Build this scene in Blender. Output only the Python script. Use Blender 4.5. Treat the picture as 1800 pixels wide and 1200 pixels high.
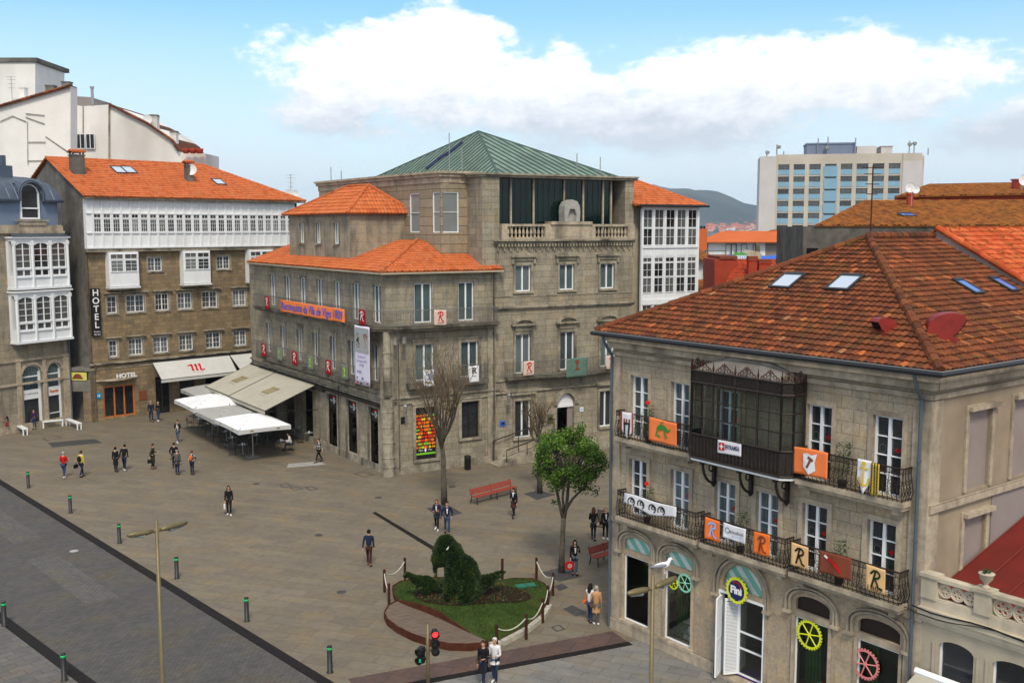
import bpy,bmesh,math,random
from math import radians as R,sin,cos,pi,sqrt,atan2
from mathutils import Vector,Matrix
random.seed(7)
for o in list(bpy.data.objects):bpy.data.objects.remove(o)
scene = bpy.context.scene
COL = scene.collection
# ---------------------------------------------------------------- camera
CAMH = 16.0
PITCH = math.atan(200/1800.)
cd = bpy.data.cameras.new('camera'); cam = bpy.data.objects.new('camera',cd); COL.objects.link(cam)
cam.location = (0,0,CAMH); cam.rotation_euler = (pi/2-PITCH,0,0)
cd.sensor_width = 36; cd.lens = 36.0; cd.clip_start = .5; cd.clip_end = 20000
scene.camera = cam
scene.render.resolution_x = 1024; scene.render.resolution_y = 682
scene.view_settings.view_transform = 'Standard'; scene.view_settings.look = 'None'
scene.view_settings.exposure = 0.40; scene.view_settings.gamma = 1.0
# ---------------------------------------------------------------- sky and sun
SUN_EL,SUN_AZ = 50.0,174.0 # azimuth measured clockwise from +Y
world = bpy.data.worlds.new('World'); scene.world = world; world.use_nodes = True
def build_world():
 nt = world.node_tree; nt.nodes.clear(); N = nt.nodes.new; L = nt.links.new
 out = N('ShaderNodeOutputWorld'); bg = N('ShaderNodeBackground'); bg.inputs[1].default_value = .10
 sky = N('ShaderNodeTexSky'); sky.sky_type = 'NISHITA'; sky.sun_disc = False
 sky.sun_elevation = R(SUN_EL); sky.sun_rotation = R(SUN_AZ); sky.air_density = 1.15; sky.dust_density = .6; sky.ozone_density = 1.3
 tc = N('ShaderNodeTexCoord'); sep = N('ShaderNodeSeparateXYZ'); L(tc.outputs['Generated'],sep.inputs[0])
 def M(op,a,b=None,clamp=False):
  m = N('ShaderNodeMath'); m.operation = op; m.use_clamp = clamp
  for i,x in enumerate((a,b)):
   if x is None:continue
   if isinstance(x,(int,float)):m.inputs[i].default_value = x
   else:L(x,m.inputs[i])
  return m.outputs[0]
 X,Y,Z = sep.outputs
 az = M('ARCTAN2',X,Y); el = M('ARCSINE',Z)
 comb = N('ShaderNodeCombineXYZ'); L(az,comb.inputs[0]); L(M('MULTIPLY',el,1.7),comb.inputs[1])
 def noise(scale,detail,rough,off=0):
  mp = N('ShaderNodeMapping'); mp.inputs[1].default_value = (off,off*.7,0); L(comb.outputs[0],mp.inputs[0])
  n = N('ShaderNodeTexNoise'); n.inputs['Scale'].default_value = scale; n.inputs['Detail'].default_value = detail
  n.inputs['Roughness'].default_value = rough; L(mp.outputs[0],n.inputs[0]); return n.outputs[0]
 n1 = noise(11,10,.56,3.1); n2 = noise(34,9,.66,1.7)
 # cumulus banks: lens shaped mounds in azimuth / elevation (radians), flat base, billowed top
 def blob(a0,e0,ra,re):
  da = M('DIVIDE',M('SUBTRACT',az,a0),ra); de = M('DIVIDE',M('SUBTRACT',el,e0),re)
  return M('SUBTRACT',1.0,M('SQRT',M('ADD',M('MULTIPLY',da,da),M('MULTIPLY',de,de))))
 bl = None
 for b in ((-.11,.140,.115,.062),(-.07,.172,.075,.038),(-.16,.115,.08,.045),(.05,.110,.13,.048),(.20,.120,.15,.052),(.32,.125,.12,.052),(.29,.150,.09,.028),(.12,.10,.25,.035),(.47,.085,.10,.03),(-.285,.218,.040,.010),(-.15,.232,.05,.008),(.02,.13,.08,.04),(.75,.20,.25,.12),(-.9,.25,.3,.12),(1.5,.3,.3,.2),(-1.8,.35,.4,.2),(2.6,.4,.5,.3),(-2.8,.3,.4,.2)):
  s = blob(*b)
  bl = s if bl is None else M('MAXIMUM',bl,s)
 d = M('ADD',M('ADD',bl,M('MULTIPLY',M('SUBTRACT',n1,.5),2.1)),M('MULTIPLY',M('SUBTRACT',n2,.5),1.1))
 mr = N('ShaderNodeMapRange'); mr.interpolation_type = 'SMOOTHSTEP'; L(d,mr.inputs[0]); mr.inputs[1].default_value = -.10; L(M('ADD',.34,M('MULTIPLY',M('MAXIMUM',M('SUBTRACT',.135,el),0.0),6.5)),mr.inputs[2])
 # thin veil low over the horizon
 vn = noise(3.2,6,.6,9.0)
 lowr = N('ShaderNodeMapRange'); L(el,lowr.inputs[0]); lowr.inputs[1].default_value = .20; lowr.inputs[2].default_value = .06; lowr.inputs[3].default_value = .05; lowr.inputs[4].default_value = .95
 veil = M('MULTIPLY',lowr.outputs[0],M('ADD',.35,M('MULTIPLY',vn,1.25)),True)
 tint = N('ShaderNodeMix'); tint.data_type = 'RGBA'; tint.blend_type = 'MULTIPLY'; tint.inputs[0].default_value = 1
 L(sky.outputs[0],tint.inputs[6]); tint.inputs[7].default_value = (.80,1.18,1.42,1)
 mx1 = N('ShaderNodeMix'); mx1.data_type = 'RGBA'; L(veil,mx1.inputs[0]); L(tint.outputs[2],mx1.inputs[6]); mx1.inputs[7].default_value = (6.5,7.4,7.9,1)
 # cloud shade: whiter on top, greyer toward its base
 shade = M('ADD',M('MULTIPLY',M('SUBTRACT',el,.085),14),M('MULTIPLY',M('SUBTRACT',n2,.5),1.5),True)
 cc = N('ShaderNodeMix'); cc.data_type = 'RGBA'; L(shade,cc.inputs[0]); cc.inputs[6].default_value = (5.5,6.0,6.7,1); cc.inputs[7].default_value = (10.2,10.2,10.1,1)
 mx2 = N('ShaderNodeMix'); mx2.data_type = 'RGBA'; L(mr.outputs[0],mx2.inputs[0]); L(mx1.outputs[2],mx2.inputs[6]); L(cc.outputs[2],mx2.inputs[7])
 # unseen cloud deck added overhead to brighten and neutralise the ambient light
 oh = N('ShaderNodeMapRange'); L(el,oh.inputs[0]); oh.inputs[1].default_value = .30; oh.inputs[2].default_value = .55; oh.inputs[4].default_value = .62
 mx3 = N('ShaderNodeMix'); mx3.data_type = 'RGBA'; L(M('MULTIPLY',oh.outputs[0],M('ADD',.4,noise(3,5,.55,5.0)),True),mx3.inputs[0]); L(mx2.outputs[2],mx3.inputs[6]); mx3.inputs[7].default_value = (9.6,9.2,8.7,1)
 L(mx3.outputs[2],bg.inputs[0]); L(bg.outputs[0],out.inputs[0])
build_world()
sl = bpy.data.lights.new('sun','SUN'); sun = bpy.data.objects.new('sun',sl); COL.objects.link(sun)
sl.energy = 2.2; sl.angle = R(12); sl.color = (1,.88,.69)
_d = Vector((sin(R(SUN_AZ))*cos(R(SUN_EL)),cos(R(SUN_AZ))*cos(R(SUN_EL)),sin(R(SUN_EL))))
sun.rotation_euler = _d.to_track_quat('Z','Y').to_euler(); sun.location = (0,0,60)
# ---------------------------------------------------------------- helpers
_F = Vector((0,cos(PITCH),-sin(PITCH))); _U = Vector((0,sin(PITCH),cos(PITCH)))
def ray(u,v):return Vector((u-900.,0,0))+_F*1800+_U*(600-v)
def G(u,v,z=0.): # survey of the place: where a sight line meets the level z
 d = ray(u,v); t = (z-CAMH)/d.z; return Vector((d.x*t,d.y*t,z))
def GY(u,v,Y): # ... or the vertical plane at distance Y
 d = ray(u,v); t = Y/d.y; return Vector((d.x*t,Y,CAMH+d.z*t))
class Fr: # a wall frame: s along, o outward, z up
 def __init__(s,A,ang):
  a = R(ang); s.ang = a; s.A = Vector((A[0],A[1])); s.e = Vector((cos(a),sin(a))); s.o = Vector((sin(a),-cos(a)))
 def P(f,s,o,z):
  q = f.A+f.e*s+f.o*o; return Vector((q.x,q.y,z))
 def sub(f,s,o,dang=0):q = f.P(s,o,0); return Fr((q.x,q.y),math.degrees(f.ang)+dang)
LF = Fr((0,0),0)
class MB:
 def __init__(s):s.v = []; s.f = []; s.uv = []; s.m = []
 def face(s,pts,m=0,uv=None):
  b = len(s.v); s.v += [Vector(p) for p in pts]; s.f.append(tuple(range(b,b+len(pts)))); s.m.append(m)
  s.uv.append(uv if uv else [(0,0)]*len(pts))
 def fq(s,fr,s0,s1,z0,z1,o=0,m=0):
  s.face([fr.P(s0,o,z0),fr.P(s1,o,z0),fr.P(s1,o,z1),fr.P(s0,o,z1)],m,[(s0,z0),(s1,z0),(s1,z1),(s0,z1)])
 def box(s,fr,s0,s1,o0,o1,z0,z1,m=0):
  P = fr.P
  s.face([P(s0,o1,z0),P(s1,o1,z0),P(s1,o1,z1),P(s0,o1,z1)],m,[(s0,z0),(s1,z0),(s1,z1),(s0,z1)])
  s.face([P(s1,o0,z0),P(s0,o0,z0),P(s0,o0,z1),P(s1,o0,z1)],m,[(s1,z0),(s0,z0),(s0,z1),(s1,z1)])
  s.face([P(s1,o1,z0),P(s1,o0,z0),P(s1,o0,z1),P(s1,o1,z1)],m,[(o1,z0),(o0,z0),(o0,z1),(o1,z1)])
  s.face([P(s0,o0,z0),P(s0,o1,z0),P(s0,o1,z1),P(s0,o0,z1)],m,[(o0,z0),(o1,z0),(o1,z1),(o0,z1)])
  s.face([P(s0,o1,z1),P(s1,o1,z1),P(s1,o0,z1),P(s0,o0,z1)],m,[(s0,o1),(s1,o1),(s1,o0),(s0,o0)])
  s.face([P(s0,o0,z0),P(s1,o0,z0),P(s1,o1,z0),P(s0,o1,z0)],m,[(s0,o0),(s1,o0),(s1,o1),(s0,o1)])
 def prism(s,pts,d,m=0): # polygon pushed along vector d, closed
  n = len(pts); d = Vector(d); pts = [Vector(p) for p in pts]; q = [p+d for p in pts]
  s.face(pts,m,[(p.x,p.z) for p in pts]); s.face(q[::-1],m,[(p.x,p.z) for p in q[::-1]])
  for i in range(n):
   j = (i+1)%n; L = (pts[j]-pts[i]).length
   s.face([pts[i],q[i],q[j],pts[j]],m,[(0,0),(d.length,0),(d.length,L),(0,L)])
 def tube(s,pts,rad,n=7,m=0,cap=True):
  pts = [Vector(p) for p in pts]
  if not hasattr(rad,'__len__'):rad = [rad]*len(pts)
  rings = []; a = None
  for i,p in enumerate(pts):
   t = (pts[min(i+1,len(pts)-1)]-pts[max(i-1,0)])
   if t.length<1e-9:t = Vector((0,0,1))
   t.normalize()
   if a is None:a = t.cross(Vector((0,0,1)) if abs(t.z)<.95 else Vector((1,0,0)))
   a = a-t*a.dot(t)
   if a.length<1e-6:a = t.orthogonal()
   a.normalize(); b = t.cross(a)
   k = len(s.v); rings.append(k)
   for j in range(n):
    w = 2*pi*j/n; s.v.append(p+(a*cos(w)+b*sin(w))*rad[i])
  for i in range(len(pts)-1):
   for j in range(n):
    k = (j+1)%n; s.f.append((rings[i]+j,rings[i]+k,rings[i+1]+k,rings[i+1]+j)); s.m.append(m); s.uv.append([(0,0)]*4)
  if cap:
   s.f.append(tuple(rings[0]+j for j in reversed(range(n)))); s.m.append(m); s.uv.append([(0,0)]*n)
   s.f.append(tuple(rings[-1]+j for j in range(n))); s.m.append(m); s.uv.append([(0,0)]*n)
 def lathe(s,c,prof,n=12,m=0,sx=1,sy=1): # prof: (r, z)
  c = Vector(c); k0 = len(s.v)
  for r,z in prof:
   for j in range(n):
    w = 2*pi*j/n; s.v.append(c+Vector((r*cos(w)*sx,r*sin(w)*sy,z)))
  for i in range(len(prof)-1):
   for j in range(n):
    k = (j+1)%n; a = k0+i*n; b = a+n
    s.f.append((a+j,a+k,b+k,b+j)); s.m.append(m); s.uv.append([(0,0)]*4)
  s.f.append(tuple(k0+j for j in reversed(range(n)))); s.m.append(m); s.uv.append([(0,0)]*n)
  k = k0+(len(prof)-1)*n; s.f.append(tuple(k+j for j in range(n))); s.m.append(m); s.uv.append([(0,0)]*n)
 def ribbon(s,pts,w,fn,m=0): # flat stroke in a 2-D drawing plane mapped by fn(x, z)
  for i in range(len(pts)-1):
   a = Vector(pts[i]); b = Vector(pts[i+1]); d = (b-a)
   if d.length<1e-6:continue
   d.normalize(); n = Vector((-d.y,d.x))*w/2; a = a-d*w*.25; b = b+d*w*.25
   s.face([fn(*(a-n)),fn(*(b-n)),fn(*(b+n)),fn(*(a+n))],m)
 def weld(s,d=4):
  k = {}; nv = []; mp = []
  for p in s.v:
   q = (round(p.x,d),round(p.y,d),round(p.z,d))
   if q not in k:k[q] = len(nv); nv.append(p)
   mp.append(k[q])
  s.v = nv; F = []; U = []; Mi = []
  for f,u,m in zip(s.f,s.uv,s.m):
   g = tuple(mp[i] for i in f)
   if len(set(g))==len(g):F.append(g); U.append(u); Mi.append(m)
  s.f,s.uv,s.m = F,U,Mi; return s
 def build(s,name,mats,parent=None,smooth=False,loc=None):
  me = bpy.data.meshes.new(name)
  off = Vector((0,0,0))
  if loc is not None:off = Vector(loc)
  elif parent is not None and not parent.get('_local'):off = wloc(parent)
  me.from_pydata([p-off for p in s.v],[],s.f)
  if not isinstance(mats,(list,tuple)):mats = [mats]
  for x in mats:me.materials.append(x)
  me.polygons.foreach_set('material_index',s.m)
  uvl = me.uv_layers.new(name='UVMap'); flat = []
  for u in s.uv:
   for p in u:flat += [p[0],p[1]]
  uvl.data.foreach_set('uv',flat)
  if smooth:me.polygons.foreach_set('use_smooth',[True]*len(me.polygons))
  me.update(); o = bpy.data.objects.new(name,me); COL.objects.link(o)
  if parent is not None:o.parent = parent
  if loc is not None:o.location = off-(wloc(parent) if parent is not None and not parent.get('_local') else Vector((0,0,0)))
  return o
def wloc(o):
 l = Vector(o.location)
 while o.parent is not None:o = o.parent; l += Vector(o.location)
 return l
def tag(o,label,cat,group=None,kind=None):
 if label:o['label'] = label
 if cat:o['category'] = cat
 if group:o['group'] = group
 if kind:o['kind'] = kind
 return o
def thing(name,label,cat,loc=(0,0,0),rz=0,group=None,local=False):
 o = bpy.data.objects.new(name,None); COL.objects.link(o); o.location = loc; o.rotation_euler = (0,0,rz); o.empty_display_size = .3
 if local:o['_local'] = 1
 return tag(o,label,cat,group)
def kids(o):return [c for c in list(COL.objects) if c.parent==o]
def dup(o,loc,rz=0,label=None,parent=None,scale=None,_k=None):
 c = o.copy(); COL.objects.link(c); c.location = loc; c.rotation_euler = (0,0,rz)
 if scale:c.scale = scale
 if label:c['label'] = label
 if parent is not None:c.parent = parent
 for ch in (_k or kids(o)):
  d = ch.copy(); COL.objects.link(d); d.parent = c
  for g in kids(ch):h = g.copy(); COL.objects.link(h); h.parent = d
 return c
 # ---------------------------------------------------------------- materials
MATS = {}
def nodes(m):
 nt = m.node_tree; return nt,nt.nodes.new,nt.links.new,nt.nodes['Principled BSDF']
def newmat(name,col=(.5,.5,.5),rough=.7,metal=0,spec=None):
 if spec is None:spec = .12 if rough>.6 else.35
 m = bpy.data.materials.new(name); m.use_nodes = True; b = m.node_tree.nodes['Principled BSDF']
 b.inputs['Base Color'].default_value = (*col,1); b.inputs['Roughness'].default_value = rough; b.inputs['Metallic'].default_value = metal
 b.inputs['Specular IOR Level'].default_value = spec
 MATS[name] = m; return m
def mixc(nt,fac,a,b,blend='MIX'):
 n = nt.nodes.new('ShaderNodeMix'); n.data_type = 'RGBA'; n.blend_type = blend
 for i,x in ((0,fac),(6,a),(7,b)):
  if isinstance(x,(int,float)):n.inputs[i].default_value = x
  elif isinstance(x,tuple):n.inputs[i].default_value = (*x[:3],1)
  else:nt.links.new(x,n.inputs[i])
 return n.outputs[2]
def ramp(nt,fac,stops,interp='LINEAR'):
 n = nt.nodes.new('ShaderNodeValToRGB'); cr = n.color_ramp; cr.interpolation = interp
 while len(cr.elements)<len(stops):cr.elements.new(.5)
 for e,(p,c) in zip(cr.elements,stops):e.position = p; e.color = (*c,1) if len(c)==3 else c
 nt.links.new(fac,n.inputs[0]); return n.outputs[0]
def noise(nt,vec,scale,detail=4,rough=.55,sc=(1,1,1)):
 mp = nt.nodes.new('ShaderNodeMapping'); mp.inputs[3].default_value = sc; nt.links.new(vec,mp.inputs[0])
 n = nt.nodes.new('ShaderNodeTexNoise'); n.inputs['Scale'].default_value = scale; n.inputs['Detail'].default_value = detail; n.inputs['Roughness'].default_value = rough
 nt.links.new(mp.outputs[0],n.inputs[0]); return n.outputs[0]
def geo(nt):
 g = nt.nodes.new('ShaderNodeNewGeometry'); return g.outputs['Position']
def bump(nt,h,dist=.02,strength=.5):
 b = nt.nodes.new('ShaderNodeBump'); b.inputs['Distance'].default_value = dist; b.inputs['Strength'].default_value = strength
 nt.links.new(h,b.inputs['Height']); nt.links.new(b.outputs[0],nt.nodes['Principled BSDF'].inputs['Normal'])
def worn(name,col,var=.25,rough=.75,scale=2.5,metal=0,dirt=None,bumpd=0):
 m = newmat(name,col,rough,metal); nt,N,L,b = nodes(m); p = geo(nt)
 n = noise(nt,p,scale,6,.6); n2 = noise(nt,p,scale*.3,3,.5,(1,1,.35))
 lo = tuple(c*(1-var) for c in col); hi = tuple(min(1,c*(1+var)) for c in col)
 c = ramp(nt,n,[(.3,lo),(.7,hi)])
 if dirt:
  f = ramp(nt,n2,[(.45,(0,0,0)),(.72,(1,1,1))]); f2 = nt.nodes.new('ShaderNodeMath'); f2.operation = 'MULTIPLY'; L(f,f2.inputs[0]); f2.inputs[1].default_value = dirt[1]
  c = mixc(nt,f2.outputs[0],c,dirt[0])
 L(c,b.inputs['Base Color'])
 if bumpd:bump(nt,n,bumpd)
 return m
def stone(name,c1,c2,mortar,bw=.85,bh=.38,dirt=(.05,.045,.035),dirtamt=.75,ms=.012,var=.5):
 m = newmat(name,c1,.88,0,.2); nt,N,L,b = nodes(m)
 uv = N('ShaderNodeUVMap'); uv.uv_map = 'UVMap'
 br = N('ShaderNodeTexBrick'); L(uv.outputs[0],br.inputs[0]); br.inputs['Scale'].default_value = 1
 br.inputs['Brick Width'].default_value = bw; br.inputs['Row Height'].default_value = bh; br.inputs['Mortar Size'].default_value = ms
 br.inputs['Mortar Smooth'].default_value = .3; br.inputs['Bias'].default_value = 0; br.offset = .5; br.squash = .7; br.squash_frequency = 3
 br.inputs['Color1'].default_value = (*c1,1); br.inputs['Color2'].default_value = (*c2,1); br.inputs['Mortar'].default_value = (*mortar,1)
 p = geo(nt)
 fine = noise(nt,p,9,6,.65); big = noise(nt,p,.42,5,.6); st = noise(nt,p,2.0,5,.6,(1,1,.16)); mid = noise(nt,p,1.6,5,.62)
 warm = ramp(nt,mid,[(.35,(.86,.87,.88)),(.5,(1,1,1)),(.68,(1.12,1.02,.86))])
 c = mixc(nt,1.0,br.outputs[0],warm,'MULTIPLY')
 c = mixc(nt,1.0,c,ramp(nt,fine,[(.25,(.70,.70,.70)),(.75,(1.22,1.22,1.22))]),'MULTIPLY')
 f = ramp(nt,st,[(.48,(0,0,0)),(.72,(dirtamt,)*3)]); c = mixc(nt,f,c,dirt)
 f = ramp(nt,big,[(.50,(0,0,0)),(.72,(dirtamt*.8,)*3)]); c = mixc(nt,f,c,tuple(x*1.3 for x in dirt))
 L(c,b.inputs['Base Color'])
 h = N('ShaderNodeMath'); h.operation = 'SUBTRACT'; L(fine,h.inputs[0]); L(br.outputs['Fac'],h.inputs[1]); bump(nt,h.outputs[0],.02,.55)
 return m
def tiles(name,stops,moss=(.16,.13,.03),mossamt=.5,mscale=1.2,rough=.85,dark=.3):
 m = newmat(name,(.4,.1,.03),rough,0,.15); nt,N,L,b = nodes(m)
 at = N('ShaderNodeAttribute'); at.attribute_name = 'rnd'; c = ramp(nt,at.outputs['Fac'],stops)
 p = geo(nt); n = noise(nt,p,mscale,7,.65); f = noise(nt,p,14,4,.6); n3 = noise(nt,p,.45,4,.55)
 c = mixc(nt,1.0,c,ramp(nt,f,[(.3,(.72,.72,.72)),(.7,(1.2,1.2,1.2))]),'MULTIPLY')
 c = mixc(nt,ramp(nt,n,[(.52,(0,0,0)),(.75,(mossamt,)*3)]),c,moss)
 c = mixc(nt,ramp(nt,n3,[(.5,(0,0,0)),(.75,(dark,)*3)]),c,(.045,.03,.02))
 L(c,b.inputs['Base Color']); bump(nt,f,.01,.4); return m
def pane(name,c1,c2,rough=.06,spec=.7,folds=True):
 m = newmat(name,c1,rough,0,spec); nt,N,L,b = nodes(m)
 oi = N('ShaderNodeObjectInfo'); p = geo(nt)
 n = noise(nt,p,1.3,3,.5)
 a = N('ShaderNodeMath'); a.operation = 'ADD'; L(oi.outputs['Random'],a.inputs[0]); L(n,a.inputs[1])
 h = N('ShaderNodeMath'); h.operation = 'MULTIPLY'; L(a.outputs[0],h.inputs[0]); h.inputs[1].default_value = .5
 c = ramp(nt,h.outputs[0],[(.25,c1),(.75,c2)])
 if folds:
  tc = N('ShaderNodeTexCoord'); w = N('ShaderNodeTexWave'); w.inputs['Scale'].default_value = 2.2; w.inputs['Distortion'].default_value = 3; w.inputs['Detail'].default_value = 2
  L(tc.outputs['Object'],w.inputs[0]); c = mixc(nt,.35,c,mixc(nt,1.0,c,w.outputs[0],'MULTIPLY'))
 L(c,b.inputs['Base Color']); return m
M = {}
M['granite'] = stone('granite_museum',(.345,.31,.24),(.265,.235,.178),(.14,.12,.09),.95,.42,(.09,.078,.06),.55,.011)
M['granite_smooth'] = stone('granite_dressed',(.34,.30,.23),(.29,.255,.195),(.17,.145,.11),1.6,.6,(.06,.052,.04),.7,.006)
M['granite_hotel'] = stone('granite_hotel',(.29,.215,.125),(.185,.14,.088),(.13,.10,.066),.75,.33,(.08,.065,.045),.38)
M['granite_tower'] = stone('granite_tower',(.36,.295,.21),(.27,.225,.16),(.06,.05,.04),6.,.62,(.10,.085,.065),.35,.02)
M['granite_house'] = stone('granite_house',(.43,.36,.265),(.35,.29,.21),(.18,.145,.11),.9,.40,(.13,.10,.075),.42,.009)
M['granite_trim'] = worn('granite_trim',(.31,.275,.21),.3,.88,3.5,dirt=((.045,.04,.035),.85),bumpd=.01)
M['granite_trim_house'] = worn('granite_trim_house',(.40,.335,.25),.22,.88,4,dirt=((.07,.06,.05),.6),bumpd=.008)
M['cornice_dark'] = worn('weathered_cornice',(.13,.115,.09),.45,.9,3,dirt=((.02,.018,.016),.8),bumpd=.01)
M['plaster_side'] = worn('ochre_plaster',(.33,.265,.19),.12,.9,1.2,dirt=((.16,.12,.085),.6))
M['plaster_grey'] = worn('grey_plaster',(.26,.225,.21),.08,.9,1.0,dirt=((.18,.15,.14),.4))
M['blind_infill'] = worn('window_infill',(.27,.225,.205),.08,.9,1.0)
M['party_white'] = worn('party_wall_white',(.74,.725,.70),.07,.9,.5,dirt=((.33,.31,.28),.55))
M['party_grey'] = worn('party_wall_grey',(.17,.16,.145),.3,.95,1.2,dirt=((.05,.045,.04),.7))
M['concrete_dark'] = worn('dark_rendered_wall',(.085,.08,.07),.5,.95,1.3,dirt=((.16,.155,.14),.5))
M['cream'] = worn('cream_render',(.40,.35,.27),.12,.9,1.5,dirt=((.2,.165,.12),.45))
M['white'] = worn('white_paint',(.72,.74,.76),.05,.5,3,dirt=((.5,.5,.5),.3))
M['white_clean'] = newmat('white_frame_paint',(.78,.80,.83),.45)
M['blue_wall'] = worn('slate_blue_render',(.16,.21,.30),.07,.8,.8)
M['zinc'] = worn('zinc_sheet',(.10,.125,.165),.15,.45,1.5,.6)
M['black_iron'] = newmat('black_iron',(.012,.010,.010),.5,.3)
M['brown_iron'] = worn('rusty_dark_iron',(.022,.014,.010),.4,.6,5)
M['grey_iron'] = worn('grey_iron',(.10,.10,.10),.3,.6,4)
M['granite_base'] = stone('granite_base_course',(.40,.325,.235),(.37,.30,.215),(.27,.215,.155),1.9,.75,(.15,.115,.08),.45,.007)
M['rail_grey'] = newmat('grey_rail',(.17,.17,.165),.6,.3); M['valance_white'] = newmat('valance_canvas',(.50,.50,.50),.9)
M['pipe_grey'] = newmat('blue_grey_pipe',(.09,.115,.14),.45,.2)
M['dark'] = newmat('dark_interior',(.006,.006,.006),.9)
M['wood_dark'] = worn('dark_wood',(.02,.016,.013),.3,.6,6)
M['pane_blue'] = pane('pane_blue_blind',(.045,.075,.085),(.13,.18,.19))
M['pane_dark'] = pane('pane_dark',(.006,.008,.010),(.03,.035,.04),folds=False)
M['pane_curtain'] = pane('pane_net_curtain',(.05,.06,.07),(.27,.29,.29))
M['pane_mix'] = pane('pane_old_glass',(.012,.012,.014),(.16,.165,.16))
M['pane_tower'] = pane('pane_far',(.01,.012,.015),(.08,.085,.09),folds=False)
M['green_glass'] = pane('dark_green_glass',(.001,.010,.008),(.003,.018,.014),.12,.35)
M['skylight'] = newmat('skylight_glass',(.42,.50,.60),.15,0,1.0)  # pale base colour stands in for the sky reflected in the glass
M['skylight_blue'] = newmat('skylight_blue_glass',(.07,.17,.50),.1,0,1.0)
M['skylight_frame'] = newmat('skylight_frame',(.035,.037,.04),.5,.4)
M['tile_orange'] = tiles('orange_tiles',[(0,(.40,.095,.03)),(.3,(.50,.135,.042)),(.75,(.55,.150,.05)),(1,(.48,.16,.065))],(.12,.045,.02),.45,2.6,dark=.12)
M['tile_house'] = tiles('mossy_red_tiles',[(0,(.085,.030,.016)),(.3,(.14,.044,.020)),(.75,(.195,.058,.024)),(.95,(.25,.075,.026)),(.985,(.42,.12,.035)),(1,(.26,.14,.07))],(.12,.085,.018),.7,1.6,dark=.4)
M['tile_next'] = tiles('orange_red_tiles',[(0,(.33,.055,.018)),(.5,(.48,.085,.025)),(1,(.60,.14,.05))],(.13,.12,.02),.7,2.0,dark=.1)
M['tile_moss'] = tiles('lichen_tiles',[(0,(.17,.06,.018)),(.5,(.29,.105,.024)),(1,(.38,.14,.03))],(.20,.125,.025),.7,1.3,dark=.25)
M['tile_red'] = tiles('red_tiles',[(0,(.28,.035,.015)),(.5,(.40,.06,.022)),(1,(.5,.09,.03))],(.2,.05,.02),.2,1.5,dark=.1)
M['roof_red_metal'] = worn('red_metal_roof',(.15,.014,.009),.18,.45,1.5,dirt=((.10,.02,.015),.4))
M['red_paint'] = worn('oxide_red_paint',(.33,.05,.025),.18,.7,1.5)
M['duct_red'] = worn('red_duct',(.22,.02,.015),.25,.4,3)
M['copper'] = worn('green_copper',(.17,.25,.205),.28,.6,1.3,.1,dirt=((.07,.10,.085),.6))
M['copper_rib'] = worn('copper_rib',(.05,.085,.07),.3,.6,2)
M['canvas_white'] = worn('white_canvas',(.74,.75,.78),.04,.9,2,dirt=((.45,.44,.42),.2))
M['canvas_grey'] = worn('grey_canvas',(.34,.34,.33),.06,.9,2)  # white parasol cloth darkened: shade put into its colour
M['canvas_beige'] = worn('beige_canvas',(.42,.40,.33),.06,.9,1.5,dirt=((.25,.23,.19),.35))
M['red_ink'] = newmat('red_ink',(.50,.012,.012),.7); M['gold_ink'] = newmat('gold_ink',(.25,.19,.06),.7)
M['black_ink'] = newmat('black_ink',(.012,.012,.014),.7); M['white_ink'] = newmat('white_ink',(.75,.75,.75),.7)
M['blue_ink'] = newmat('blue_ink',(.03,.11,.50),.7); M['green_ink'] = newmat('green_ink',(.05,.22,.04),.7); M['yellow_ink'] = newmat('yellow_ink',(.65,.45,.05),.7)
M['lime_ink'] = newmat('lime_ink',(.38,.55,.03),.7); M['purple_ink'] = newmat('purple_ink',(.18,.12,.35),.7); M['lightblue_ink'] = newmat('light_blue_ink',(.25,.45,.75),.7)
M['cloth_orange'] = worn('orange_cloth',(.78,.20,.06),.06,.9,3); M['cloth_orange_bright'] = worn('bright_orange_cloth',(.80,.17,.03),.06,.9,3)
M['cloth_white'] = worn('white_cloth',(.70,.70,.74),.04,.9,3); M['cloth_pink'] = worn('pale_pink_cloth',(.62,.47,.40),.05,.9,3)
M['cloth_tan'] = worn('tan_cloth',(.66,.42,.20),.06,.9,3); M['cloth_brown'] = worn('brown_cloth',(.20,.055,.03),.1,.9,3)
M['cloth_red'] = worn('wine_red_cloth',(.30,.012,.02),.1,.9,3); M['cloth_green'] = worn('grey_green_cloth',(.10,.17,.14),.15,.9,3)
M['cloth_grey'] = worn('grey_green_panel',(.16,.20,.15),.1,.9,3); M['cloth_pale'] = worn('pale_grey_print',(.33,.33,.32),.05,.9,3)
M['lilac'] = newmat('lilac_print',(.62,.60,.72),.8)
M['mint'] = newmat('mint_paint',(.22,.60,.48),.6); M['gear_yellow'] = newmat('gear_yellow',(.66,.72,.02),.6); M['gear_mint'] = newmat('gear_mint',(.26,.62,.46),.6); M['gear_pink'] = newmat('gear_pink',(.68,.22,.22),.6)
M['violet'] = newmat('violet_step',(.16,.06,.40),.6)
M['orange_wood'] = newmat('orange_wood',(.50,.14,.025),.45)
M['bench_wood'] = worn('red_bench_wood',(.28,.045,.025),.2,.55,5)
M['lamp_metal'] = worn('olive_lamp_metal',(.15,.12,.06),.15,.45,3,.3)
M['bollard'] = newmat('bollard_black',(.014,.014,.015),.45); M['green_band'] = newmat('green_reflector',(.01,.42,.12),.4)
M['corten'] = worn('corten_steel',(.075,.024,.012),.35,.8,3,dirt=((.05,.014,.008),.6))
M['post_wood'] = worn('dark_post_wood',(.05,.018,.012),.3,.7,6); M['rope'] = newmat('white_rope',(.52,.50,.44),.9)
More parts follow.
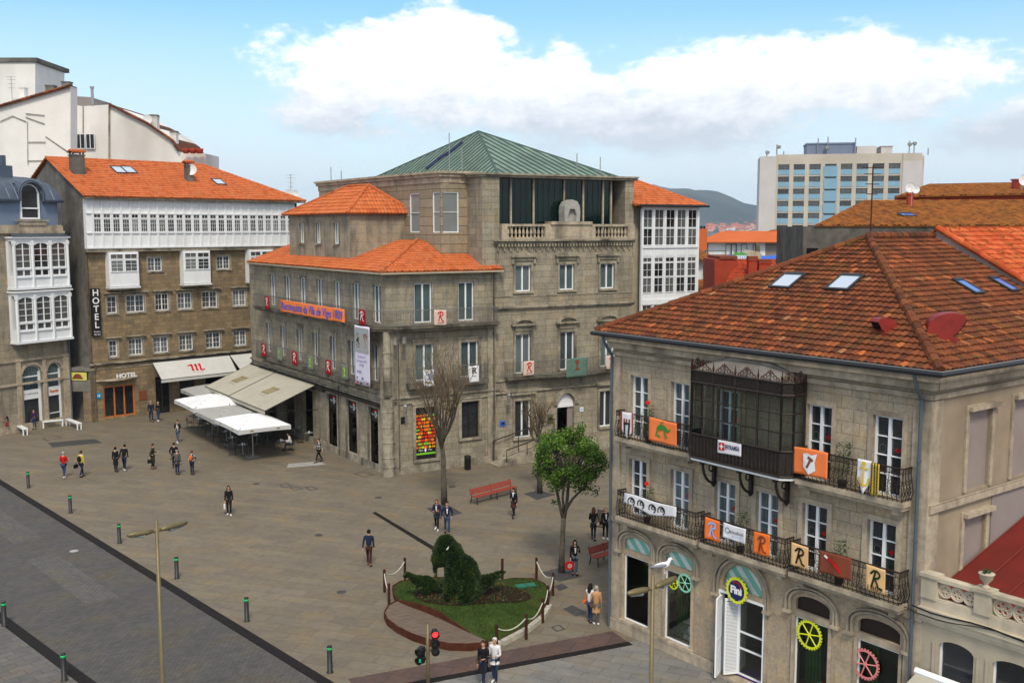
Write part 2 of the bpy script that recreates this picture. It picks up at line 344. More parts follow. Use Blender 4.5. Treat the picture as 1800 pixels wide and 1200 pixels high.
M['soil'] = worn('bed_soil',(.026,.013,.008),.5,.95,5,bumpd=.03)
M['bark'] = worn('bark',(.085,.072,.055),.4,.95,5,dirt=((.15,.14,.12),.4),bumpd=.01)
M['twig'] = worn('twig_bark',(.13,.095,.06),.35,.95,4)
M['steel'] = newmat('brushed_steel',(.35,.34,.32),.35,.7)
M['signal_black'] = newmat('signal_black',(.01,.01,.01),.5)
def emis(name,col,s):
 m = newmat(name,col,.4); b = m.node_tree.nodes['Principled BSDF']; b.inputs['Emission Color'].default_value = (*col,1); b.inputs['Emission Strength'].default_value = s; return m
M['lamp_red'] = emis('red_signal_light',(1,.03,.03),1.6); M['lamp_green'] = emis('green_signal_light',(.02,.55,.28),.5)
def leafmat(name,a,b_,c_):
 m = newmat(name,a,.6,0,.3); nt,N,L,b = nodes(m); at = N('ShaderNodeAttribute'); at.attribute_name = 'rnd'
 L(ramp(nt,at.outputs['Fac'],[(0,a),(.55,b_),(1,c_)]),b.inputs['Base Color'])
 b.inputs['Transmission Weight'].default_value = 0
 return m
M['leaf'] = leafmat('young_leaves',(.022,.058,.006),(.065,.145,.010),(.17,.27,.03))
M['topiary'] = leafmat('topiary_leaves',(.006,.016,.003),(.013,.032,.005),(.038,.070,.010))
M['topiary_core'] = worn('topiary_core',(.005,.011,.003),.5,.95,6)
M['pot_leaf'] = leafmat('pot_plant_leaves',(.012,.045,.012),(.03,.085,.02),(.06,.14,.03))
M['flower_red'] = newmat('red_flower',(.55,.02,.01),.7)
# ---------------------------------------------------------------- builders: walls, windows, roofs, balconies
def arch_z(s,a,b,spring,top):
 x = max(-1,min(1,(s-(a+b)/2)/((b-a)/2))); return spring+(top-spring)*sqrt(max(0,1-x*x))
def wall(mb,fr,s0,s1,z0,z1,holes=(),o=0,reveal=.28,m=0,mr=None):
# front face cut by openings (sa, sb, za, zb[, spring]) with real reveals
 mr = m if mr is None else mr
 S = sorted({s0,s1}|{min(max(h[0],s0),s1) for h in holes}|{min(max(h[1],s0),s1) for h in holes})
 Zs = sorted({z0,z1}|{min(max(h[2],z0),z1) for h in holes}|{min(max(h[3],z0),z1) for h in holes})
 for i in range(len(S)-1):
  j = 0
  while j<len(Zs)-1:
   c = ((S[i]+S[i+1])/2,(Zs[j]+Zs[j+1])/2)
   if any(h[0]<c[0]<h[1] and h[2]<c[1]<h[3] for h in holes):j += 1; continue
   k = j+1
   while k<len(Zs)-1 and not any(h[0]<c[0]<h[1] and h[2]<(Zs[k]+Zs[k+1])/2<h[3] for h in holes):k += 1
   mb.fq(fr,S[i],S[i+1],Zs[j],Zs[k],o,m); j = k
 for h in holes:
  a,b,za,zb = h[:4]; sp = h[4] if len(h)>4 else zb; P = fr.P; q = o-reveal
  mb.face([P(a,o,za),P(a,q,za),P(a,q,sp),P(a,o,sp)],mr,[(0,za),(reveal,za),(reveal,sp),(0,sp)])
  mb.face([P(b,q,za),P(b,o,za),P(b,o,sp),P(b,q,sp)],mr,[(0,za),(reveal,za),(reveal,sp),(0,sp)])
  mb.face([P(a,q,za),P(a,o,za),P(b,o,za),P(b,q,za)],mr,[(a,0),(a,reveal),(b,reveal),(b,0)])
  if sp<zb:
   n = 12; prev = (a,sp)
   for i in range(1,n+1):
    s = a+(b-a)*(1-cos(pi*i/n))/2; z = arch_z(s,a,b,sp,zb)
    mb.face([P(prev[0],o,prev[1]),P(s,o,z),P(s,o,zb),P(prev[0],o,zb)],m,[(prev[0],prev[1]),(s,z),(s,zb),(prev[0],zb)])
    mb.face([P(prev[0],q,prev[1]),P(s,q,z),P(s,o,z),P(prev[0],o,prev[1])],mr,[(prev[0],0),(s,0),(s,reveal),(prev[0],reveal)])
    prev = (s,z)
  else:
   mb.face([P(a,o,zb),P(a,q,zb),P(b,q,zb),P(b,o,zb)],mr,[(a,0),(a,reveal),(b,reveal),(b,0)])
WCACHE = {}
def window(parent,fr,s,z,w,h,style='french',pm='pane_dark',o=-.2,name='window',fm='white_clean',spring=None):
 """one framed window (a part) with its glass (a sub-part); the same sizes share mesh data"""
 key = (round(w,2),round(h,2),style,pm,fm,spring)
 if key not in WCACHE:
  st = {'french':(2,1,1,.075,.10),'french3':(2,1,3,.07,.10),'french4':(2,1,4,.07,.10),'hotel':(2,2,3,.06,.07),'hotel1':(1,2,3,.07,0),'single':(1,1,1,.05,0),'slim':(2,1,1,.06,.06),'sash':(1,2,4,.05,0),'sash2':(1,2,2,.05,0),'sash1':(1,2,1,.05,0),'cross':(1,1,2,.07,0),'gal':(1,3,3,.05,0),'far':(2,1,1,.10,.08),'shop':(1,1,1,.05,0),'arch':(2,1,4,.06,.06),'door':(3,1,1,.09,.09),'darkdoor':(2,1,3,.08,.08)}[style]
  nl,nx,ny,fw,mu = st; mb = MB()
  def B(x0,x1,z0,z1,d0=-.0,d1=.06):mb.box(LF,x0,x1,d0,d1,z0,z1)
  B(-w/2,-w/2+fw,0,h); B(w/2-fw,w/2,0,h); B(-w/2+fw,w/2-fw,0,fw); B(-w/2+fw,w/2-fw,h-fw,h)
  lw = (w-2*fw-(nl-1)*mu)/nl; bt = (.012 if h<1.6 else.018) if w<1.6 else.03
  for i in range(nl):
   x0 = -w/2+fw+i*(lw+mu)
   if i:B(x0-mu,x0,fw,h-fw,0,.075)
   for j in range(1,nx):x = x0+lw*j/nx; B(x-bt/2,x+bt/2,fw,h-fw,.0,.045)
   for j in range(1,ny):zz = fw+(h-2*fw)*j/ny; B(x0,x0+lw,zz-bt,zz+bt,.0,.05)
  f = mb.build('window_frame',M[fm],None)
  g = MB(); g.box(LF,-w/2+.01,w/2-.01,-.03,-.004,.01,h-.01)
  gg = g.build('pane',M[pm],None)
  WCACHE[key] = (f.data,gg.data); bpy.data.objects.remove(f); bpy.data.objects.remove(gg)
 fd,gd = WCACHE[key]
 a = bpy.data.objects.new(name,fd); COL.objects.link(a); a.parent = parent
 pos = fr.P(s,o,z); a.location = pos-wloc(parent); a.rotation_euler = (0,0,fr.ang)
 b = bpy.data.objects.new('pane',gd); COL.objects.link(b); b.parent = a; return a
def surround(mb,fr,s,z0,w,h,t=.16,d=.05,m=0,head=.0,sill=True,o=0):
 mb.box(fr,s-w/2-t,s-w/2,o+.002,o+d,z0,z0+h,m); mb.box(fr,s+w/2,s+w/2+t,o+.002,o+d,z0,z0+h,m)
 mb.box(fr,s-w/2-t,s+w/2+t,o+.002,o+d,z0+h,z0+h+t,m)
 if head:mb.box(fr,s-w/2-t-.08,s+w/2+t+.08,o+.002,o+d+head,z0+h+t+.001,z0+h+t+.12,m)
 if sill:mb.box(fr,s-w/2-t,s+w/2+t,o+.002,o+d+.06,z0-.14,z0-.001,m)
def band(mb,fr,s0,s1,z,prof,m=0): # prof: list of (dz0, dz1, projection)
 for a,b,d in prof:mb.box(fr,s0-d,s1+d,.001 if len(prof) else 0,d,z+a,z+b,m)
def tile_roof(name,poly,ea,eb,parent,mat,rl=.42,cw=.28,amp=.05,lip=.045,K=4,deck=.05):
 ea = Vector(ea); eb = Vector(eb); Uv = (eb-ea).normalized(); poly = [Vector(p) for p in poly]
 n = Vector((0,0,0))
 for i in range(len(poly)):n += (poly[i]-poly[0]).cross(poly[(i+1)%len(poly)]-poly[0])
 n.normalize(); n = n if n.z>0 else -n
 Vv = n.cross(Uv)
 if Vv.z<0:Vv = -Vv
 P2 = [((p-ea).dot(Uv),(p-ea).dot(Vv)) for p in poly]
 ar = sum(P2[i][0]*P2[(i+1)%len(P2)][1]-P2[(i+1)%len(P2)][0]*P2[i][1] for i in range(len(P2)))
 if ar<0:P2 = P2[::-1]; poly = poly[::-1]
 edges = []
 for i in range(len(P2)):
  a,b = P2[i],P2[(i+1)%len(P2)]; dx,dy = b[0]-a[0],b[1]-a[1]; L = sqrt(dx*dx+dy*dy)
  if L>1e-5:edges.append((a,(dx/L,dy/L)))
 u0 = min(p[0] for p in P2); u1 = max(p[0] for p in P2); v0 = min(p[1] for p in P2); v1 = max(p[1] for p in P2)
 prof = [amp*sin(pi*k/K) for k in range(K+1)]
 V = []; Fc = []; rnd = []; rg = random.Random(int(abs(u1*100)+v1*37))
 r0 = int(math.floor(v0/rl)); dg = (rl+cw)*.8
 for j in range(r0,int(v1/rl)+1):
  for i in range(int(math.floor(u0/cw)),int(u1/cw)+1):
   cx,cy = (i+.5)*cw,(j+.5)*rl
   if any((cx-a[0])*-d[1]+(cy-a[1])*d[0]<-dg for a,d in edges):continue
   x0 = i*cw; y0 = j*rl+rg.uniform(-.012,.012); dz = rg.uniform(0,.012)
   b = len(V); c = rg.random()
   for k in range(K+1):
    x = x0+cw*k/K
    V.append((x,y0,lip+prof[k]+dz)); V.append((x,(j+1)*rl+.02,prof[k]+dz*.3)); V.append((x,y0,-.01))
   for k in range(K):
    q = b+3*k; Fc.append((q,q+3,q+4,q+1)); Fc.append((q+2,q+5,q+3,q)); rnd += [c,c]
 me = bpy.data.meshes.new(name); me.from_pydata(V,[],Fc)
 at = me.attributes.new('rnd','FLOAT','FACE'); at.data.foreach_set('value',rnd)
 bm = bmesh.new(); bm.from_mesh(me)
 for a,d in edges:
  bmesh.ops.bisect_plane(bm,geom=bm.verts[:]+bm.edges[:]+bm.faces[:],plane_co=(a[0],a[1],0),plane_no=(d[1],-d[0],0),clear_outer=True)
 lay = bm.faces.layers.float['rnd']
 lo = [bm.verts.new((p[0],p[1],-deck)) for p in P2]; hi = [bm.verts.new((p[0],p[1],-.004)) for p in P2]
 fs = [bm.faces.new(lo[::-1]),bm.faces.new(hi)]
 for i in range(len(P2)):fs.append(bm.faces.new((lo[i],lo[(i+1)%len(P2)],hi[(i+1)%len(P2)],hi[i])))
 for f_ in fs:f_[lay] = .3
 w = wloc(parent) if parent is not None else Vector((0,0,0))
 mt = Matrix(((Uv.x,Vv.x,n.x,ea.x-w.x),(Uv.y,Vv.y,n.y,ea.y-w.y),(Uv.z,Vv.z,n.z,ea.z-w.z),(0,0,0,1)))
 bm.transform(mt); bm.normal_update(); bm.to_mesh(me); bm.free(); me.materials.append(M[mat])
 o = bpy.data.objects.new(name,me); COL.objects.link(o); o.parent = parent; return o
def ridge(parent,a,b,mat,r=.13,name='ridge_cap',step=.42):
 a = Vector(a); b = Vector(b); d = b-a; n = max(1,int(d.length/step)); mb = MB(); rg = random.Random(n)
 for i in range(n):
  p = a+d*(i/n); q = a+d*((i+1.12)/n); k = rg.uniform(.95,1.08)
  mb.tube([p,q],[r*1.12*k,r*.92*k],8)
 o = mb.build(name,M[mat],parent)
 at = o.data.attributes.new('rnd','FLOAT','FACE'); vals = []
 per = 10
 for i in range(n):c = rg.random(); vals += [c]*per
 vals = (vals+[.5]*len(o.data.polygons))[:len(o.data.polygons)]; at.data.foreach_set('value',vals); return o
def skylight(parent,ctr,U,V,w,l,glass='skylight',name='skylight'):
# U along the eave, V up the slope
 U = Vector(U).normalized(); V = Vector(V).normalized(); n = U.cross(V); n = n if n.z>0 else -n; c = Vector(ctr)
 class S(Fr):
  def __init__(s):pass
  def P(s,a,o,z):return c+U*a+n*o+V*z
 f = S(); mb = MB(); t = .09
 mb.box(f,-w/2,-w/2+t,-.05,.14,-l/2,l/2); mb.box(f,w/2-t,w/2,-.05,.14,-l/2,l/2)
 mb.box(f,-w/2+t,w/2-t,-.05,.14,-l/2,-l/2+t); mb.box(f,-w/2+t,w/2-t,-.05,.16,l/2-t*1.6,l/2)
 mb.box(f,-w/2-.12,w/2+.12,-.05,.035,-l/2-.3,-l/2-.002)
 a = mb.build(name,M['skylight_frame'],parent); g = MB(); g.box(f,-w/2+t,w/2-t,.04,.125,-l/2+t,l/2-t*1.6); g.build('pane',M[glass],a); return a
def railing(parent,segs,z0,z1,mat='grey_iron',step=.14,r=.009,name='railing',top=.022,ornate=False):
 """bars along a polyline of plan points, with top and bottom rails"""
 mb = MB(); h = z1-z0
 for a,b in zip(segs[:-1],segs[1:]):
  a = Vector((a[0],a[1],0)); b = Vector((b[0],b[1],0)); L = (b-a).length; n = max(2,int(L/step)); d = (b-a)/L
  Z = Vector((0,0,1))
  mb.tube([a+Z*z1,b+Z*z1],top,6); mb.tube([a+Z*(z0+.06),b+Z*(z0+.06)],top*.7,5)
  if ornate:mb.tube([a+Z*(z1-.16),b+Z*(z1-.16)],top*.6,4)
  for i in range(n+1):
   p = a+(b-a)*(i/n)
   if ornate:
    out = Vector((d.y,-d.x,0)); bulge = [(0,0),(.25,.07),(.5,.03),(.8,-.02),(1,0)]
    mb.tube([p+Z*(z0+h*t)+out*q for t,q in bulge],r,4)
    if i<n: # scrolls and rings between the bars
     c = a+(b-a)*((i+.5)/n); w = L/n*.46
     for cz,rr in ((.24,w),(.56,w*.85),(.92,w*.55)):
      mb.tube([c+Z*(z0+h*cz)+d*(rr*cos(t))+Z*(rr*1.15*sin(t)) for t in [k*pi/4 for k in range(9)]],r*.9,3,cap=False)
     mb.tube([c+Z*(z0+h*.33)-d*w,c+Z*(z0+h*.45),c+Z*(z0+h*.33)+d*w],r*.8,3)
   else:mb.tube([p+Z*z0,p+Z*z1],r,4)
 return mb.build(name,M[mat],parent)
def text_geo(txt,size=1.,shear=0.,bold=0.):
 cu = bpy.data.curves.new('t','FONT'); cu.body = txt; cu.size = size; cu.shear = shear; cu.offset = bold; cu.resolution_u = 3; cu.align_x = 'CENTER'; cu.align_y = 'CENTER'
 ob = bpy.data.objects.new('t',cu); COL.objects.link(ob); bpy.context.view_layer.update()
 me = bpy.data.meshes.new_from_object(ob.evaluated_get(bpy.context.evaluated_depsgraph_get()))
 V = [v.co.copy() for v in me.vertices]; Fs = [tuple(p.vertices) for p in me.polygons]
 bpy.data.objects.remove(ob); bpy.data.curves.remove(cu); bpy.data.meshes.remove(me); return V,Fs
def put_text(mb,txt,size,fn,m=0,sx=1.,shear=0.,bold=0.,fit=None):
 V,Fs = text_geo(txt,size,shear,bold)
 if fit:
  w = max(v.x for v in V)-min(v.x for v in V); sx = fit/max(w,1e-6)
 b = len(mb.v); mb.v += [Vector(fn(v.x*sx,v.y)) for v in V]
 for f in Fs:mb.f.append(tuple(b+i for i in f)); mb.m.append(m); mb.uv.append([(0,0)]*len(f))
def arc(cx,cz,rx,rz,a0,a1,n=10):return [(cx+rx*cos(R(a0+(a1-a0)*i/n)),cz+rz*sin(R(a0+(a1-a0)*i/n))) for i in range(n+1)]
def script_R(h): # the brushed R of the festival flags, drawn about its centre
 s = h
 return [[(-.18*s,-.46*s),(-.08*s,.0),(.02*s,.42*s)],[(-.26*s,.26*s)]+arc(.04*s,.27*s,.24*s,.20*s,160,-80,12)+[(-.04*s,.03*s)],[(-.04*s,.03*s),(.10*s,-.18*s),(.20*s,-.42*s),(.36*s,-.48*s)]]
def banner(name,label,fr,s,ztop,w,h,mat,o=.1,group=None,draw=None,wave=.03,point=0.,cat='banner',seed=0,side=None):
 """cloth hung over a rail; draw(mb_dict, fn) adds strokes as child parts"""
 rg = random.Random(seed+int(s*10)); ph = rg.uniform(0,6)
 base = fr.P(s,o,ztop)
 def fn(x,z,lift=0):
  d = wave*(sin(x*5.5/max(w,.4)*1.0+ph)*.6+sin(x*11/max(w,.4)+ph*2+z*1.5)*.4)*(.25+min(1,-z/max(h,.1)))
  return fr.P(s+x,o+d+lift,ztop+z+.02*sin(x*3+ph))
 t = thing(name,label,cat,base,group=group); mb = MB(); nx,nz = 14,10
 for i in range(nx):
  for j in range(nz):
   def pt(a,b):
    x = -w/2+w*a/nx; z = -h*b/nz
    if point:z*=1-point*abs(x)/(w/2)*1.0
    return fn(x,z)
   mb.face([pt(i,j),pt(i,j+1),pt(i+1,j+1),pt(i+1,j)],0)
 c = mb.weld().build('cloth',M[mat],t,True)
 so = c.modifiers.new('thick','SOLIDIFY'); so.thickness = .012; so.offset = -1
 if draw:draw(t,fn)
 return t
def strokes(t,fn,name,mat,paths,w,lift=.022):
 mb = MB()
 for p in paths:
  q = []
  for i in range(len(p)-1): # subdivide so the stroke follows the cloth
   n = max(1,int((Vector(p[i+1])-Vector(p[i])).length/.12))
   q += [Vector(p[i]).lerp(Vector(p[i+1]),k/n) for k in range(n)]
  q.append(Vector(p[-1])); mb.ribbon([tuple(x) for x in q],w,lambda x,z:fn(x,z,lift))
 return mb.build(name,M[mat],t)
def letters(t,fn,name,mat,txt,size,x=0,z=0,fit=None,lift=.024,rot=0,bold=0.,shear=0.):
 mb = MB(); c,s_ = cos(rot),sin(rot)
 put_text(mb,txt,size,lambda a,b:fn(x+a*c-b*s_,z+a*s_+b*c,lift),fit=fit,bold=bold,shear=shear); return mb.build(name,M[mat],t)
def pot_plant(label,loc,h=.9,flower=False,seed=1):
 rg = random.Random(seed); t = thing('potted_plant',label,'potted plant',loc,group='potted plants on the balconies')
 mb = MB(); mb.lathe(loc,[(.10,0),(.14,.22),(.155,.22),(.155,.25),(.12,.25)],10); mb.build('pot',M['brown_iron'],t)
 mb = MB(); L = Vector(loc); rv = []
 mb.tube([L+Vector((0,0,.2)),L+Vector((.02,.02,h*.9))],[.018,.01],5)
 nb = len(mb.f)
 for k in range(300):
  z = rg.uniform(.3,1)*h; r = .30*(1-abs(z/h-.55))*rg.uniform(.2,1); a = rg.uniform(0,6.28)
  c = L+Vector((r*cos(a),r*sin(a),z)); d = Vector((cos(a),sin(a),rg.uniform(-.3,.9))).normalized()*rg.uniform(.06,.12); w = d.cross(Vector((rg.random(),rg.random(),1))).normalized()*.022
  mb.face([c,c+d*.5+w,c+d,c+d*.5-w],0)
 o = mb.build('foliage',M['pot_leaf'],t); at = o.data.attributes.new('rnd','FLOAT','FACE'); at.data.foreach_set('value',[rg.random() for _ in o.data.polygons])
 if flower:
  mb = MB(); c = L+Vector((-.03,0,h+.08))
  for k in range(8):
   a = k*pi/4; d = Vector((cos(a)*.10,sin(a)*.04,.03+sin(a)*.09)); w = Vector((-d.z,0,d.x))*.35
   mb.face([c,c+d*.5+w,c+d,c+d*.5-w])
  mb.tube([c-Vector((0,0,.15)),c],.01,4); mb.build('flower',M['flower_red'],t)
 return t
def chimney(parent,c,w,d,h,mat,ang=0,cap=None,name='chimney',tile=False):
 f = Fr((c[0],c[1]),ang); mb = MB(); mb.box(f,-w/2,w/2,-d/2,d/2,c[2],c[2]+h)
 mb.box(f,-w/2-.06,w/2+.06,-d/2-.06,d/2+.06,c[2]+h+.001,c[2]+h+.10)
 o = mb.build(name,M[mat],parent)
 if tile:
  for x in (-w/2+.08,w/2-.08):
   for y in (-d/2+.08,d/2-.08):mb = MB(); mb.box(f,x-.06,x+.06,y-.06,y+.06,c[2]+h+.101,c[2]+h+.32); mb.build('cap_support',M[mat],o)
  mb = MB();
  for i in range(6):
   x = -w/2-.1+(w+.2)*(i+.5)/6; mb.tube([f.P(x,d/2+.15,c[2]+h+.34),f.P(x,0,c[2]+h+.48),f.P(x,-d/2-.15,c[2]+h+.34)],.10,7)
  q = mb.build('chimney_cap',M['tile_orange'],o); at = q.data.attributes.new('rnd','FLOAT','FACE'); at.data.foreach_set('value',[.4]*len(q.data.polygons))
 elif cap:
  mb = MB(); mb.box(f,-w/2-.03,w/2+.03,-d/2-.03,d/2+.03,c[2]+h+.101,c[2]+h+.35); mb.build('chimney_cap',M[cap],o)
 return o
def antenna(label,c,h,kind='mast',mat='steel',dishes=()):
 t = thing('rooftop_antenna',label,'antenna',c); c = Vector(c); mb = MB()
 mb.tube([c,c+Vector((0,0,h))],.03,6); mb.build('mast',M[mat],t)
 mb = MB()
 for i,z in enumerate((.97,.88,.74,.6)):
  w = .45-.06*i; a = c+Vector((0,0,h*z)); mb.tube([a-Vector((w,.1,0)),a+Vector((w,.1,0))],.018,4)
 if kind=='mast':mb.build('aerial',M[mat],t)
 for dx,dz,r in dishes:
  q = c+Vector((dx,-.15,dz)); mb = MB()
  pr = [(.02,0),(r*.5,.03),(r,.12*r+.02),(r,.12*r+.04)]
  k = [(Vector((p[0]*cos(2*pi*j/14),-p[1],p[0]*sin(2*pi*j/14)))+q) for p in pr for j in range(14)]
  for i in range(3):
   for j in range(14):mb.face([k[i*14+j],k[i*14+(j+1)%14],k[(i+1)*14+(j+1)%14],k[(i+1)*14+j]])
  mb.tube([c+Vector((0,0,dz)),q],.02,4); mb.build('dish',M['white'],t)
 return t
 # ---------------------------------------------------------------- setting: ground, plaza, road, hill
def pavemat(name,c1,c2,mortar,bw,bh,ang,ms=.008,stain=.5,off=.5,big=.16):
 m = newmat(name,c1,.8); nt,N,L,b = nodes(m); p = geo(nt)
 mp = N('ShaderNodeMapping'); mp.inputs[2].default_value = (0,0,R(ang)); L(p,mp.inputs[0])
 br = N('ShaderNodeTexBrick'); L(mp.outputs[0],br.inputs[0]); br.inputs['Scale'].default_value = 1; br.offset = off
 br.inputs['Brick Width'].default_value = bw; br.inputs['Row Height'].default_value = bh; br.inputs['Mortar Size'].default_value = ms; br.inputs['Mortar Smooth'].default_value = .4
 br.inputs['Color1'].default_value = (*c1,1); br.inputs['Color2'].default_value = (*c2,1); br.inputs['Mortar'].default_value = (*mortar,1)
 fine = noise(nt,mp.outputs[0],3.2,6,.65,(.8,1.2,1)); bg = noise(nt,mp.outputs[0],big,5,.6,(.8,1.1,1)); md = noise(nt,mp.outputs[0],.7,5,.62,(.75,1.2,1))
 c = mixc(nt,1.0,br.outputs[0],ramp(nt,fine,[(.3,(.86,.86,.86)),(.7,(1.14,1.14,1.14))]),'MULTIPLY')
 c = mixc(nt,1.0,c,ramp(nt,md,[(.32,(.88,.89,.91)),(.5,(1,1,1)),(.66,(1.14,1.04,.86))]),'MULTIPLY')
 c = mixc(nt,ramp(nt,bg,[(.45,(0,0,0)),(.75,(stain,)*3)]),c,tuple(x*.55 for x in c1))
 L(c,b.inputs['Base Color']); b.inputs['Roughness'].default_value = .72
 h = N('ShaderNodeMath'); h.operation = 'SUBTRACT'; L(fine,h.inputs[0]); L(br.outputs['Fac'],h.inputs[1]); bump(nt,h.outputs[0],.008,.4); return m
M['plaza'] = pavemat('plaza_slabs',(.180,.156,.118),(.152,.131,.100),(.10,.086,.065),1.7,.75,18,.014,.30)
M['road'] = pavemat('road_setts',(.105,.101,.097),(.082,.079,.076),(.05,.048,.045),.26,.13,-48,.013,.35)
M['road_slab'] = pavemat('worn_setts',(.120,.116,.110),(.098,.094,.090),(.06,.057,.054),.30,.15,42,.014,.4)
M['pave_grey'] = pavemat('grey_paving',(.135,.13,.124),(.11,.105,.10),(.055,.053,.05),.8,.42,-47,.012,.35)
M['pave_front'] = pavemat('light_grey_paving',(.20,.195,.185),(.165,.16,.152),(.09,.088,.082),1.1,.6,24,.012,.35)
M['kerb_dark'] = worn('dark_kerb',(.014,.012,.011),.3,.7,4); M['kerb_brown'] = pavemat('reddish_slabs',(.115,.075,.066),(.090,.062,.056),(.05,.035,.03),.75,1.3,22,.015,.3)
M['earth'] = worn('town_ground',(.12,.11,.09),.3,.95,.02)
def poly_sheet(name,pts,z,mat,kind='structure'):
 mb = MB(); mb.face([(p[0],p[1],z) for p in pts],0,[(p[0],p[1]) for p in pts]); o = mb.build(name,M[mat]); o['kind'] = kind; return o
def slab(name,pts,z,mat,th=.3):
 mb = MB(); mb.prism([(p[0],p[1],z) for p in pts],(0,0,-th)); o = mb.build(name,M[mat]); o['kind'] = 'structure'; return o
poly_sheet('ground',[(-9000,-2000),(9000,-2000),(9000,9000),(-9000,9000)],-.02,'earth')
k1a = Vector((-32.78,64.19)); k1b = Vector((-6.48,34.9)); kd = (k1b-k1a).normalized(); kn = Vector((-kd.y,kd.x)) # kn: toward the square
far = k1a-kd*60; near = k1b+kd*1.2
r1 = Vector((-3.24,34.9)); r2 = Vector((4.25,38.2)); rd = (r2-r1).normalized(); rn = Vector((-rd.y,rd.x))
# corner where the two kerbs meet
def isect(p,d,q,e):
 t = ((q.x-p.x)*e.y-(q.y-p.y)*e.x)/(d.x*e.y-d.y*e.x); return p+d*t
cor = isect(k1a,kd,r1,rd)
poly_sheet('plaza_paving',[far,cor,r2+rd*8,Vector((60,120)),Vector((-90,150))],.0,'plaza')
poly_sheet('road',[far-kn*40,far,cor,cor+kd*40,cor+kd*40-kn*40],-.012+.0,'road')
poly_sheet('front_paving',[cor,r2+rd*30,Vector((50,-5)),cor+kd*40],-.008,'pave_front')
mb = MB()
def strip(a,b,w,side,z0,z1,name,mat,kind='structure'):
 a = Vector(a[:2]); b = Vector(b[:2]); q = MB(); q.prism([(a.x,a.y,z1),(b.x,b.y,z1),(b.x+side.x*w,b.y+side.y*w,z1),(a.x+side.x*w,a.y+side.y*w,z1)],(0,0,z0-z1)); o = q.build(name,M[mat]); o['kind'] = kind; return o
strip(far,cor,.42,-kn,-.3,.012,'road_kerb','kerb_dark')
q0 = Vector((-21.46,41.42)); q1 = Vector((-14.69,34.67)); qd = (q1-q0).normalized(); qn = Vector((qd.y,-qd.x))
if qn.dot(Vector((-1,-1)))<0:qn = -qn
strip(q0-qd*60,q1+qd*30,.45,qn,-.3,.015,'road_kerb','kerb_dark')
poly_sheet('pavement',[q0-qd*60+qn*.45,q1+qd*30+qn*.45,q1+qd*30+qn*30,q0-qd*60+qn*40],.004,'pave_grey')
c2 = cor+rd*.2
strip(c2,r2+rd*.3,.32,-rn,-.3,.010,'front_kerb','kerb_dark')
strip(c2,r2+rd*.25,1.15,rn,-.3,.014,'slab_border','kerb_brown')
# worn lighter panels of setts in the road
rg = random.Random(3)
for k,(al,ac,l,w) in enumerate([(38,1.8,9,1.4),(41,4.4,12,1.5),(52,1.9,8,1.3),(55,4.6,10,1.5),(66,2.1,9,1.4),(68,4.8,8,1.6),(28,2.2,7,1.3),(26,4.8,9,1.4),(78,2.4,8,1.4),(34,7.0,9,1.2),(60,7.2,9,1.3)]):
 a = far+kd*al-kn*ac; poly_sheet('road_patch',[a,a+kd*l,a+kd*l-kn*w,a-kn*w],-.006,'road_slab')
 # drain line, mats, grates and hatches set in the square
def ground_quad(name,px,mat,z=.006):
 return poly_sheet(name,[G(*p).to_2d() for p in px],z,mat)
M['metal_hatch'] = worn('iron_hatch',(.05,.05,.05),.35,.6,5); M['pale_paint'] = worn('worn_pale_paint',(.33,.32,.30),.12,.8,2)
ground_quad('drain_channel',[(654,901),(660,899),(783,972),(776,976)],'kerb_dark')
ground_quad('dark_hatch',[(84,778),(166,771),(180,778),(92,786)],'metal_hatch')
ground_quad('tree_grate',[(750,893),(785,886),(813,901),(775,912)],'metal_hatch')
ground_quad('tree_grate',[(920,867),(948,861),(976,869),(944,878)],'metal_hatch')
ground_quad('tree_grate',[(950,1006),(985,997),(1025,1012),(983,1022)],'metal_hatch')
ground_quad('dark_hatch',[(989,1070),(1006,1063),(1031,1076),(1013,1083)],'metal_hatch')
ground_quad('dark_hatch',[(974,1030),(988,1025),(1000,1032),(983,1038)],'metal_hatch')
ground_quad('painted_mark',[(504,822),(506,817),(566,812),(572,816)],'pale_paint')
ground_quad('painted_mark',[(506,818),(507,815),(556,811),(558,813)],'pale_paint',.012)
def outline(name,px,w=.07):
 mb = MB(); P = [G(*p) for p in px]; P.append(P[0]); P.append(P[1])
 for a,b in zip(P[:-2],P[1:-1]):
  d = (b-a).normalized(); n = Vector((-d.y,d.x,0))*w/2; z = Vector((0,0,.008)); mb.face([a-n+z,b-n+z,b+n+z,a+n+z])
 o = mb.build(name,M['metal_hatch']); o['kind'] = 'structure'
outline('manhole',[(622,832),(640,829),(657,834),(640,838)]); outline('manhole',[(492,852),(505,849),(512,854),(498,857)]); outline('manhole',[(510,857),(522,855),(532,859),(517,861)])
outline('manhole',[(537,856),(549,855),(558,859),(546,862)]); outline('manhole',[(970,1102),(983,1098),(992,1105),(979,1109)]); outline('manhole',[(75,769),(100,766),(108,770),(82,774)])
for px in ((795,855),(665,874),(210,800),(130,968),(400,900),(560,940),(450,850),(600,1040)):
 p = G(*px); mb = MB(); mb.lathe((p.x,p.y,.0),[(.22,.002),(.22,.009),(0.001,.009)],12); o = mb.build('manhole',M['pale_paint'] if px==(130,968) else M['metal_hatch']); o['kind'] = 'structure'
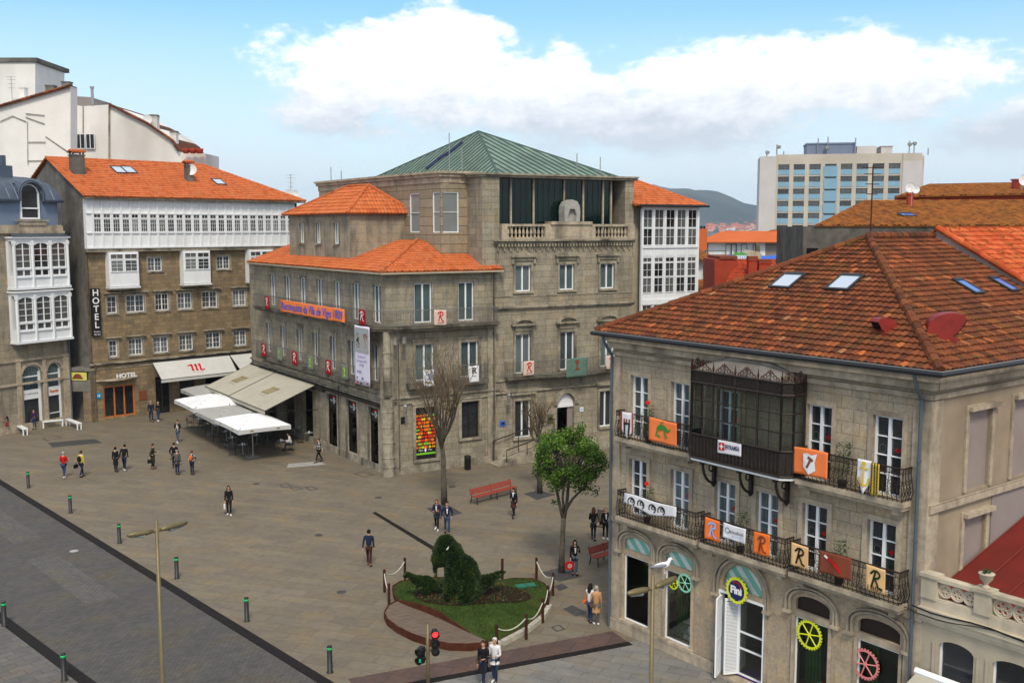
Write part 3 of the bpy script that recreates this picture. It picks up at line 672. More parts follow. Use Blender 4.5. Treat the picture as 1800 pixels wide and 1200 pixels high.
 # the hill across the bay, at its true distance
def hill():
 m = newmat('hill_forest',(.03,.05,.025),.95); nt,N,L,b = nodes(m); p = geo(nt)
 n = noise(nt,p,.004,8,.65); n2 = noise(nt,p,.0012,5,.6)
 c = ramp(nt,n,[(.35,(.022,.036,.026)),(.6,(.045,.058,.045)),(.75,(.10,.10,.08))]); c = mixc(nt,ramp(nt,n2,[(.5,(0,0,0)),(.62,(.6,.6,.6))]),c,(.08,.095,.05))
 L(c,b.inputs['Base Color'])
 prof = [(-2000,60),(200,130),(560,226),(700,208),(830,205),(930,188),(1010,158),(1080,128),(1180,112),(1300,90),(1500,60),(2200,40),(3500,25)]
 def H(x):
  for (a,ha),(c_,hc) in zip(prof[:-1],prof[1:]):
   if a<=x<=c_:t = (x-a)/(c_-a); t = t*t*(3-2*t)*.5+t*.5; return ha+(hc-ha)*t
  return 20
 mb = MB(); nx,ny = 150,26; rg = random.Random(5); V = []
 import mathutils.noise as mn
 for j in range(ny+1):
  for i in range(nx+1):
   x = -1500+4500*i/nx; t = j/ny; y = 3300+2600*t
   yy = min(1,max(0,(y-3300)/1500)); fall = 1 if y<4800 else 1-.35*(y-4800)/1100
   sc = x*4800/max(y,3300) if y<4800 else x
   h = H(sc)*(yy**1.15)*fall; h*=1+.10*mn.noise(Vector((x/260,y/260,0))); h += 10*mn.noise(Vector((x/70,y/90,3)))*yy
   V.append(Vector((x,y,h)))
 mb.v = V
 for j in range(ny):
  for i in range(nx):
   a = j*(nx+1)+i; mb.f.append((a,a+1,a+nx+2,a+nx+1)); mb.m.append(0); mb.uv.append([(0,0)]*4)
 o = mb.build('hill',m,None,True); o['kind'] = 'structure'; return H
HH = hill()
def far_town():
 hm = [newmat('far_house_wall_%s'%n,c,.8) for n,c in (('white',(.75,.72,.66)),('cream',(.65,.5,.34)),('pink',(.6,.32,.25)))]; rm = newmat('far_house_roof',(.48,.13,.06),.8)
 meshes = []
 for wm in hm:
  mb = MB(); mb.box(LF,-7,7,-5,5,0,6,0); P = [(-8,-6,6),(8,-6,6),(8,6,6),(-8,6,6)]
  mb.face([(-8,-6,6.01),(8,-6,6.01),(8,0,8.5),(-8,0,8.5)],1); mb.face([(8,6,6.01),(-8,6,6.01),(-8,0,8.5),(8,0,8.5)],1); mb.face([(8,-6,6.01),(8,6,6.01),(8,0,8.5)],1); mb.face([(-8,6,6.01),(-8,-6,6.01),(-8,0,8.5)],1)
  o = mb.build('far_house',[wm,rm]); meshes.append(o.data); bpy.data.objects.remove(o)
 rg = random.Random(11)
 for k in range(150):
  u = rg.uniform(1238,1340); v = 404-rg.random()**1.3*(17 if u<1300 else 14)
  Y = 3250+(404-v)*48; p = GY(u,v+1,Y)
  ci = rg.randrange(3); o = bpy.data.objects.new('far_house',meshes[ci]); COL.objects.link(o)
  z = max(0,p.z-4); o.location = (p.x,Y,z); o.rotation_euler = (0,0,rg.uniform(0,3)); s = rg.uniform(.7,1.25); o.scale = (s,s,s*rg.uniform(.8,1.7))
  tag(o,'tiny '+('white','cream','pinkish')[ci]+' house with orange roof in the far town below the hill','house','houses of the far town')
far_town()
# ---------------------------------------------------------------- building frames
CL = Fr((-8.01,65.09),-56); CR = Fr((-8.01,65.09),29.7); DH = Fr((4.02,39.87),-52.55); DW = Fr((12.14,29.27),37.45)
HF = Fr((-34.74,83.47),45); BL = Fr((-36.48,83.47),60)
# ================= corner house with the tiled hip roof (right foreground)
def corner_house():
 t = thing('corner_house','granite corner house with big mossy red tiled hip roof and flag-hung iron balconies, right foreground','house',DH.P(0,0,0))
 L = 13.35; up = [(1.43,.95),(3.55,.9),(5.78,.92),(9.57,.95),(12.0,1.0)]; lo = [(1.43,.95),(3.62,.92),(5.78,.95),(7.62,.95),(9.53,.95),(11.95,.98)]
 holes = [(s-w/2,s+w/2,7.92,10.36) for s,w in up]+[(s-w/2,s+w/2,4.88,7.1) for s,w in lo]
 gr = [(.7,2.1,.55,3.2),(2.93,4.28,.5,3.2),(5.6,7.65,.0,3.2),(8.88,10.2,.1,3.2),(11.25,12.7,.1,3.2)]
 fan = [(.7,2.1,3.42,3.98,3.70),(2.93,4.28,3.42,3.98,3.70),(5.75,7.5,3.35,4.28,3.40),(8.88,10.2,3.42,3.98,3.74),(11.25,12.7,3.42,3.98,3.74)]
 mb = MB(); wall(mb,DH,0,L,0,4.45,gr+fan,reveal=.3,m=4); wall(mb,DH,0,L,4.45,11.55,holes,reveal=.3)
 depth = 15.5
 bl = [(2.1,3.45,8.0,10.5),(4.85,6.2,8.0,10.58),(7.6,8.95,8.0,10.6),(2.1,3.4,5.55,7.2),(7.6,8.9,5.5,7.2)]
 wall(mb,DW,0,depth,0,11.55,bl,reveal=.12,m=1)
 q = DH.P(0,-depth,0); w0 = DH.P(0,0,0); w1 = DW.P(depth,0,0)
 for a,b in ((w0,q),(q,w1)):mb.face([a,b,b+Vector((0,0,11.55)),a+Vector((0,0,11.55))],0,[(0,0),(15,0),(15,11.5),(0,11.5)])
 mb.box(DW,2.1,3.45,-.11,-.09,8.0,10.5,2); mb.box(DW,4.85,6.2,-.11,-.09,8.0,10.58,2); mb.box(DW,7.6,8.95,-.11,-.09,8,10.6,2); mb.box(DW,2.1,3.4,-.11,-.09,5.55,7.2,2)
 mb.box(DW,3.75,15.4,.003,.03,4.5,7.75,3)
 mb.build('wall',[M['granite_house'],M['plaster_side'],M['blind_infill'],M['plaster_grey'],M['granite_base']],t)
 # corner piers, cornice, string courses, surrounds
 mb = MB()
 for a,b in ((0.0,.42),(12.85,L)):mb.box(DH,a,b,.003,.07,0,11.0)
 mb.box(DW,-.065,.55,.003,.07,0,11.0)
 mb.box(DH,-.05,L+.07,.004,.10,11.05,11.2); mb.box(DH,-.12,L+.22,.004,.24,11.35,11.62); mb.box(DH,-.2,L+.42,.004,.42,11.62,11.86)
 mb.box(DW,.0,depth,.004,.10,11.05,11.2); mb.box(DW,.0,depth,.004,.24,11.35,11.62); mb.box(DW,.0,depth,.004,.42,11.62,11.86)
 mb.box(DH,-.03,L+.08,.075,.13,4.42,4.62); mb.box(DW,0,depth,.075,.14,7.68,7.88); mb.box(DW,0,depth,.075,.12,7.9,7.93)
 mb.box(DH,0.0,5.5,.074,.14,0,.42); mb.box(DH,7.75,L,.074,.14,0,.42)
 for s,w in up:surround(mb,DH,s,7.92,w,2.44,.15,.045,sill=False)
 for s,w in lo:surround(mb,DH,s,4.88,w,2.22,.17,.06,sill=False)
 for a,b,c,d in bl[:4]:
  surround(mb,DW,(a+b)/2,c,b-a,d-c,.17,.06,sill=False); mb.box(DW,a-.1,b+.3,.062,.20,d+.0,d+.14)
 for a,b,c,d in gr:mb.box(DH,a-.10,a,.003,.06,c,d); mb.box(DH,b,b+.10,.003,.06,c,d); (c>.3) and mb.box(DH,a-.14,b+.14,.003,.16,c-.12,c)
 for a,b,c,d,sp in fan: # stepped arch mouldings
  for e0,e1,pr in ((.16,.24,.09),(.30,.36,.13)):
   prev = None
   for i in range(17):
    x = (a-e1)+(b-a+2*e1)*(1-cos(pi*i/16))/2; zo = arch_z(x,a-e1,b+e1,sp,d+e1); zi = arch_z(max(a-e0,min(b+e0,x)),a-e0,b+e0,sp,d+e0)
    cur = (x,zo,max(a-e0,min(b+e0,x)),zi)
    if prev:
     P = DH.P; p = prev
     mb.face([P(p[2],pr,p[3]),P(cur[2],pr,cur[3]),P(cur[0],pr,cur[1]),P(p[0],pr,p[1])]); mb.face([P(p[0],.003,p[1]),P(p[0],pr,p[1]),P(cur[0],pr,cur[1]),P(cur[0],.003,cur[1])]); mb.face([P(p[2],pr,p[3]),P(p[2],.003,p[3]),P(cur[2],.003,cur[3]),P(cur[2],pr,cur[3])])
    prev = cur
   for x0,x1 in ((a-e1,a-e0),(b+e0,b+e1)):mb.box(DH,x0,x1,.003,pr,sp-.38,sp+.01)
  mb.box(DH,a-.42,a-.12,.003,.17,sp-.47,sp-.38); mb.box(DH,b+.12,b+.42,.003,.17,sp-.47,sp-.38)
 mb.build('stone_trim',M['granite_trim_house'],t)
 for k,(s,w) in enumerate(up):deco(window(t,DH,s,7.92,w,2.44,'french4','pane_blue' if k<3 else 'pane_dark',o=-.18),w,2.44,k>=3 or k==2,k!=2)
 for k,(s,w) in enumerate(lo):deco(window(t,DH,s,4.88,w,2.22,'french4','pane_blue' if k in (1,2,3) else 'pane_dark',o=-.18),w,2.22,k>=1,True)
 # shop windows with display boxes
 for k,(a,b,c,d) in enumerate(gr):
  if k==2:continue
  o = thing('window',None,None,DH.P((a+b)/2,0,c)); o.parent = t; o.location = DH.P((a+b)/2,0,c)-wloc(t); o.name = 'shop_window'
  if 'category' in o:del o['category']
  mb = MB(); f = .05
  for x0,x1,z0,z1 in ((a,a+f,c,d),(b-f,b,c,d),(a+f,b-f,c,c+f),(a+f,b-f,d-f,d)):mb.box(DH,x0,x1,-.12,-.05,z0,z1)
  mb.build('window_frame',M['white_clean'],o)
  mb = MB(); mb.box(DH,a+.02,b-.02,-1.0,-.95,c,d); mb.box(DH,a+.02,b-.02,-.94,-.3,c-.02,c+.02)
  mb.build('display_back',M['display_back' if k else 'display_pale'],o)
  mb = MB(); rg = random.Random(k)
  for i in range(5 if k<4 else 3): # green drape folds
   x = (a+.12+i*.13) if k in (1,3,4) else a+.1+i*.10; mb.tube([DH.P(x,-.55,c+.02),DH.P(x,-.55,d-.02)],.05,6)
  mb.build('curtain',M['drape_green' if k!=0 else 'drape_pale'],o)
  mb = MB()
  for i in range(7):
   x = rg.uniform((a+b)/2,b-.2); z = c+.05+rg.choice((0,.4,.8))*.9; mb.box(DH,x-.10,x+.10,-.6,-.4,z,z+rg.uniform(.08,.2),rg.randrange(3))
  mb.box(DH,(a+b)/2,b-.06,-.65,-.3,c+.38,c+.40,1); mb.box(DH,(a+b)/2,b-.06,-.65,-.3,c+.76,c+.78,1); mb.build('display_goods',[M['flower_red'],M['white_clean'],M['mint']],o)
  mb = MB(); mb.box(DH,a+.02,b-.02,-.092,-.084,c+.02,d-.02); mb.build('pane',M['clear_glass'],o)
 for k,(a,b,c,d,sp) in enumerate(fan): # fanlight panels, striped mint and white
  mb = MB(); n = 24; st = []
  for i in range(n):
   x0 = a+(b-a)*i/n; x1 = a+(b-a)*(i+1)/n; z0 = arch_z(x0,a,b,sp,d) if 0<i else sp; z1 = arch_z(x1,a,b,sp,d) if i<n-1 else sp
   mb.face([DH.P(x0,-.12,c),DH.P(x1,-.12,c),DH.P(x1,-.12,z1),DH.P(x0,-.12,z0)],0,[(x0,c),(x1,c),(x1,z1),(x0,z0)])
  mb.build('fanlight',M['mint_stripes'] if k<3 else M['dark_fanlight'],t)
  mb = MB(); mb.box(DH,a,b,-.13,.02,c-.215,c-.003); k>=3 and mb.build('transom',M['granite_trim_house'],t)
  # shop door: white frame, open louvred leaf, glazed leaves and violet step
 a,b = 5.6,7.65; do = thing('shop_door',None,None,DH.P(6.6,0,0)); do.parent = t; do.location = DH.P(6.6,0,0)-wloc(t)
 mb = MB(); mb.box(DH,a,a+.07,-.2,.05,0,3.18); mb.box(DH,b-.07,b,-.2,.05,0,3.18); mb.box(DH,a+.07,b-.07,-.2,.05,3.1,3.18)
 mb.box(DH,6.28,6.35,-.32,-.24,.2,3.1)
 for z in (.2,1.15,1.75,3.02):mb.box(DH,6.35,b-.07,-.32,-.25,z,z+.06)
 mb.build('door_frame',M['white_clean'],do)
 f = Fr(DH.P(a+.12,.0,0).to_2d(),math.degrees(DH.ang)-68); mb = MB(); mb.box(f,0,.06,-.03,.03,.12,3.0); mb.box(f,.50,.56,-.03,.03,.12,3.0)
 for z in (.12,1.4,2.92):mb.box(f,.06,.50,-.03,.03,z,z+.1)
 for i in range(52):mb.box(f,.06,.50,-.02,.012,.24+i*.052,.268+i*.052)
 mb.build('shutter',M['white_clean'],do)
 f = Fr(DH.P(6.28,-.28,0).to_2d(),math.degrees(DH.ang)+245); mb = MB(); mb.box(f,0,.05,-.03,.03,.2,3.0); mb.box(f,.50,.55,-.03,.03,.2,3.0)
 for z in (.2,2.92):mb.box(f,.05,.50,-.03,.03,z,z+.08)
 for i in range(50):mb.box(f,.05,.50,-.02,.012,.3+i*.052,.328+i*.052)
 mb.build('shutter',M['white_clean'],do)
 mb = MB(); mb.box(DH,6.35,b-.07,-.29,-.28,.26,3.05); mb.build('pane',M['clear_glass'],do)
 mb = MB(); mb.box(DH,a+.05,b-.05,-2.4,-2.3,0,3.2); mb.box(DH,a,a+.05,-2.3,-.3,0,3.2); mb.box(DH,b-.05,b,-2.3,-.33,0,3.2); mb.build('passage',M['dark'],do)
 mb = MB(); mb.box(DH,6.2,b-.08,-.9,-.34,0,.2); mb.build('door_step',M['violet'],do)
 mb = MB(); mb.box(DH,a+.08,b-.08,-.3,.15,0,.10); mb.build('threshold',M['granite_trim_house'],do)
 # roof
 e = .55; z0 = 11.95; A = DH.P(-e,e,z0); B = DH.P(L+e,e,z0); AP = Vector((13.93,38.8,15.57)); AP = DH.P(L/2+.1,-L/2-.0,15.62)
 AP = DH.P((-e+L+e)/2,e-(L+2*e)/2,15.6)
 Cc = B+Vector((DW.e.x,DW.e.y,0))*(depth+e); RP = AP+Vector((DW.e.x,DW.e.y,0))*8.5; Ab = A+Vector((DW.e.x,DW.e.y,0))*(depth+e)
 tile_roof('roof',[A,B,AP],A,B,t,'tile_house',.32,.23,.04,.06,4)
 tile_roof('roof',[B,Cc,RP,AP],B,Cc,t,'tile_house',.32,.23,.04,.06,4)
 tile_roof('roof',[Ab,A,AP,RP],Ab,A,t,'tile_house',.5,.4,.035,.05,2)
 ridge(t,B+Vector((0,0,.05)),AP+Vector((0,0,.08)),'tile_house',.14); ridge(t,A+Vector((0,0,.05)),AP+Vector((0,0,.08)),'tile_house',.12); ridge(t,AP+Vector((0,0,.08)),RP+Vector((0,0,.08)),'tile_house',.14)
 # gutter and pipes
 mb = MB(); o = .10
 g = [DH.P(-e-.08,e+.10,z0-.05),DH.P(L+e+.1,e+.10,z0-.05),DH.P(L+e+.1,e+.10,z0-.05)+Vector((DW.e.x,DW.e.y,0))*(depth)]
 mb.tube(g,.085,8); mb.build('gutter',M['gutter_dark'],t)
 mb = MB(); mb.tube([p+Vector((0,0,.085)) for p in g],.016,5); mb.build('gutter_lip',M['steel'],t)
 for s in (.0,13.15):
  mb = MB(); oo = .17 if s>1 else.14; mb.tube([DH.P(s,e+.08,z0-.12),DH.P(s,e,z0-.35),DH.P(s,oo+.25,z0-.6),DH.P(s,oo,z0-.9),DH.P(s,oo,.1)],.055,8)
  for z in (2,4.4,6.8,9.2):mb.tube([DH.P(s,oo,z),DH.P(s,oo,z+.06)],.075,8)
  mb.build('downpipe',M['pipe_grey'],t)
  # skylights and extractor ducts
 nf = (A-B).cross(AP-B).normalized(); Uf = Vector((DH.e.x,DH.e.y,0)); Vf = (AP-(A+B)/2).normalized()
 def on_plane(u,v,P0,n):
  d = ray(u,v); c = Vector((0,0,CAMH)); tt = (P0-c).dot(n)/d.dot(n); return c+d*tt
 for (u,v) in ((1385,497),(1486,500)):skylight(t,on_plane(u,v,A,nf),Uf,Vf,.95,1.1)
 n2 = (Cc-B).cross(AP-B).normalized(); U2 = Vector((DW.e.x,DW.e.y,0)); V2 = U2.cross(n2).normalized(); V2 = V2 if V2.z>0 else -V2
 for (u,v) in ((1700,507),(1763,503)):skylight(t,on_plane(u,v,B,n2),U2,V2,.62,1.05,'skylight_blue')
 def duct(u,v,P0,n,ang,s):
 # curved sheet-metal hood: rises from the tiles and bends over to a mouth, its inner shade a dark face
  c = on_plane(u,v,P0,n); f = Fr((c.x,c.y),ang); w = .34*s; Q = [(-.62,-.35),(-.58,.10)]+[(.12-.70*cos(a),.10+.50*sin(a)) for a in [i*pi*.66/8 for i in range(9)]]+[(.52,.40),(.30,.02),(.16,-.06),(.14,-.35)]
  mb = MB(); mb.prism([f.P(x*s,w,c.z+.16*s+z*s) for x,z in Q],Vector((-f.o.x,-f.o.y,0))*2*w); mb.box(f,-.72*s,.24*s,-w-.09,w+.09,c.z-.5,c.z+.02*s); mb.build('extractor_duct',M['duct_red'],t)
  mb = MB(); a,b = (.535,.36),(.325,.02); mb.face([f.P(a[0]*s,w-.03,c.z+.16*s+a[1]*s),f.P(a[0]*s,-w+.03,c.z+.16*s+a[1]*s),f.P(b[0]*s,-w+.03,c.z+.16*s+b[1]*s),f.P(b[0]*s,w-.03,c.z+.16*s+b[1]*s)]); mb.build('duct_mouth',M['dark'],t); return
 duct(1552,584,A,nf,195,.62); duct(1662,592,B,n2,-12,1.0)
 return t
M['display_pale'] = newmat('pale_shop_back',(.17,.20,.15),.8); M['display_back'] = newmat('shop_back',(.03,.045,.035),.8); M['drape_green'] = worn('green_drape',(.05,.16,.03),.3,.8,3); M['drape_pale'] = worn('pale_drape',(.12,.16,.12),.3,.8,3)
M['gutter_dark'] = newmat('dark_gutter',(.03,.032,.038),.4,.4)
gm = newmat('clear_glass',(1,1,1),.02); gb = gm.node_tree.nodes['Principled BSDF']; gnt = gm.node_tree
tr = gnt.nodes.new('ShaderNodeBsdfTransparent'); tr.inputs[0].default_value = (.75,.8,.78,1); gl = gnt.nodes.new('ShaderNodeBsdfGlossy'); gl.inputs['Roughness'].default_value = .03
ms_ = gnt.nodes.new('ShaderNodeMixShader'); ly = gnt.nodes.new('ShaderNodeFresnel'); ly.inputs[0].default_value = 1.35; gnt.links.new(ly.outputs[0],ms_.inputs[0]); gnt.links.new(tr.outputs[0],ms_.inputs[1]); gnt.links.new(gl.outputs[0],ms_.inputs[2])
gnt.links.new(ms_.outputs[0],gnt.nodes['Material Output'].inputs[0]); M['clear_glass'] = gm
M['dark_fanlight'] = newmat('brown_fanlight',(.022,.014,.012),.3)
m_ = newmat('mint_stripes',(.3,.6,.5),.6); nt_,N_,L_,b_ = nodes(m_); uv_ = N_('ShaderNodeUVMap'); wv = N_('ShaderNodeTexWave'); wv.bands_direction = 'DIAGONAL'; wv.inputs['Scale'].default_value = 1.05; L_(uv_.outputs[0],wv.inputs[0])
L_(ramp(nt_,wv.outputs[0],[(.45,(.16,.42,.34)),(.55,(.55,.60,.58))],'CONSTANT'),b_.inputs['Base Color']); M['mint_stripes'] = m_
def deco(w,ww,h,star,ring):
 """paper star and ring stuck on the window leaves"""
 x = ww/4
 if ring:
  mb = MB(); mb.ribbon([(-x+.11*cos(k*pi/8),h*.58+.13*sin(k*pi/8)) for k in range(17)],.02,lambda a,b:Vector((a,.002-.012,b))); o = mb.build('ring_sticker',M['ring_grey'],None); o.parent = w
 if star:
  mb = MB(); c = Vector((x,-.012,h*.58))
  for k in range(8):
   a = k*pi/4; r = .12 if k%2==0 else.085; d = Vector((cos(a)*r,0,sin(a)*r)); n = Vector((-sin(a),0,cos(a)))*.032; mb.face([c-n,c+d,c+n]);
  o = mb.build('star_sticker',M['flower_red'],None); o.parent = w
M['ring_grey'] = newmat('grey_ring_paper',(.10,.10,.10),.6)
house = corner_house()
def house_balconies():
 Z = Vector((0,0,1))
 def balc(s0,s1,zs,o=.62,zt=None,chamf=.0):
  b = thing('balcony',None,None,DH.P((s0+s1)/2,0,zs)); b.parent = house; b.location = DH.P((s0+s1)/2,0,zs)-wloc(house)
  mb = MB(); mb.box(DH,s0,s1,.15,o,zs-.10,zs+.05); mb.box(DH,s0+.06,s1-.06,.15,o-.09,zs-.22,zs-.101)
  for x in (s0+.35,s1-.35):mb.box(DH,x-.1,x+.1,.15,o-.2,zs-.40,zs-.221)
  mb.build('balcony_slab',M['granite_trim_house'],b)
  P = [DH.P(s0+.05,.1,0),DH.P(s0+.05,o-.06,0),DH.P(s1-.05,o-.06,0),DH.P(s1-.05,.1,0)]
  railing(b,P,zs+.06,zs+1.06,'brown_iron',.15,.012,ornate=True,top=.026)
 balc(.68,4.6,7.93); balc(9.15,12.95,7.93); balc(.8,4.95,4.82); balc(5.12,8.85,4.82); balc(9.0,12.98,4.82)
house_balconies()
def iron_gallery():
 g = thing('glazed_balcony',None,None,DH.P(6.9,0,7.9)); g.parent = house; g.location = DH.P(6.9,0,7.9)-wloc(house)
 o = .98; s0,s1 = 4.72,9.1; ch = .28
 outl = [(s0,.14),(s0,o-ch),(s0+ch,o),(s1-ch,o),(s1,o-ch),(s1,.14)]
 P =lambda so,z:DH.P(so[0],so[1],z)
 mb = MB(); mb.prism([P(q,8.0) for q in outl][::-1],(0,0,-.09)); mb.build('floor_slab',M['white'],g)
 def panel(z0,z1,name,mat,th=.03):
  mb = MB()
  for a,b in zip(outl[:-1],outl[1:]):
   A,B = P(a,z0),P(b,z0); d = (B-A); n = Vector((d.y,-d.x,0)).normalized()*th; mb.prism([A,B,B+Vector((0,0,z1-z0)),A+Vector((0,0,z1-z0))],-n)
  return mb.build(name,M[mat],g)
 panel(8.005,8.88,'lower_panel','iron_lower'); panel(10.68,11.08,'frieze','iron_lower')
 mb = MB() # balusters in relief on the lower panel, mullions and bars above
 for a,b in zip(outl[:-1],outl[1:]):
  A,B = P(a,0),P(b,0); L = (B-A).length; n = max(1,int(L/.155)); d = (B-A)/L; out = Vector((d.y,-d.x,0))*.02
  for i in range(n+1):
   p = A+(B-A)*(i/n)+out; mb.tube([p+Vector((0,0,z)) for z in (8.04,8.23,8.48,8.78)],[.018,.035,.016,.02],5)
  for z in (8.03,8.86,9.48,10.08,10.68,11.08):mb.tube([A+out+Vector((0,0,z)),B+out+Vector((0,0,z))],.022 if z in (9.48,10.08) else.038,5)
  m = max(1,round(L/1.02))
  for i in range(m+1):
   p = A+(B-A)*(i/m); mb.tube([p+Vector((0,0,8.86)),p+Vector((0,0,11.06))],.042,6)
   if i<m and L>.8:q = A+(B-A)*((i+.5)/m); mb.tube([q+Vector((0,0,8.86)),q+Vector((0,0,10.68))],.018,5)
  k = max(1,int(L/.26))
  for i in range(k): # fringe of rings below the frieze and scrolls on it
   c = A+(B-A)*((i+.5)/k)+out
   mb.tube([c+d*(.11*cos(t))+Vector((0,0,10.66+.09*sin(t))) for t in [pi+j*pi/5 for j in range(6)]],.012,3,cap=False)
   mb.tube([c+d*(.10*cos(t))+Vector((0,0,10.88+.10*sin(t))) for t in [j*pi/4 for j in range(9)]],.014,3,cap=False)
 mb.build('iron_frame',M['brown_iron'],g)
 mb = MB(); rg = random.Random(4) # cresting of leaves and finials
 for a,b in zip(outl[:-1],outl[1:]):
  A,B = P(a,11.10),P(b,11.10); L = (B-A).length; d = (B-A)/L; n = max(1,round(L/.85))
  for i in range(n+1):
   p = A+(B-A)*(i/n); mb.tube([p,p+Vector((0,0,.12)),p+Vector((0,0,.22)),p+Vector((0,0,.36))],[.02,.045,.02,.006],5)
  for i in range(n):
   c = A+(B-A)*((i+.5)/n); hh = .40 if L>1 else.2; w = L/n*.42; mb.tube([c,c+Vector((0,0,hh))],[.02,.006],4)
   for sg in (-1,1):
    for (x0,z0,r) in ((.25,.20,.07),(.5,.12,.075),(.78,.07,.06),(.12,.29,.045)):
     q = c+d*(sg*w*x0)+Vector((0,0,z0)); mb.tube([q+d*(r*cos(t))+Vector((0,0,r*sin(t))) for t in [j*pi/3 for j in range(7)]],.014,3,cap=False)
    mb.tube([c+Vector((0,0,hh*.8)),c+d*(sg*w*.4)+Vector((0,0,hh*.45)),c+d*(sg*w)+Vector((0,0,.03))],.013,3)
 mb.build('cresting',M['rust_iron'],g)
 mb = MB() # bowed sheet roof
 n = 12; R0 = [];
 for j in range(7):
  t_ = j/6; row = []
  for i in range(n+1):
   x = i/n; s = s0+.1+(s1-s0-.2)*x; edge = min(1,4*min(x,1-x)+.0); oo = (o-.05)*(1-t_)+.15*t_
   if x in (0,1):oo = min(oo,o-ch)
   z = 11.06+.58*sin(pi/2*t_)*(min(1,3.2*min(x,1-x))**.6 if min(x,1-x)>0 else 0); row.append(DH.P(s,oo,z))
  R0.append(row)
 for j in range(6):
  for i in range(n):mb.face([R0[j][i],R0[j][i+1],R0[j+1][i+1],R0[j+1][i]])
 mb.build('canopy',M['grey_roofsheet'],g,True)
 for s in (5.35,7.0,8.5): # scrolled brackets
  mb = MB(); mb.box(DH,s-.06,s+.06,.08,.20,6.95,7.9); mb.box(DH,s-.06,s+.06,.2,.85,7.78,7.9)
  mb.tube([DH.P(s,.12+.62*sin(t),7.02+.78*(1-cos(t))) for t in [j*pi/2/6 for j in range(7)]],.05,6)
  mb.tube([DH.P(s,.30+.12*cos(t),7.58+.12*sin(t)) for t in [j*pi/4 for j in range(9)]],.03,5,cap=False); mb.tube([DH.P(s,.16+.08*cos(t),6.98+.08*sin(t)) for t in [j*pi/4 for j in range(9)]],.03,5,cap=False)
  mb.build('bracket',M['brown_iron'],g)
 mb = MB()
 for i in range(len(outl)-1):
  a,b = outl[i],outl[i+1]; mb.face([P(a,8.9),P(b,8.9),P(b,10.66),P(a,10.66)])
 mb.build('pane',M['clear_glass'],g)
M['iron_lower'] = worn('dark_cast_iron_panel',(.018,.013,.010),.5,.6,8,bumpd=.02); M['rust_iron'] = worn('rust_red_cresting',(.055,.022,.016),.5,.7,8)
M['grey_roofsheet'] = worn('weathered_grey_sheet',(.20,.185,.17),.2,.7,2.5,dirt=((.07,.06,.055),.6))
iron_gallery()
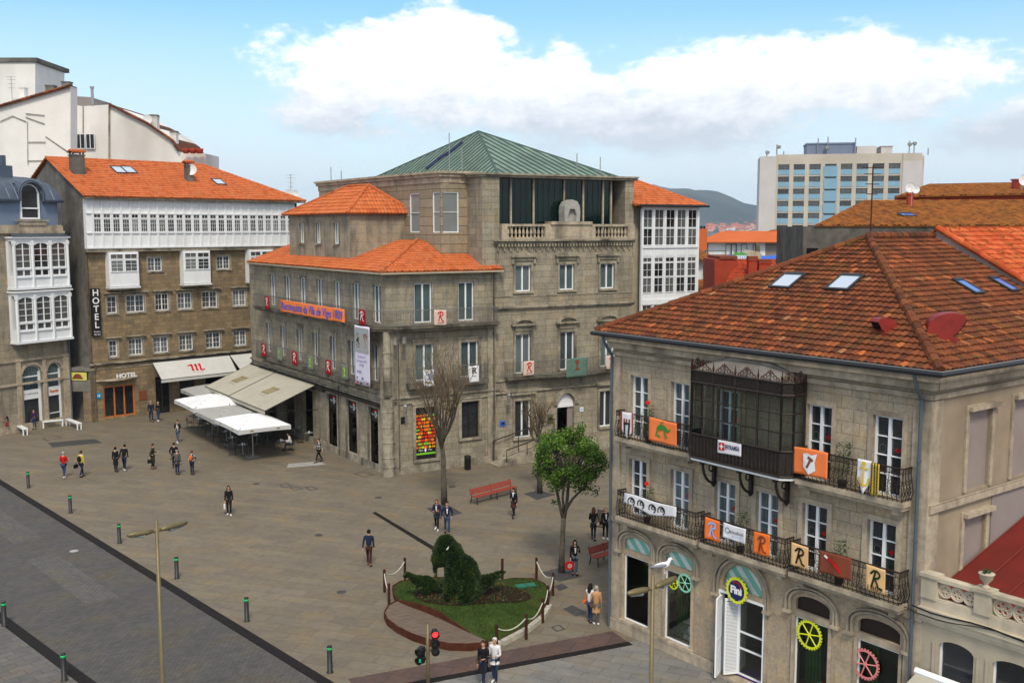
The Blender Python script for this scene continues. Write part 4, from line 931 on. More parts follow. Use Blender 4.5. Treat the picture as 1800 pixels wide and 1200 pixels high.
# ================= cafe terrace building with red roof and pierced balustrade (far right)
def terrace_building():
 f = DH; t = thing('cafe_building','low cream cafe with pierced stone balustrade and sloping red metal roof at the right edge','building',f.P(13.6,0,0)); s0,s1 = 13.37,23.5
 hs = [(13.95,15.02,1.6,4.1,3.85),(15.55,16.85,1.6,4.1,3.85),(17.4,18.7,1.6,4.1,3.85),(19.3,20.6,1.6,4.1,3.85)]
 mb = MB(); wall(mb,f,s0,s1,0,4.75,hs,o=.05,reveal=.25); mb.box(f,s0,s1,-9,.04,4.6,4.72); mb.fq(f,s1,s1+.01,0,4.75,.05)
 mb.box(f,s1,s1+.2,-9,.05,0,4.75); mb.build('wall',M['cream'],t)
 mb = MB(); mb.box(f,s0,s1,.051,.28,4.76,4.95); mb.box(f,s0,s1,.051,.20,4.6,4.755); mb.box(f,s0,s1,.051,.12,4.48,4.6)
 mb.box(f,s0,s1,-.12,.12,4.951,5.22)
 for a in (s0+.02,15.0,17.15,19.3,21.5):mb.box(f,a,a+.48,-.15,.17,5.221,5.86); mb.box(f,a-.04,a+.52,-.19,.22,5.861,5.97)
 for a,b in ((13.87,15.0),(15.48,17.15),(17.63,19.3),(19.78,21.5),(21.98,s1)):mb.box(f,a,b,-.13,.16,5.80,5.92); mb.box(f,a,b,-.08,.10,5.221,5.27)
 mb.build('cornice',M['balustrade_cream'],t)
 for a,b in ((13.87,15.0),(15.48,17.15),(17.63,19.3),(19.78,21.5)):
  mb = MB(); n = 3; w = (b-a)/n
  for i in range(n):
   c = a+w*(i+.5); z = 5.535; rr = min(w/2,.26)
   for r,th in ((rr,.035),(rr*.80,.02)):mb.tube([f.P(c+r*cos(k*pi/8),.02,z+r*sin(k*pi/8)) for k in range(17)],th,5,cap=False)
   for q in range(5):
    an = q*2*pi/5+.3; cx,cz = c+rr*.50*cos(an),z+rr*.50*sin(an); mb.tube([f.P(cx+rr*.27*cos(k*pi/4),.02,cz+rr*.27*sin(k*pi/4)) for k in range(9)],.028,4,cap=False)
   mb.tube([f.P(c,.05,z),f.P(c,-.02,z)],.05,8)
  mb.build('pierced_panel',M['balustrade_cream'],t)
 mb = MB()
 for a,b,c,d,sp in hs:
  for x0,x1,z0,z1 in ((a-.17,a-.1,c,sp+.1),(b+.1,b+.17,c,sp+.1)):mb.box(f,x0,x1,.052,.09,z0,z1)
 mb.build('window_moulding',M['cream'],t)
 for a,b,c,d,sp in hs:
  w = window(t,f,(a+b)/2,c,b-a,d-c,'shop','pane_dark',o=-.12)
  # red roof rising behind the balustrade
 A = f.P(s0+.02,-.55,5.15); B = f.P(s1,-.55,5.15); Cc = f.P(s1,-9.5,7.6); D = f.P(s0+.1,-9.5,7.6); mb = MB(); mb.prism([A,B,Cc,D],(0,0,-.12)); up = (D-A).normalized()
 for i in range(12):
  p = A+(B-A)*(i/11.5); q = D+(Cc-D)*(i/11.5); mb.tube([p+Vector((0,0,.02)),q+Vector((0,0,.02))],.02,4)
 mb.build('roof',M['roof_red_metal'],t)
 mb = MB(); mb.tube([f.P(13.2+i*.6,.30,4.93-.05*sin(i*1.3)) for i in range(16)],.025,5); mb.tube([f.P(12.8+i*.6,.32,4.85-.12*sin(i*.9)) for i in range(16)],.015,4); mb.build('cable',M['black_iron'],t)
 u = thing('stone_urn','small stone urn with a plant on the balustrade pier by the red roof','urn',f.P(15.24,.0,5.97)); mb = MB(); mb.lathe(f.P(15.24,0,5.97),[(.12,0),(.12,.04),(.05,.09),(.06,.13),(.17,.26),(.21,.40),(.23,.42),(.20,.43)],14); mb.build('bowl',M['balustrade_cream'],u,True)
 mb = MB(); rg = random.Random(2); c = f.P(15.24,0,6.38)
 for k in range(60):
  d = Vector((rg.uniform(-1,1),rg.uniform(-1,1),rg.uniform(.1,1.1))).normalized()*rg.uniform(.06,.16); w = d.orthogonal().normalized()*.02; mb.face([c+d*.3,c+d*.7+w,c+d*1.3,c+d*.7-w])
 o = mb.build('plant',M['pot_leaf'],u); at = o.data.attributes.new('rnd','FLOAT','FACE'); at.data.foreach_set('value',[rg.random() for _ in o.data.polygons])
 aw = thing('awning','retracting pale canvas awning below the pierced balustrade at the right edge','awning',f.P(15,.06,3.0)); mb = MB()
 mb.tube([f.P(13.45,.35,3.02),f.P(22,.35,3.02)],.11,8); mb.build('roller_box',M['white_clean'],aw)
 mb = MB(); mb.prism([f.P(13.5,.4,2.98),f.P(22,.4,2.98),f.P(22,2.2,2.35),f.P(13.5,2.2,2.35)],(0,0,-.015)); mb.box(f,13.5,22,2.2,2.22,2.12,2.36); mb.build('canopy',M['canvas_beige'],aw)
M['balustrade_cream'] = worn('cream_cast_stone',(.50,.44,.34),.12,.85,3,dirt=((.2,.17,.12),.6))
terrace_building()
# ================= cultural centre on the far corner (two street fronts) with its rooftop storey
def part(name,parent,loc):o = bpy.data.objects.new(name,None); COL.objects.link(o); o.parent = parent; o.location = Vector(loc)-wloc(parent); o.empty_display_size = .2; return o
def cultural_centre():
 t = thing('cultural_centre','three storey granite corner building with orange tiled roofs and long balconies, middle of the square','building',(-8.01,65.09,0)); LL = 25.; RL = 7.9
 upS = [-1.32,-4.4,-7.45,-10.5,-13.6,-16.6,-19.75]; loS = [-1.6,-5.2,-8.3,-11.4,-14.4,-17.75,-20.8]
 hl = [(s-.55,s+.55,9.85,12.3) for s in upS]+[(s-.5,s+.5,6.0,8.35) for s in loS]
 gl = [(-2.7,-1.25,.25,4.2),(-6.15,-4.5,.5,4.2),(-9.5,-7.75,.15,4.2),(-14.2,-12.2,0,3.9),(-18,-15.8,0,3.9),(-22,-19.6,0,3.9)]
 mb = MB(); wall(mb,CL,-LL,-.0,0,13.25,hl+gl,reveal=.3)
 hr = [(1.95,3.2,9.85,12.42),(5.15,6.3,9.85,12.42),(2.0,3.3,6.05,8.47),(5.3,6.6,6.05,8.45),(1.95,3.45,.8,4.3),(5.3,6.65,1.9,4.4)]
 wall(mb,CR,0,RL,0,13.25,hr,reveal=.3)
 a = CL.P(-LL,0,0); b = a+Vector((CR.e.x,CR.e.y,0))*9; mb.face([a,b,b+Vector((0,0,13.25)),a+Vector((0,0,13.25))],0,[(0,0),(9,0),(9,13),(0,13)])
 mb.build('wall',M['granite'],t)
 mb = MB()
 for fr,x0,x1,sg in ((CL,-LL,0,0),(CR,0,RL,1)):
  mb.box(fr,x0,x1,.004,.14,5.0,5.16); mb.box(fr,x0,x1,.004,.10,4.62,4.72); mb.box(fr,x0,x1,.003,.07,0,.5); mb.box(fr,x0,x1,.004,.12,12.95,13.2)
 for a,b in ((-.9,0),):mb.box(CL,a,.09,.003,.09,.5,9.4)
 mb.box(CR,-.0,.85,.003,.09,.5,9.4); mb.box(CR,7.3,7.9,.003,.07,.5,9.4)
 # rounded engaged pier at the corner
 c = Vector((-8.01,65.09,0)); mb.tube([c,c+Vector((0,0,5.0))],.38,14); mb.tube([c+Vector((0,0,5.2)),c+Vector((0,0,9.4))],.26,14)
 for z in (.6,1.2,2.2,3.2,4.2,5.3,6.2,7.1,8.0):mb.tube([c+Vector((0,0,z)),c+Vector((0,0,z+.06))],.42 if z<5 else.30,14)
 for s in upS:mb.box(CL,s-.72,s+.72,.003,.05,12.31,12.45)
 for s in loS:surround(mb,CL,s,6.0,1.0,2.35,.2,.07,head=.05,sill=False); mb.box(CL,s-.8,s+.8,.003,.06,8.72,8.82)
 for h in hr[2:4]:surround(mb,CR,(h[0]+h[1])/2,h[2],h[1]-h[0],h[3]-h[2],.2,.07,head=.06,sill=False)
 for h in hr[4:]:surround(mb,CR,(h[0]+h[1])/2,h[2],h[1]-h[0],h[3]-h[2],.2,.08,head=.05)
 for h in gl[:3]:surround(mb,CL,(h[0]+h[1])/2,h[2],h[1]-h[0],h[3]-h[2],.18,.08,sill=False)
 mb.build('stone_trim',M['granite_trim'],t)
 # dark shop fascia along the left front
 mb = MB(); mb.box(CL,-22.5,-9.6,.005,.35,4.25,4.6); mb.box(CL,-9.6,-.95,.005,.30,4.40,4.58); mb.build('fascia',M['wood_dark'],t)
 for s in upS:window(t,CL,s,9.85,1.1,2.45,'slim','pane_blue',o=-.18)
 for s in loS:window(t,CL,s,6.0,1.0,2.35,'slim','pane_blue',o=-.2)
 for h in hr[:4]:window(t,CR,(h[0]+h[1])/2,h[2],h[1]-h[0],h[3]-h[2],'french','pane_blue',o=-.18)
 window(t,CR,5.975,1.9,1.35,2.5,'darkdoor','pane_dark',o=-.2,fm='wood_dark',name='window')
 # dark depth of the arcade and the shops
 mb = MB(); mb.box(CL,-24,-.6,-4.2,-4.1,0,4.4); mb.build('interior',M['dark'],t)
 # shop fronts (black glazed) with the shop's round badge
 for k,h in enumerate(gl[:3]):
  sw = part('shop_window',t,CL.P((h[0]+h[1])/2,0,h[2])); a,b,c,d = h; mb = MB()
  mb.box(CL,a+.03,b-.03,-.2,-.12,d-.95,d-.02); mb.box(CL,a,a+.06,-.2,-.1,c,d); mb.box(CL,b-.06,b,-.2,-.1,c,d); mb.build('fascia_board',M['signal_black'],sw)
  fn =lambda x,z,h=h:CL.P((h[0]+h[1])/2+x,-.112,h[3]-.48+z)
  mb = MB(); mb.ribbon(arc(0,-.02,.46,.30,20,120,8),.09,fn,0); mb.build('badge_arc',M['flower_red'],sw)
  mb = MB(); q = [fn(.14*cos(i*pi/6),.23*sin(i*pi/6)) for i in range(12)]; mb.face(q); put_text(mb,'Pipin',.21,lambda x,z:fn(x-.40,z-.02)); put_text(mb,'Viva',.21,lambda x,z:fn(x+.42,z-.02)); mb.build('badge',M['white_ink'],sw)
  mb = MB(); mb.ribbon([(-.02,-.12),(.02,.12)],.09,lambda x,z,fn=fn:fn(x,z)+Vector((CL.o.x,CL.o.y,0))*.01); mb.build('badge_figure',M['black_ink'],sw)
  mb = MB(); rg = random.Random(k)
  for i in range(26):
   x = rg.uniform(a+.2,b-.3); z = c+rg.choice((.15,.6,1.05,1.5)); mb.box(CL,x,x+.16,-.9,-.6,z,z+rg.uniform(.1,.3),rg.randrange(4))
  for z in (.12,.57,1.02,1.47):mb.box(CL,a+.1,b-.1,-.95,-.55,c+z-.04,c+z-.005,3)
  mb.build('display_goods',[M['flower_red'],M['lime_ink'],M['gold_ink'],M['wood_dark']],sw)
  mb = MB(); mb.box(CL,a+.06,b-.06,-.16,-.15,c+.02,d-.95); mb.build('pane',M['clear_glass'],sw)
  # fruit poster window on the right front
 a,b,c,d = hr[4]; pw = part('shop_window',t,CR.P(2.7,0,.8)); mb = MB(); mb.box(CR,a,b,-.2,-.12,c,d); mb.build('poster_board',M['signal_black'],pw)
 mb = MB(); rg = random.Random(8); row = 0
 for zz in [c+.75+i*.235 for i in range(10)]:
  k0 = rg.randrange(5); x = a+.03
  while x<b-.08:
   w = rg.uniform(.10,.30); r = min(w,b-.03-x)
   for q in range(max(1,int(r/.085))):
    cx = x+.045+q*.085; hh = .07+rg.uniform(0,.05); mb.face([CR.P(min(b-.02,cx+.055*cos(v*pi/3)),-.118+.002*(q%2),zz+hh*sin(v*pi/3)+.04) for v in range(6)],k0)
   x += r; k0 = rg.choice((0,0,1,2,3,4,1))
 mb.box(CR,a+.02,b-.02,-.1195,-.117,c+.30,c+.42,3)
 mb.build('fruit_print',[M[x] for x in ('fruit_red','fruit_orange','fruit_yellow','fruit_green','fruit_red')],pw)
 mb = MB(); fn =lambda x,z:CR.P(2.7+x,-.112,c+.6+z); mb.face([fn(.07*cos(i*pi/6),.14*sin(i*pi/6)) for i in range(12)]); put_text(mb,'Pipin',.17,lambda x,z:fn(x-.33,z)); put_text(mb,'Viva',.17,lambda x,z:fn(x+.33,z)); mb.build('badge',M['white_ink'],pw)
 # balconies
 def slab(pts,z,rail,o_in=0):
  b = part('balcony',t,Vector((pts[0].x,pts[0].y,z))); mb = MB(); P = [Vector((p.x,p.y,z)) for p in pts]; mb.prism(P,(0,0,-.16));
  ctr = sum(P,Vector())/len(P); mb.prism([p.lerp(ctr,.015)+Vector((0,0,-.161)) for p in P],(0,0,-.14)); mb.build('balcony_slab',M['cornice_dark'],b)
  railing(b,rail,z+.02,z+1.02,'rail_grey',.12,.011,top=.026); return b
 o = .85; ch = 1.1
 cor = Vector((-8.01,65.09,0)); cornerL = CL.P(-ch*.35,o,0); cornerR = CR.P(ch*.35,o,0)
 slab([CL.P(-22.0,0.01,0),CL.P(-22.0,o,0),cornerL,cornerR,CR.P(7.8,o,0),CR.P(7.8,.01,0),CR.P(0.05,.01,0),CL.P(-.05,.01,0)],9.72,[CL.P(-22.0,.1,0),CL.P(-21.95,o-.06,0),cornerL.lerp(cor,.06),cornerR.lerp(cor,.06),CR.P(7.72,o-.06,0),CR.P(7.72,.1,0)])
 slab([CL.P(-21.8,.01,0),CL.P(-21.8,.8,0),CL.P(-2.95,.8,0),CL.P(-2.95,.01,0)],5.85,[CL.P(-21.75,.1,0),CL.P(-21.75,.74,0),CL.P(-3.0,.74,0),CL.P(-3.0,.1,0)])
 for fr,a,b in ((CL,-2.5,-.85),(CR,1.3,3.9),(CR,4.6,7.1)):slab([fr.P(a,.01,0),fr.P(a,.62,0),fr.P(b,.62,0),fr.P(b,.01,0)],5.95,[fr.P(a+.05,.05,0),fr.P(a+.05,.57,0),fr.P(b-.05,.57,0),fr.P(b-.05,.05,0)])
 # lower roof: slopes up from both eaves to the museum walls and the rooftop storey
 e = .62; ze = 13.22
 def off(fr,s,o_):return fr.P(s,o_,0).to_2d()
 K = CL.P(0,e,0) # eave corner: intersection of both eave lines
 A1 = CL.P(0,e,0).to_2d(); A2 = CR.P(0,e,0).to_2d(); EC = isect(A1,CL.e,A2,CR.e); EC = Vector((EC.x,EC.y,ze))
 inset = 5.2; B1_ = CL.P(0,-inset+e,0).to_2d(); B2_ = CR.P(0,-inset+e,0).to_2d(); IC = isect(B1_,CL.e,B2_,CR.e); zt = ze+inset*.36; IC = Vector((IC.x,IC.y,zt))
 A = CL.P(-LL+1.2,e,ze); Ai = CL.P(-LL+1.2,e-inset,zt)
 tile_roof('roof',[A,EC,IC,Ai],A,EC,t,'tile_orange',.42,.26,.05,.035,4)
 Bq = CR.P(RL+.35,e,ze); wb = 2.75; Bi = CR.P(RL+.35,e-wb,ze+wb*.36)
 h0 = EC.lerp(IC,wb/inset)
 tile_roof('roof',[EC,Bq,Bi,h0],EC,Bq,t,'tile_orange',.42,.26,.05,.035,4)
 Bi2 = CR.P(4.9,e-wb,ze+wb*.36); Bi3 = CR.P(4.9,e-inset,zt);
 tile_roof('roof',[h0,Bi2,Bi3,IC],EC,Bq,t,'tile_orange',.42,.26,.05,.035,4)
 ridge(t,EC+Vector((0,0,.05)),IC+Vector((0,0,.08)),'tile_orange',.12)
 mb = MB(); mb.prism([A+Vector((0,0,-.06)),EC+Vector((0,0,-.06)),CR.P(0,-.3,ze-.06),CL.P(-LL+1.2,-.3,ze-.06)],(0,0,-.10)); mb.prism([EC+Vector((0,0,-.06)),Bq+Vector((0,0,-.06)),CR.P(RL+.35,-.3,ze-.06),CR.P(0,-.3,ze-.06)],(0,0,-.10)); mb.build('soffit',M['cream'],t)
 # rooftop storey
 PL = Fr((-11.24,71.66),-56); PR = Fr((-11.24,71.66),29.7); pl = 11.2; pr = 4.55; zb,zt2 = 13.4,16.95
 s = [(x+7.2-.0) for x in (-16.0,-12.85,-9.6)]; st = part('rooftop_storey',t,(-11.24,71.66,13.4)); mb = MB()
 ps = [-8.68,-5.55,-2.35]
 wall(mb,PL,-pl,0,zb,zt2,[(x-.42,x+.42,14.85,16.35) for x in ps],reveal=.25); wall(mb,PR,0,pr,zb,zt2,[]); mb.face([PL.P(-pl,0,zb),PL.P(-pl,-5,zb),PL.P(-pl,-5,zt2),PL.P(-pl,0,zt2)]); mb.build('wall',M['granite_smooth'],st)
 mb = MB()
 for x in ps:surround(mb,PL,x,14.85,.84,1.5,.12,.03)
 mb.build('stone_trim',M['granite_trim'],st)
 for x in ps:window(st,PL,x,14.85,.84,1.5,'slim','pane_blue',o=-.16)
 e = .4; z = 16.98; c1 = isect(PL.P(0,e,0).to_2d(),PL.e,PR.P(0,e,0).to_2d(),PR.e); c1 = Vector((c1.x,c1.y,z)); c0 = PL.P(-pl-e,e,z); c2 = PR.P(pr+.3,e,z); w = (pr+.7)/2; ap = c1+Vector((PR.e.x,PR.e.y,0))*w+Vector((-PL.e.x,-PL.e.y,0))*2.2+Vector((0,0,2.0)); ap2 = ap-Vector((PL.e.x,PL.e.y,0))*3.5
 c3 = c2-Vector((PL.e.x,PL.e.y,0))*(pl+2*e); w0 = c0
 ap2 = w0+Vector((PR.e.x,PR.e.y,0))*w+Vector((PL.e.x,PL.e.y,0))*2.6+Vector((0,0,2.0)) if False else ap2
 tile_roof('roof',[c0,c1,ap,ap2],c0,c1,st,'tile_orange',.42,.26,.05,.035,4); tile_roof('roof',[c1,c2,ap],c1,c2,st,'tile_orange',.42,.26,.05,.035,4)
 tile_roof('roof',[c2,c3,ap2,ap],c2,c3,st,'tile_orange',.5,.4,.05,.035,2); tile_roof('roof',[c3,c0,ap2],c3,c0,st,'tile_orange',.5,.4,.05,.035,2)
 for a,b in ((c1,ap),(c2,ap),(ap,ap2),(c0,ap2)):ridge(st,a+Vector((0,0,.05)),b+Vector((0,0,.08)),'tile_orange',.10)
 # spotlights and lantern brackets on the corner
 for k,(fr,s_,z) in enumerate(((CR,.35,8.75),(CR,.95,8.8))):
  sp = part('spotlight',t,fr.P(s_,.1,z)); mb = MB(); mb.tube([fr.P(s_-.15,.85,z-.22),fr.P(s_+.1,.35,z+.22)],.13,10); mb.tube([fr.P(s_+.05,.05,z),fr.P(s_+.05,.5,z+.1)],.03,5); mb.build('lamp_body',M['steel'],sp)
 mb = MB(); mb.tube([CR.P(.75,.12,8.6),CR.P(.75,.12,.3)],.04,6); mb.tube([CR.P(7.75,.12,13),CR.P(7.75,.12,.3)],.05,6); mb.tube([CL.P(-7.3,.14,5),CL.P(-7.3,.14,.1)],.05,6); mb.build('downpipe',M['cornice_dark'],t)
 return t
for n_,c_ in (('red',(.65,.03,.01)),('orange',(.8,.20,.01)),('yellow',(.72,.55,.02)),('green',(.20,.55,.03))):M['fruit_'+n_] = newmat('printed_fruit_'+n_,c_,.5)
centre = cultural_centre()
def wall_lantern(fr,s,z,label):
 t = thing('wall_lantern',label,'lantern',fr.P(s,0,z),group='bracket lanterns on the granite fronts'); mb = MB(); mb.tube([fr.P(s,.02,z),fr.P(s,.12,z)],.16,8); mb.tube([fr.P(s,.05,z),fr.P(s+.2,.4,z+.12),fr.P(s+.45,.75,z)],.03,5); mb.build('bracket',M['cornice_dark'],t)
 mb = MB(); c = fr.P(s+.45,.75,z-.62); mb.lathe(c,[(.08,0),(.12,.06),(.13,.45),(.17,.47),(.05,.62)],8); mb.build('lamp_body',M['steel'],t)
wall_lantern(CR,.45,5.1-.35,'iron bracket lantern on the rounded corner pier beside the fruit poster'); wall_lantern(CR,8.1,4.85,'iron bracket lantern high on the granite front left of the bare small tree')
# ================= museum with copper roof
def museum():
 t = thing('museum','tall granite building with green copper pyramid roof, dark glass loggia and balustrade','building',CR.P(7.9,0,0)); a0,a1 = 7.92,19.35
 W1 = [10.1,13.65,17.1]; hs = [(s-.62,s+.62,11.66,13.46) for s in W1]+[(s-.6,s+.6,6.0,8.72) for s in (10.1,13.7,17.15)]+[(9.43,10.72,1.5,4.12),(16.5,17.65,1.6,4.25),(12.9,14.35,.0,4.35,3.55)]
 mb = MB(); wall(mb,CR,a0,a1,0,15.1,hs,reveal=.35); q = CR.P(a1,0,0); r = q+Vector((-CR.o.x,-CR.o.y,0))*24; mb.face([q,r,r+Vector((0,0,19.5)),q+Vector((0,0,19.5))],0,[(0,0),(24,0),(24,19.5),(0,19.5)])
 mb.box(CR,6.95,8.25,-3.4,.0,13.0,19.35); mb.box(CR,18.6,a1,-3,.0,15.1,19.35); mb.build('wall',M['granite'],t)
 mb = MB(); pr = [(15.1,15.2,.16),(15.2,15.34,.34)]
 for z0,z1,p in ((14.9,15.08,.12),(15.08,15.2,.36),(10.55,10.68,.22),(10.42,10.55,.10),(11.3,11.36,.04),(5.55,5.66,.08),(4.72,4.86,.14)):mb.box(CR,a0-.2,a1+.1,.004,p,z0,z1)
 for i in range(46):s = a0+.15+i*.247; mb.box(CR,s,s+.12,.125 if False else.005,.24,14.72,14.9); (i%2==0) and mb.box(CR,s,s+.11,.005,.10,14.42,14.72)
 for s in W1:
  surround(mb,CR,s,11.66,1.24,1.8,.18,.06); mb.box(CR,s-.75,s+.75,.004,.12,13.75,14.0); mb.box(CR,s-1.0,s+1.0,.004,.28,14.0,14.12)
  mb.prism([CR.P(s-.85,.004,14.125),CR.P(s+.85,.004,14.125),CR.P(s,.004,14.42)],Vector((CR.o.x,CR.o.y,0))*.2)
  for x in (s-.85,s+.85):mb.box(CR,x-.08,x+.08,.004,.16,13.55,13.995)
 for s in (10.1,13.7,17.15):
  surround(mb,CR,s,6.0,1.2,2.72,.18,.07,sill=False); mb.box(CR,s-.98,s+.98,.004,.30,9.32,9.44); mb.box(CR,s-.7,s+.7,.004,.12,8.95,9.3)
  prev = None
  for i in range(9):
   an = pi*(1-i/8); p = (s+.9*cos(an),9.44+.40*sin(an)); pi_ = (s+.68*cos(an),9.44+.26*sin(an))
   if prev:mb.prism([CR.P(prev[0][0],.004,prev[0][1]),CR.P(prev[1][0],.004,prev[1][1]),CR.P(pi_[0],.004,pi_[1]),CR.P(p[0],.004,p[1])],Vector((CR.o.x,CR.o.y,0))*.24)
   prev = (p,pi_)
 for a,b,c,d in ((9.43,10.72,1.5,4.12),(16.5,17.65,1.6,4.25)):surround(mb,CR,(a+b)/2,c,b-a,d-c,.16,.08); mb.box(CR,a-.35,b+.35,.004,.24,d+.42,d+.56)
 for i in range(13):
  an0 = pi*i/13; an1 = pi*(i+1)/13; c = 13.625
  P = [(c+.73*cos(an0),3.55+.80*sin(an0)),(c+1.05*cos(an0),3.55+1.15*sin(an0)),(c+1.05*cos(an1),3.55+1.15*sin(an1)),(c+.73*cos(an1),3.55+.80*sin(an1))]; mb.prism([CR.P(x,.004,z) for x,z in P],Vector((CR.o.x,CR.o.y,0))*.14)
 mb.box(CR,a0,a1,.004,.12,0,.9)
 # roof cornice
 for z0,z1,p in ((19.35,19.5,.12),(19.5,19.62,.28)):mb.box(CR,6.9-p,a1+.25,-3,p,z0,z1)
 mb.build('stone_trim',M['granite_trim'],t)
 for s in W1:window(t,CR,s,11.66,1.24,1.8,'french','pane_blue',o=-.2)
 for s in (10.1,13.7,17.15):window(t,CR,s,6.0,1.2,2.72,'french','pane_blue',o=-.2)
 window(t,CR,10.075,1.5,1.29,2.62,'french','pane_dark',o=-.2); window(t,CR,17.07,1.6,1.15,2.65,'french','pane_dark',o=-.2)
 # arched entrance with fan
 en = part('entrance',t,CR.P(13.6,0,0)); mb = MB(); mb.face([CR.P(13.625+.70*cos(pi*i/12),-.15,3.5+.78*sin(pi*i/12)) for i in range(13)]); mb.box(CR,12.93,14.32,-.2,-.1,3.32,3.5); mb.build('fanlight',M['cloth_white'],en)
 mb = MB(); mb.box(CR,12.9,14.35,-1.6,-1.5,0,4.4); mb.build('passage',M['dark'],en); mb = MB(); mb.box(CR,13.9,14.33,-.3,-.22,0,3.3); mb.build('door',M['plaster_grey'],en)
 # balustrade and pedestal with carved stone
 bl = part('balustrade',t,CR.P(13.5,0,15.2)); mb = MB()
 for a,b in ((8.35,8.75),(11.75,12.3),(15.4,15.85),(18.75,19.3)):mb.box(CR,a,b,-.18,.22,15.21,16.25)
 for a,b in ((8.75,11.75),(15.85,18.75)):
  mb.box(CR,a,b,-.14,.18,15.21,15.34); mb.box(CR,a,b,-.14,.18,16.08,16.24)
  n = int((b-a)/.29)
  for i in range(n):mb.lathe(CR.P(a+(b-a)*(i+.5)/n,.02,15.34),[(.085,0),(.085,.06),(.045,.12),(.10,.28),(.085,.4),(.04,.58),(.07,.64),(.085,.74)],8)
 mb.box(CR,12.301,15.399,-.5,.24,15.21,16.2); mb.box(CR,12.15,15.55,-.55,.34,16.2,16.42); mb.box(CR,12.7,15.0,.242,.27,15.35,16.05)
 mb.build('balusters',M['granite_trim_house'],bl)
 # glazed loggia
 lg = part('glazed_loggia',t,CR.P(13,-1.2,15.2)); mb = MB(); mb.box(CR,8.25,17.75,-.75,-.65,15.2,19.35); mb.box(CR,17.75,18.6,-1.9,-1.8,15.2,19.35); mb.build('glass_wall',M['green_glass'],lg)
 for i,s in enumerate((9.45,11.25,13.75,15.35,17.05,17.75)):mb = MB(); mb.box(CR,s-.055,s+.055,-.64,-.52,15.2,19.34); mb.build('mullion',M['granite_trim_house'],lg)
 mb = MB()
 for i in range(22):s = 8.4+i*.46; s<17.7 and mb.box(CR,s,s+.03,-.648,-.62,15.2,19.3)
 mb.build('glazing_bars',M['green_glass'],lg); mb = MB(); mb.box(CR,8.25,18.6,-1.4,.0,15.15,15.2); mb.build('floor',M['granite_trim'],lg)
 # set-back block with corner windows
 TR = Fr((-9.10+4.31,69.46),29.7); TL = Fr((-4.79,69.46),-56); bk = part('side_block',t,(-4.79,69.46,13)); mb = MB()
 wall(mb,TL,-20.2,0,13,19.4,[(-4.4,-2.96,15.66,18.38),(-1.14,-.001,15.66,18.4)],reveal=.15); wall(mb,TR,0,3.1,13,19.4,[(.001,1.35,15.66,18.4)],reveal=.15)
 mb.face([TL.P(-20.2,0,0),TL.P(-20.2,-16,0),TL.P(-20.2,-16,19.4),TL.P(-20.2,0,19.4)],0,[(0,0),(16,0),(16,19.4),(0,19.4)]); mb.build('wall',M['granite_tower'],bk)
 mb = MB()
 for z0,z1,p in ((19.0,19.4,.06),(19.4,19.62,.20),(19.62,19.78,.32)):
  mb.box(TL,-20.2-p,p*.9,-.6,p,z0,z1); mb.box(TR,.6,3.1,-.6,p,z0+.001,z1+.001)
 mb.build('stone_trim',M['granite_trim_house'],bk)
 window(bk,TL,-3.68,15.66,1.44,2.72,'cross','pane_matte',o=-.10); window(bk,TL,-.57,15.66,1.13,2.74,'cross','pane_matte',o=-.10); window(bk,TR,.675,15.66,1.34,2.74,'cross','pane_matte',o=-.10)
 # flat terrace and copper pyramid
 mb = MB(); mb.face([CR.P(8,-1,19.6),CR.P(19.3,-1,19.6),CR.P(19.3,-24,19.6),CR.P(8-4,-24,19.6),TL.P(-20,-.5,19.6),TL.P(0,-.5,19.6)]); mb.build('roof_terrace',M['zinc'],t)
 N0 = Vector((-.93,70.85,19.62)); e1 = Vector((CR.e.x,CR.e.y,0)); e2 = -Vector((CL.e.x,CL.e.y,0)); Rr = N0+e1*10.2; Lf = N0+e2*22; Fq = N0+e1*10.2+e2*22; AP = N0+e1*5.1+e2*11+Vector((0,0,3.95))
 mb = MB(); rb = MB()
 for a,b in ((N0,Rr),(Rr,Fq),(Fq,Lf),(Lf,N0)):
  mb.face([a,b,AP]); n = (b-a).cross(AP-a).normalized(); n = n if n.z>0 else -n; Ld = (b-a).length; m = int(Ld/.62); mid = (a+b)/2; up = (AP-mid); ua = (b-a).normalized()
  for i in range(1,m):
   p = a+(b-a)*(i/m); x = abs(i/m-.5)*2; top = p+up*(1-x)*.995; rb.tube([p+n*.04,top+n*.04],.045,4)
 for a in (N0,Rr,Lf,Fq):rb.tube([a,AP],.09,6)
 mb.face([N0,Lf,Fq,Rr]); cr = part('copper_roof',t,N0); mb.build('roof_sheets',M['copper'],cr); rb.build('standing_seams',M['copper_rib'],cr)
 # blue ladder lying on the roof, rods
 n = (Lf-N0).cross(AP-N0).normalized(); n = n if n.z>0 else -n
 def onp(u,v):
  d = ray(u,v); c = Vector((0,0,CAMH)); return c+d*((N0-c).dot(n)/d.dot(n))
 a = onp(750,299)+n*.15; b = onp(815,253)+n*.15; d = (b-a).normalized(); w = d.cross(n)*.22; ld = part('ladder',t,a); mb = MB(); mb.tube([a-w,b-w],.05,4); mb.tube([a+w,b+w],.05,4)
 k = int((b-a).length/.4)
 for i in range(k):p = a+(b-a)*((i+.5)/k); mb.tube([p-w,p+w],.04,4)
 mb.build('ladder_rails',M['blue_dark'],ld)
 for (u,v,h) in ((790,300,2.4),(812,298,1.3),(1014,302,1.2),(1055,305,1.1),(582,318,1.1),(600,316,.7)):p = G(u,v,19.65); mb = MB(); mb.tube([p,p+Vector((0,0,h))],.03,4); mb.build('lightning_rod',M['steel'],t)
 return t
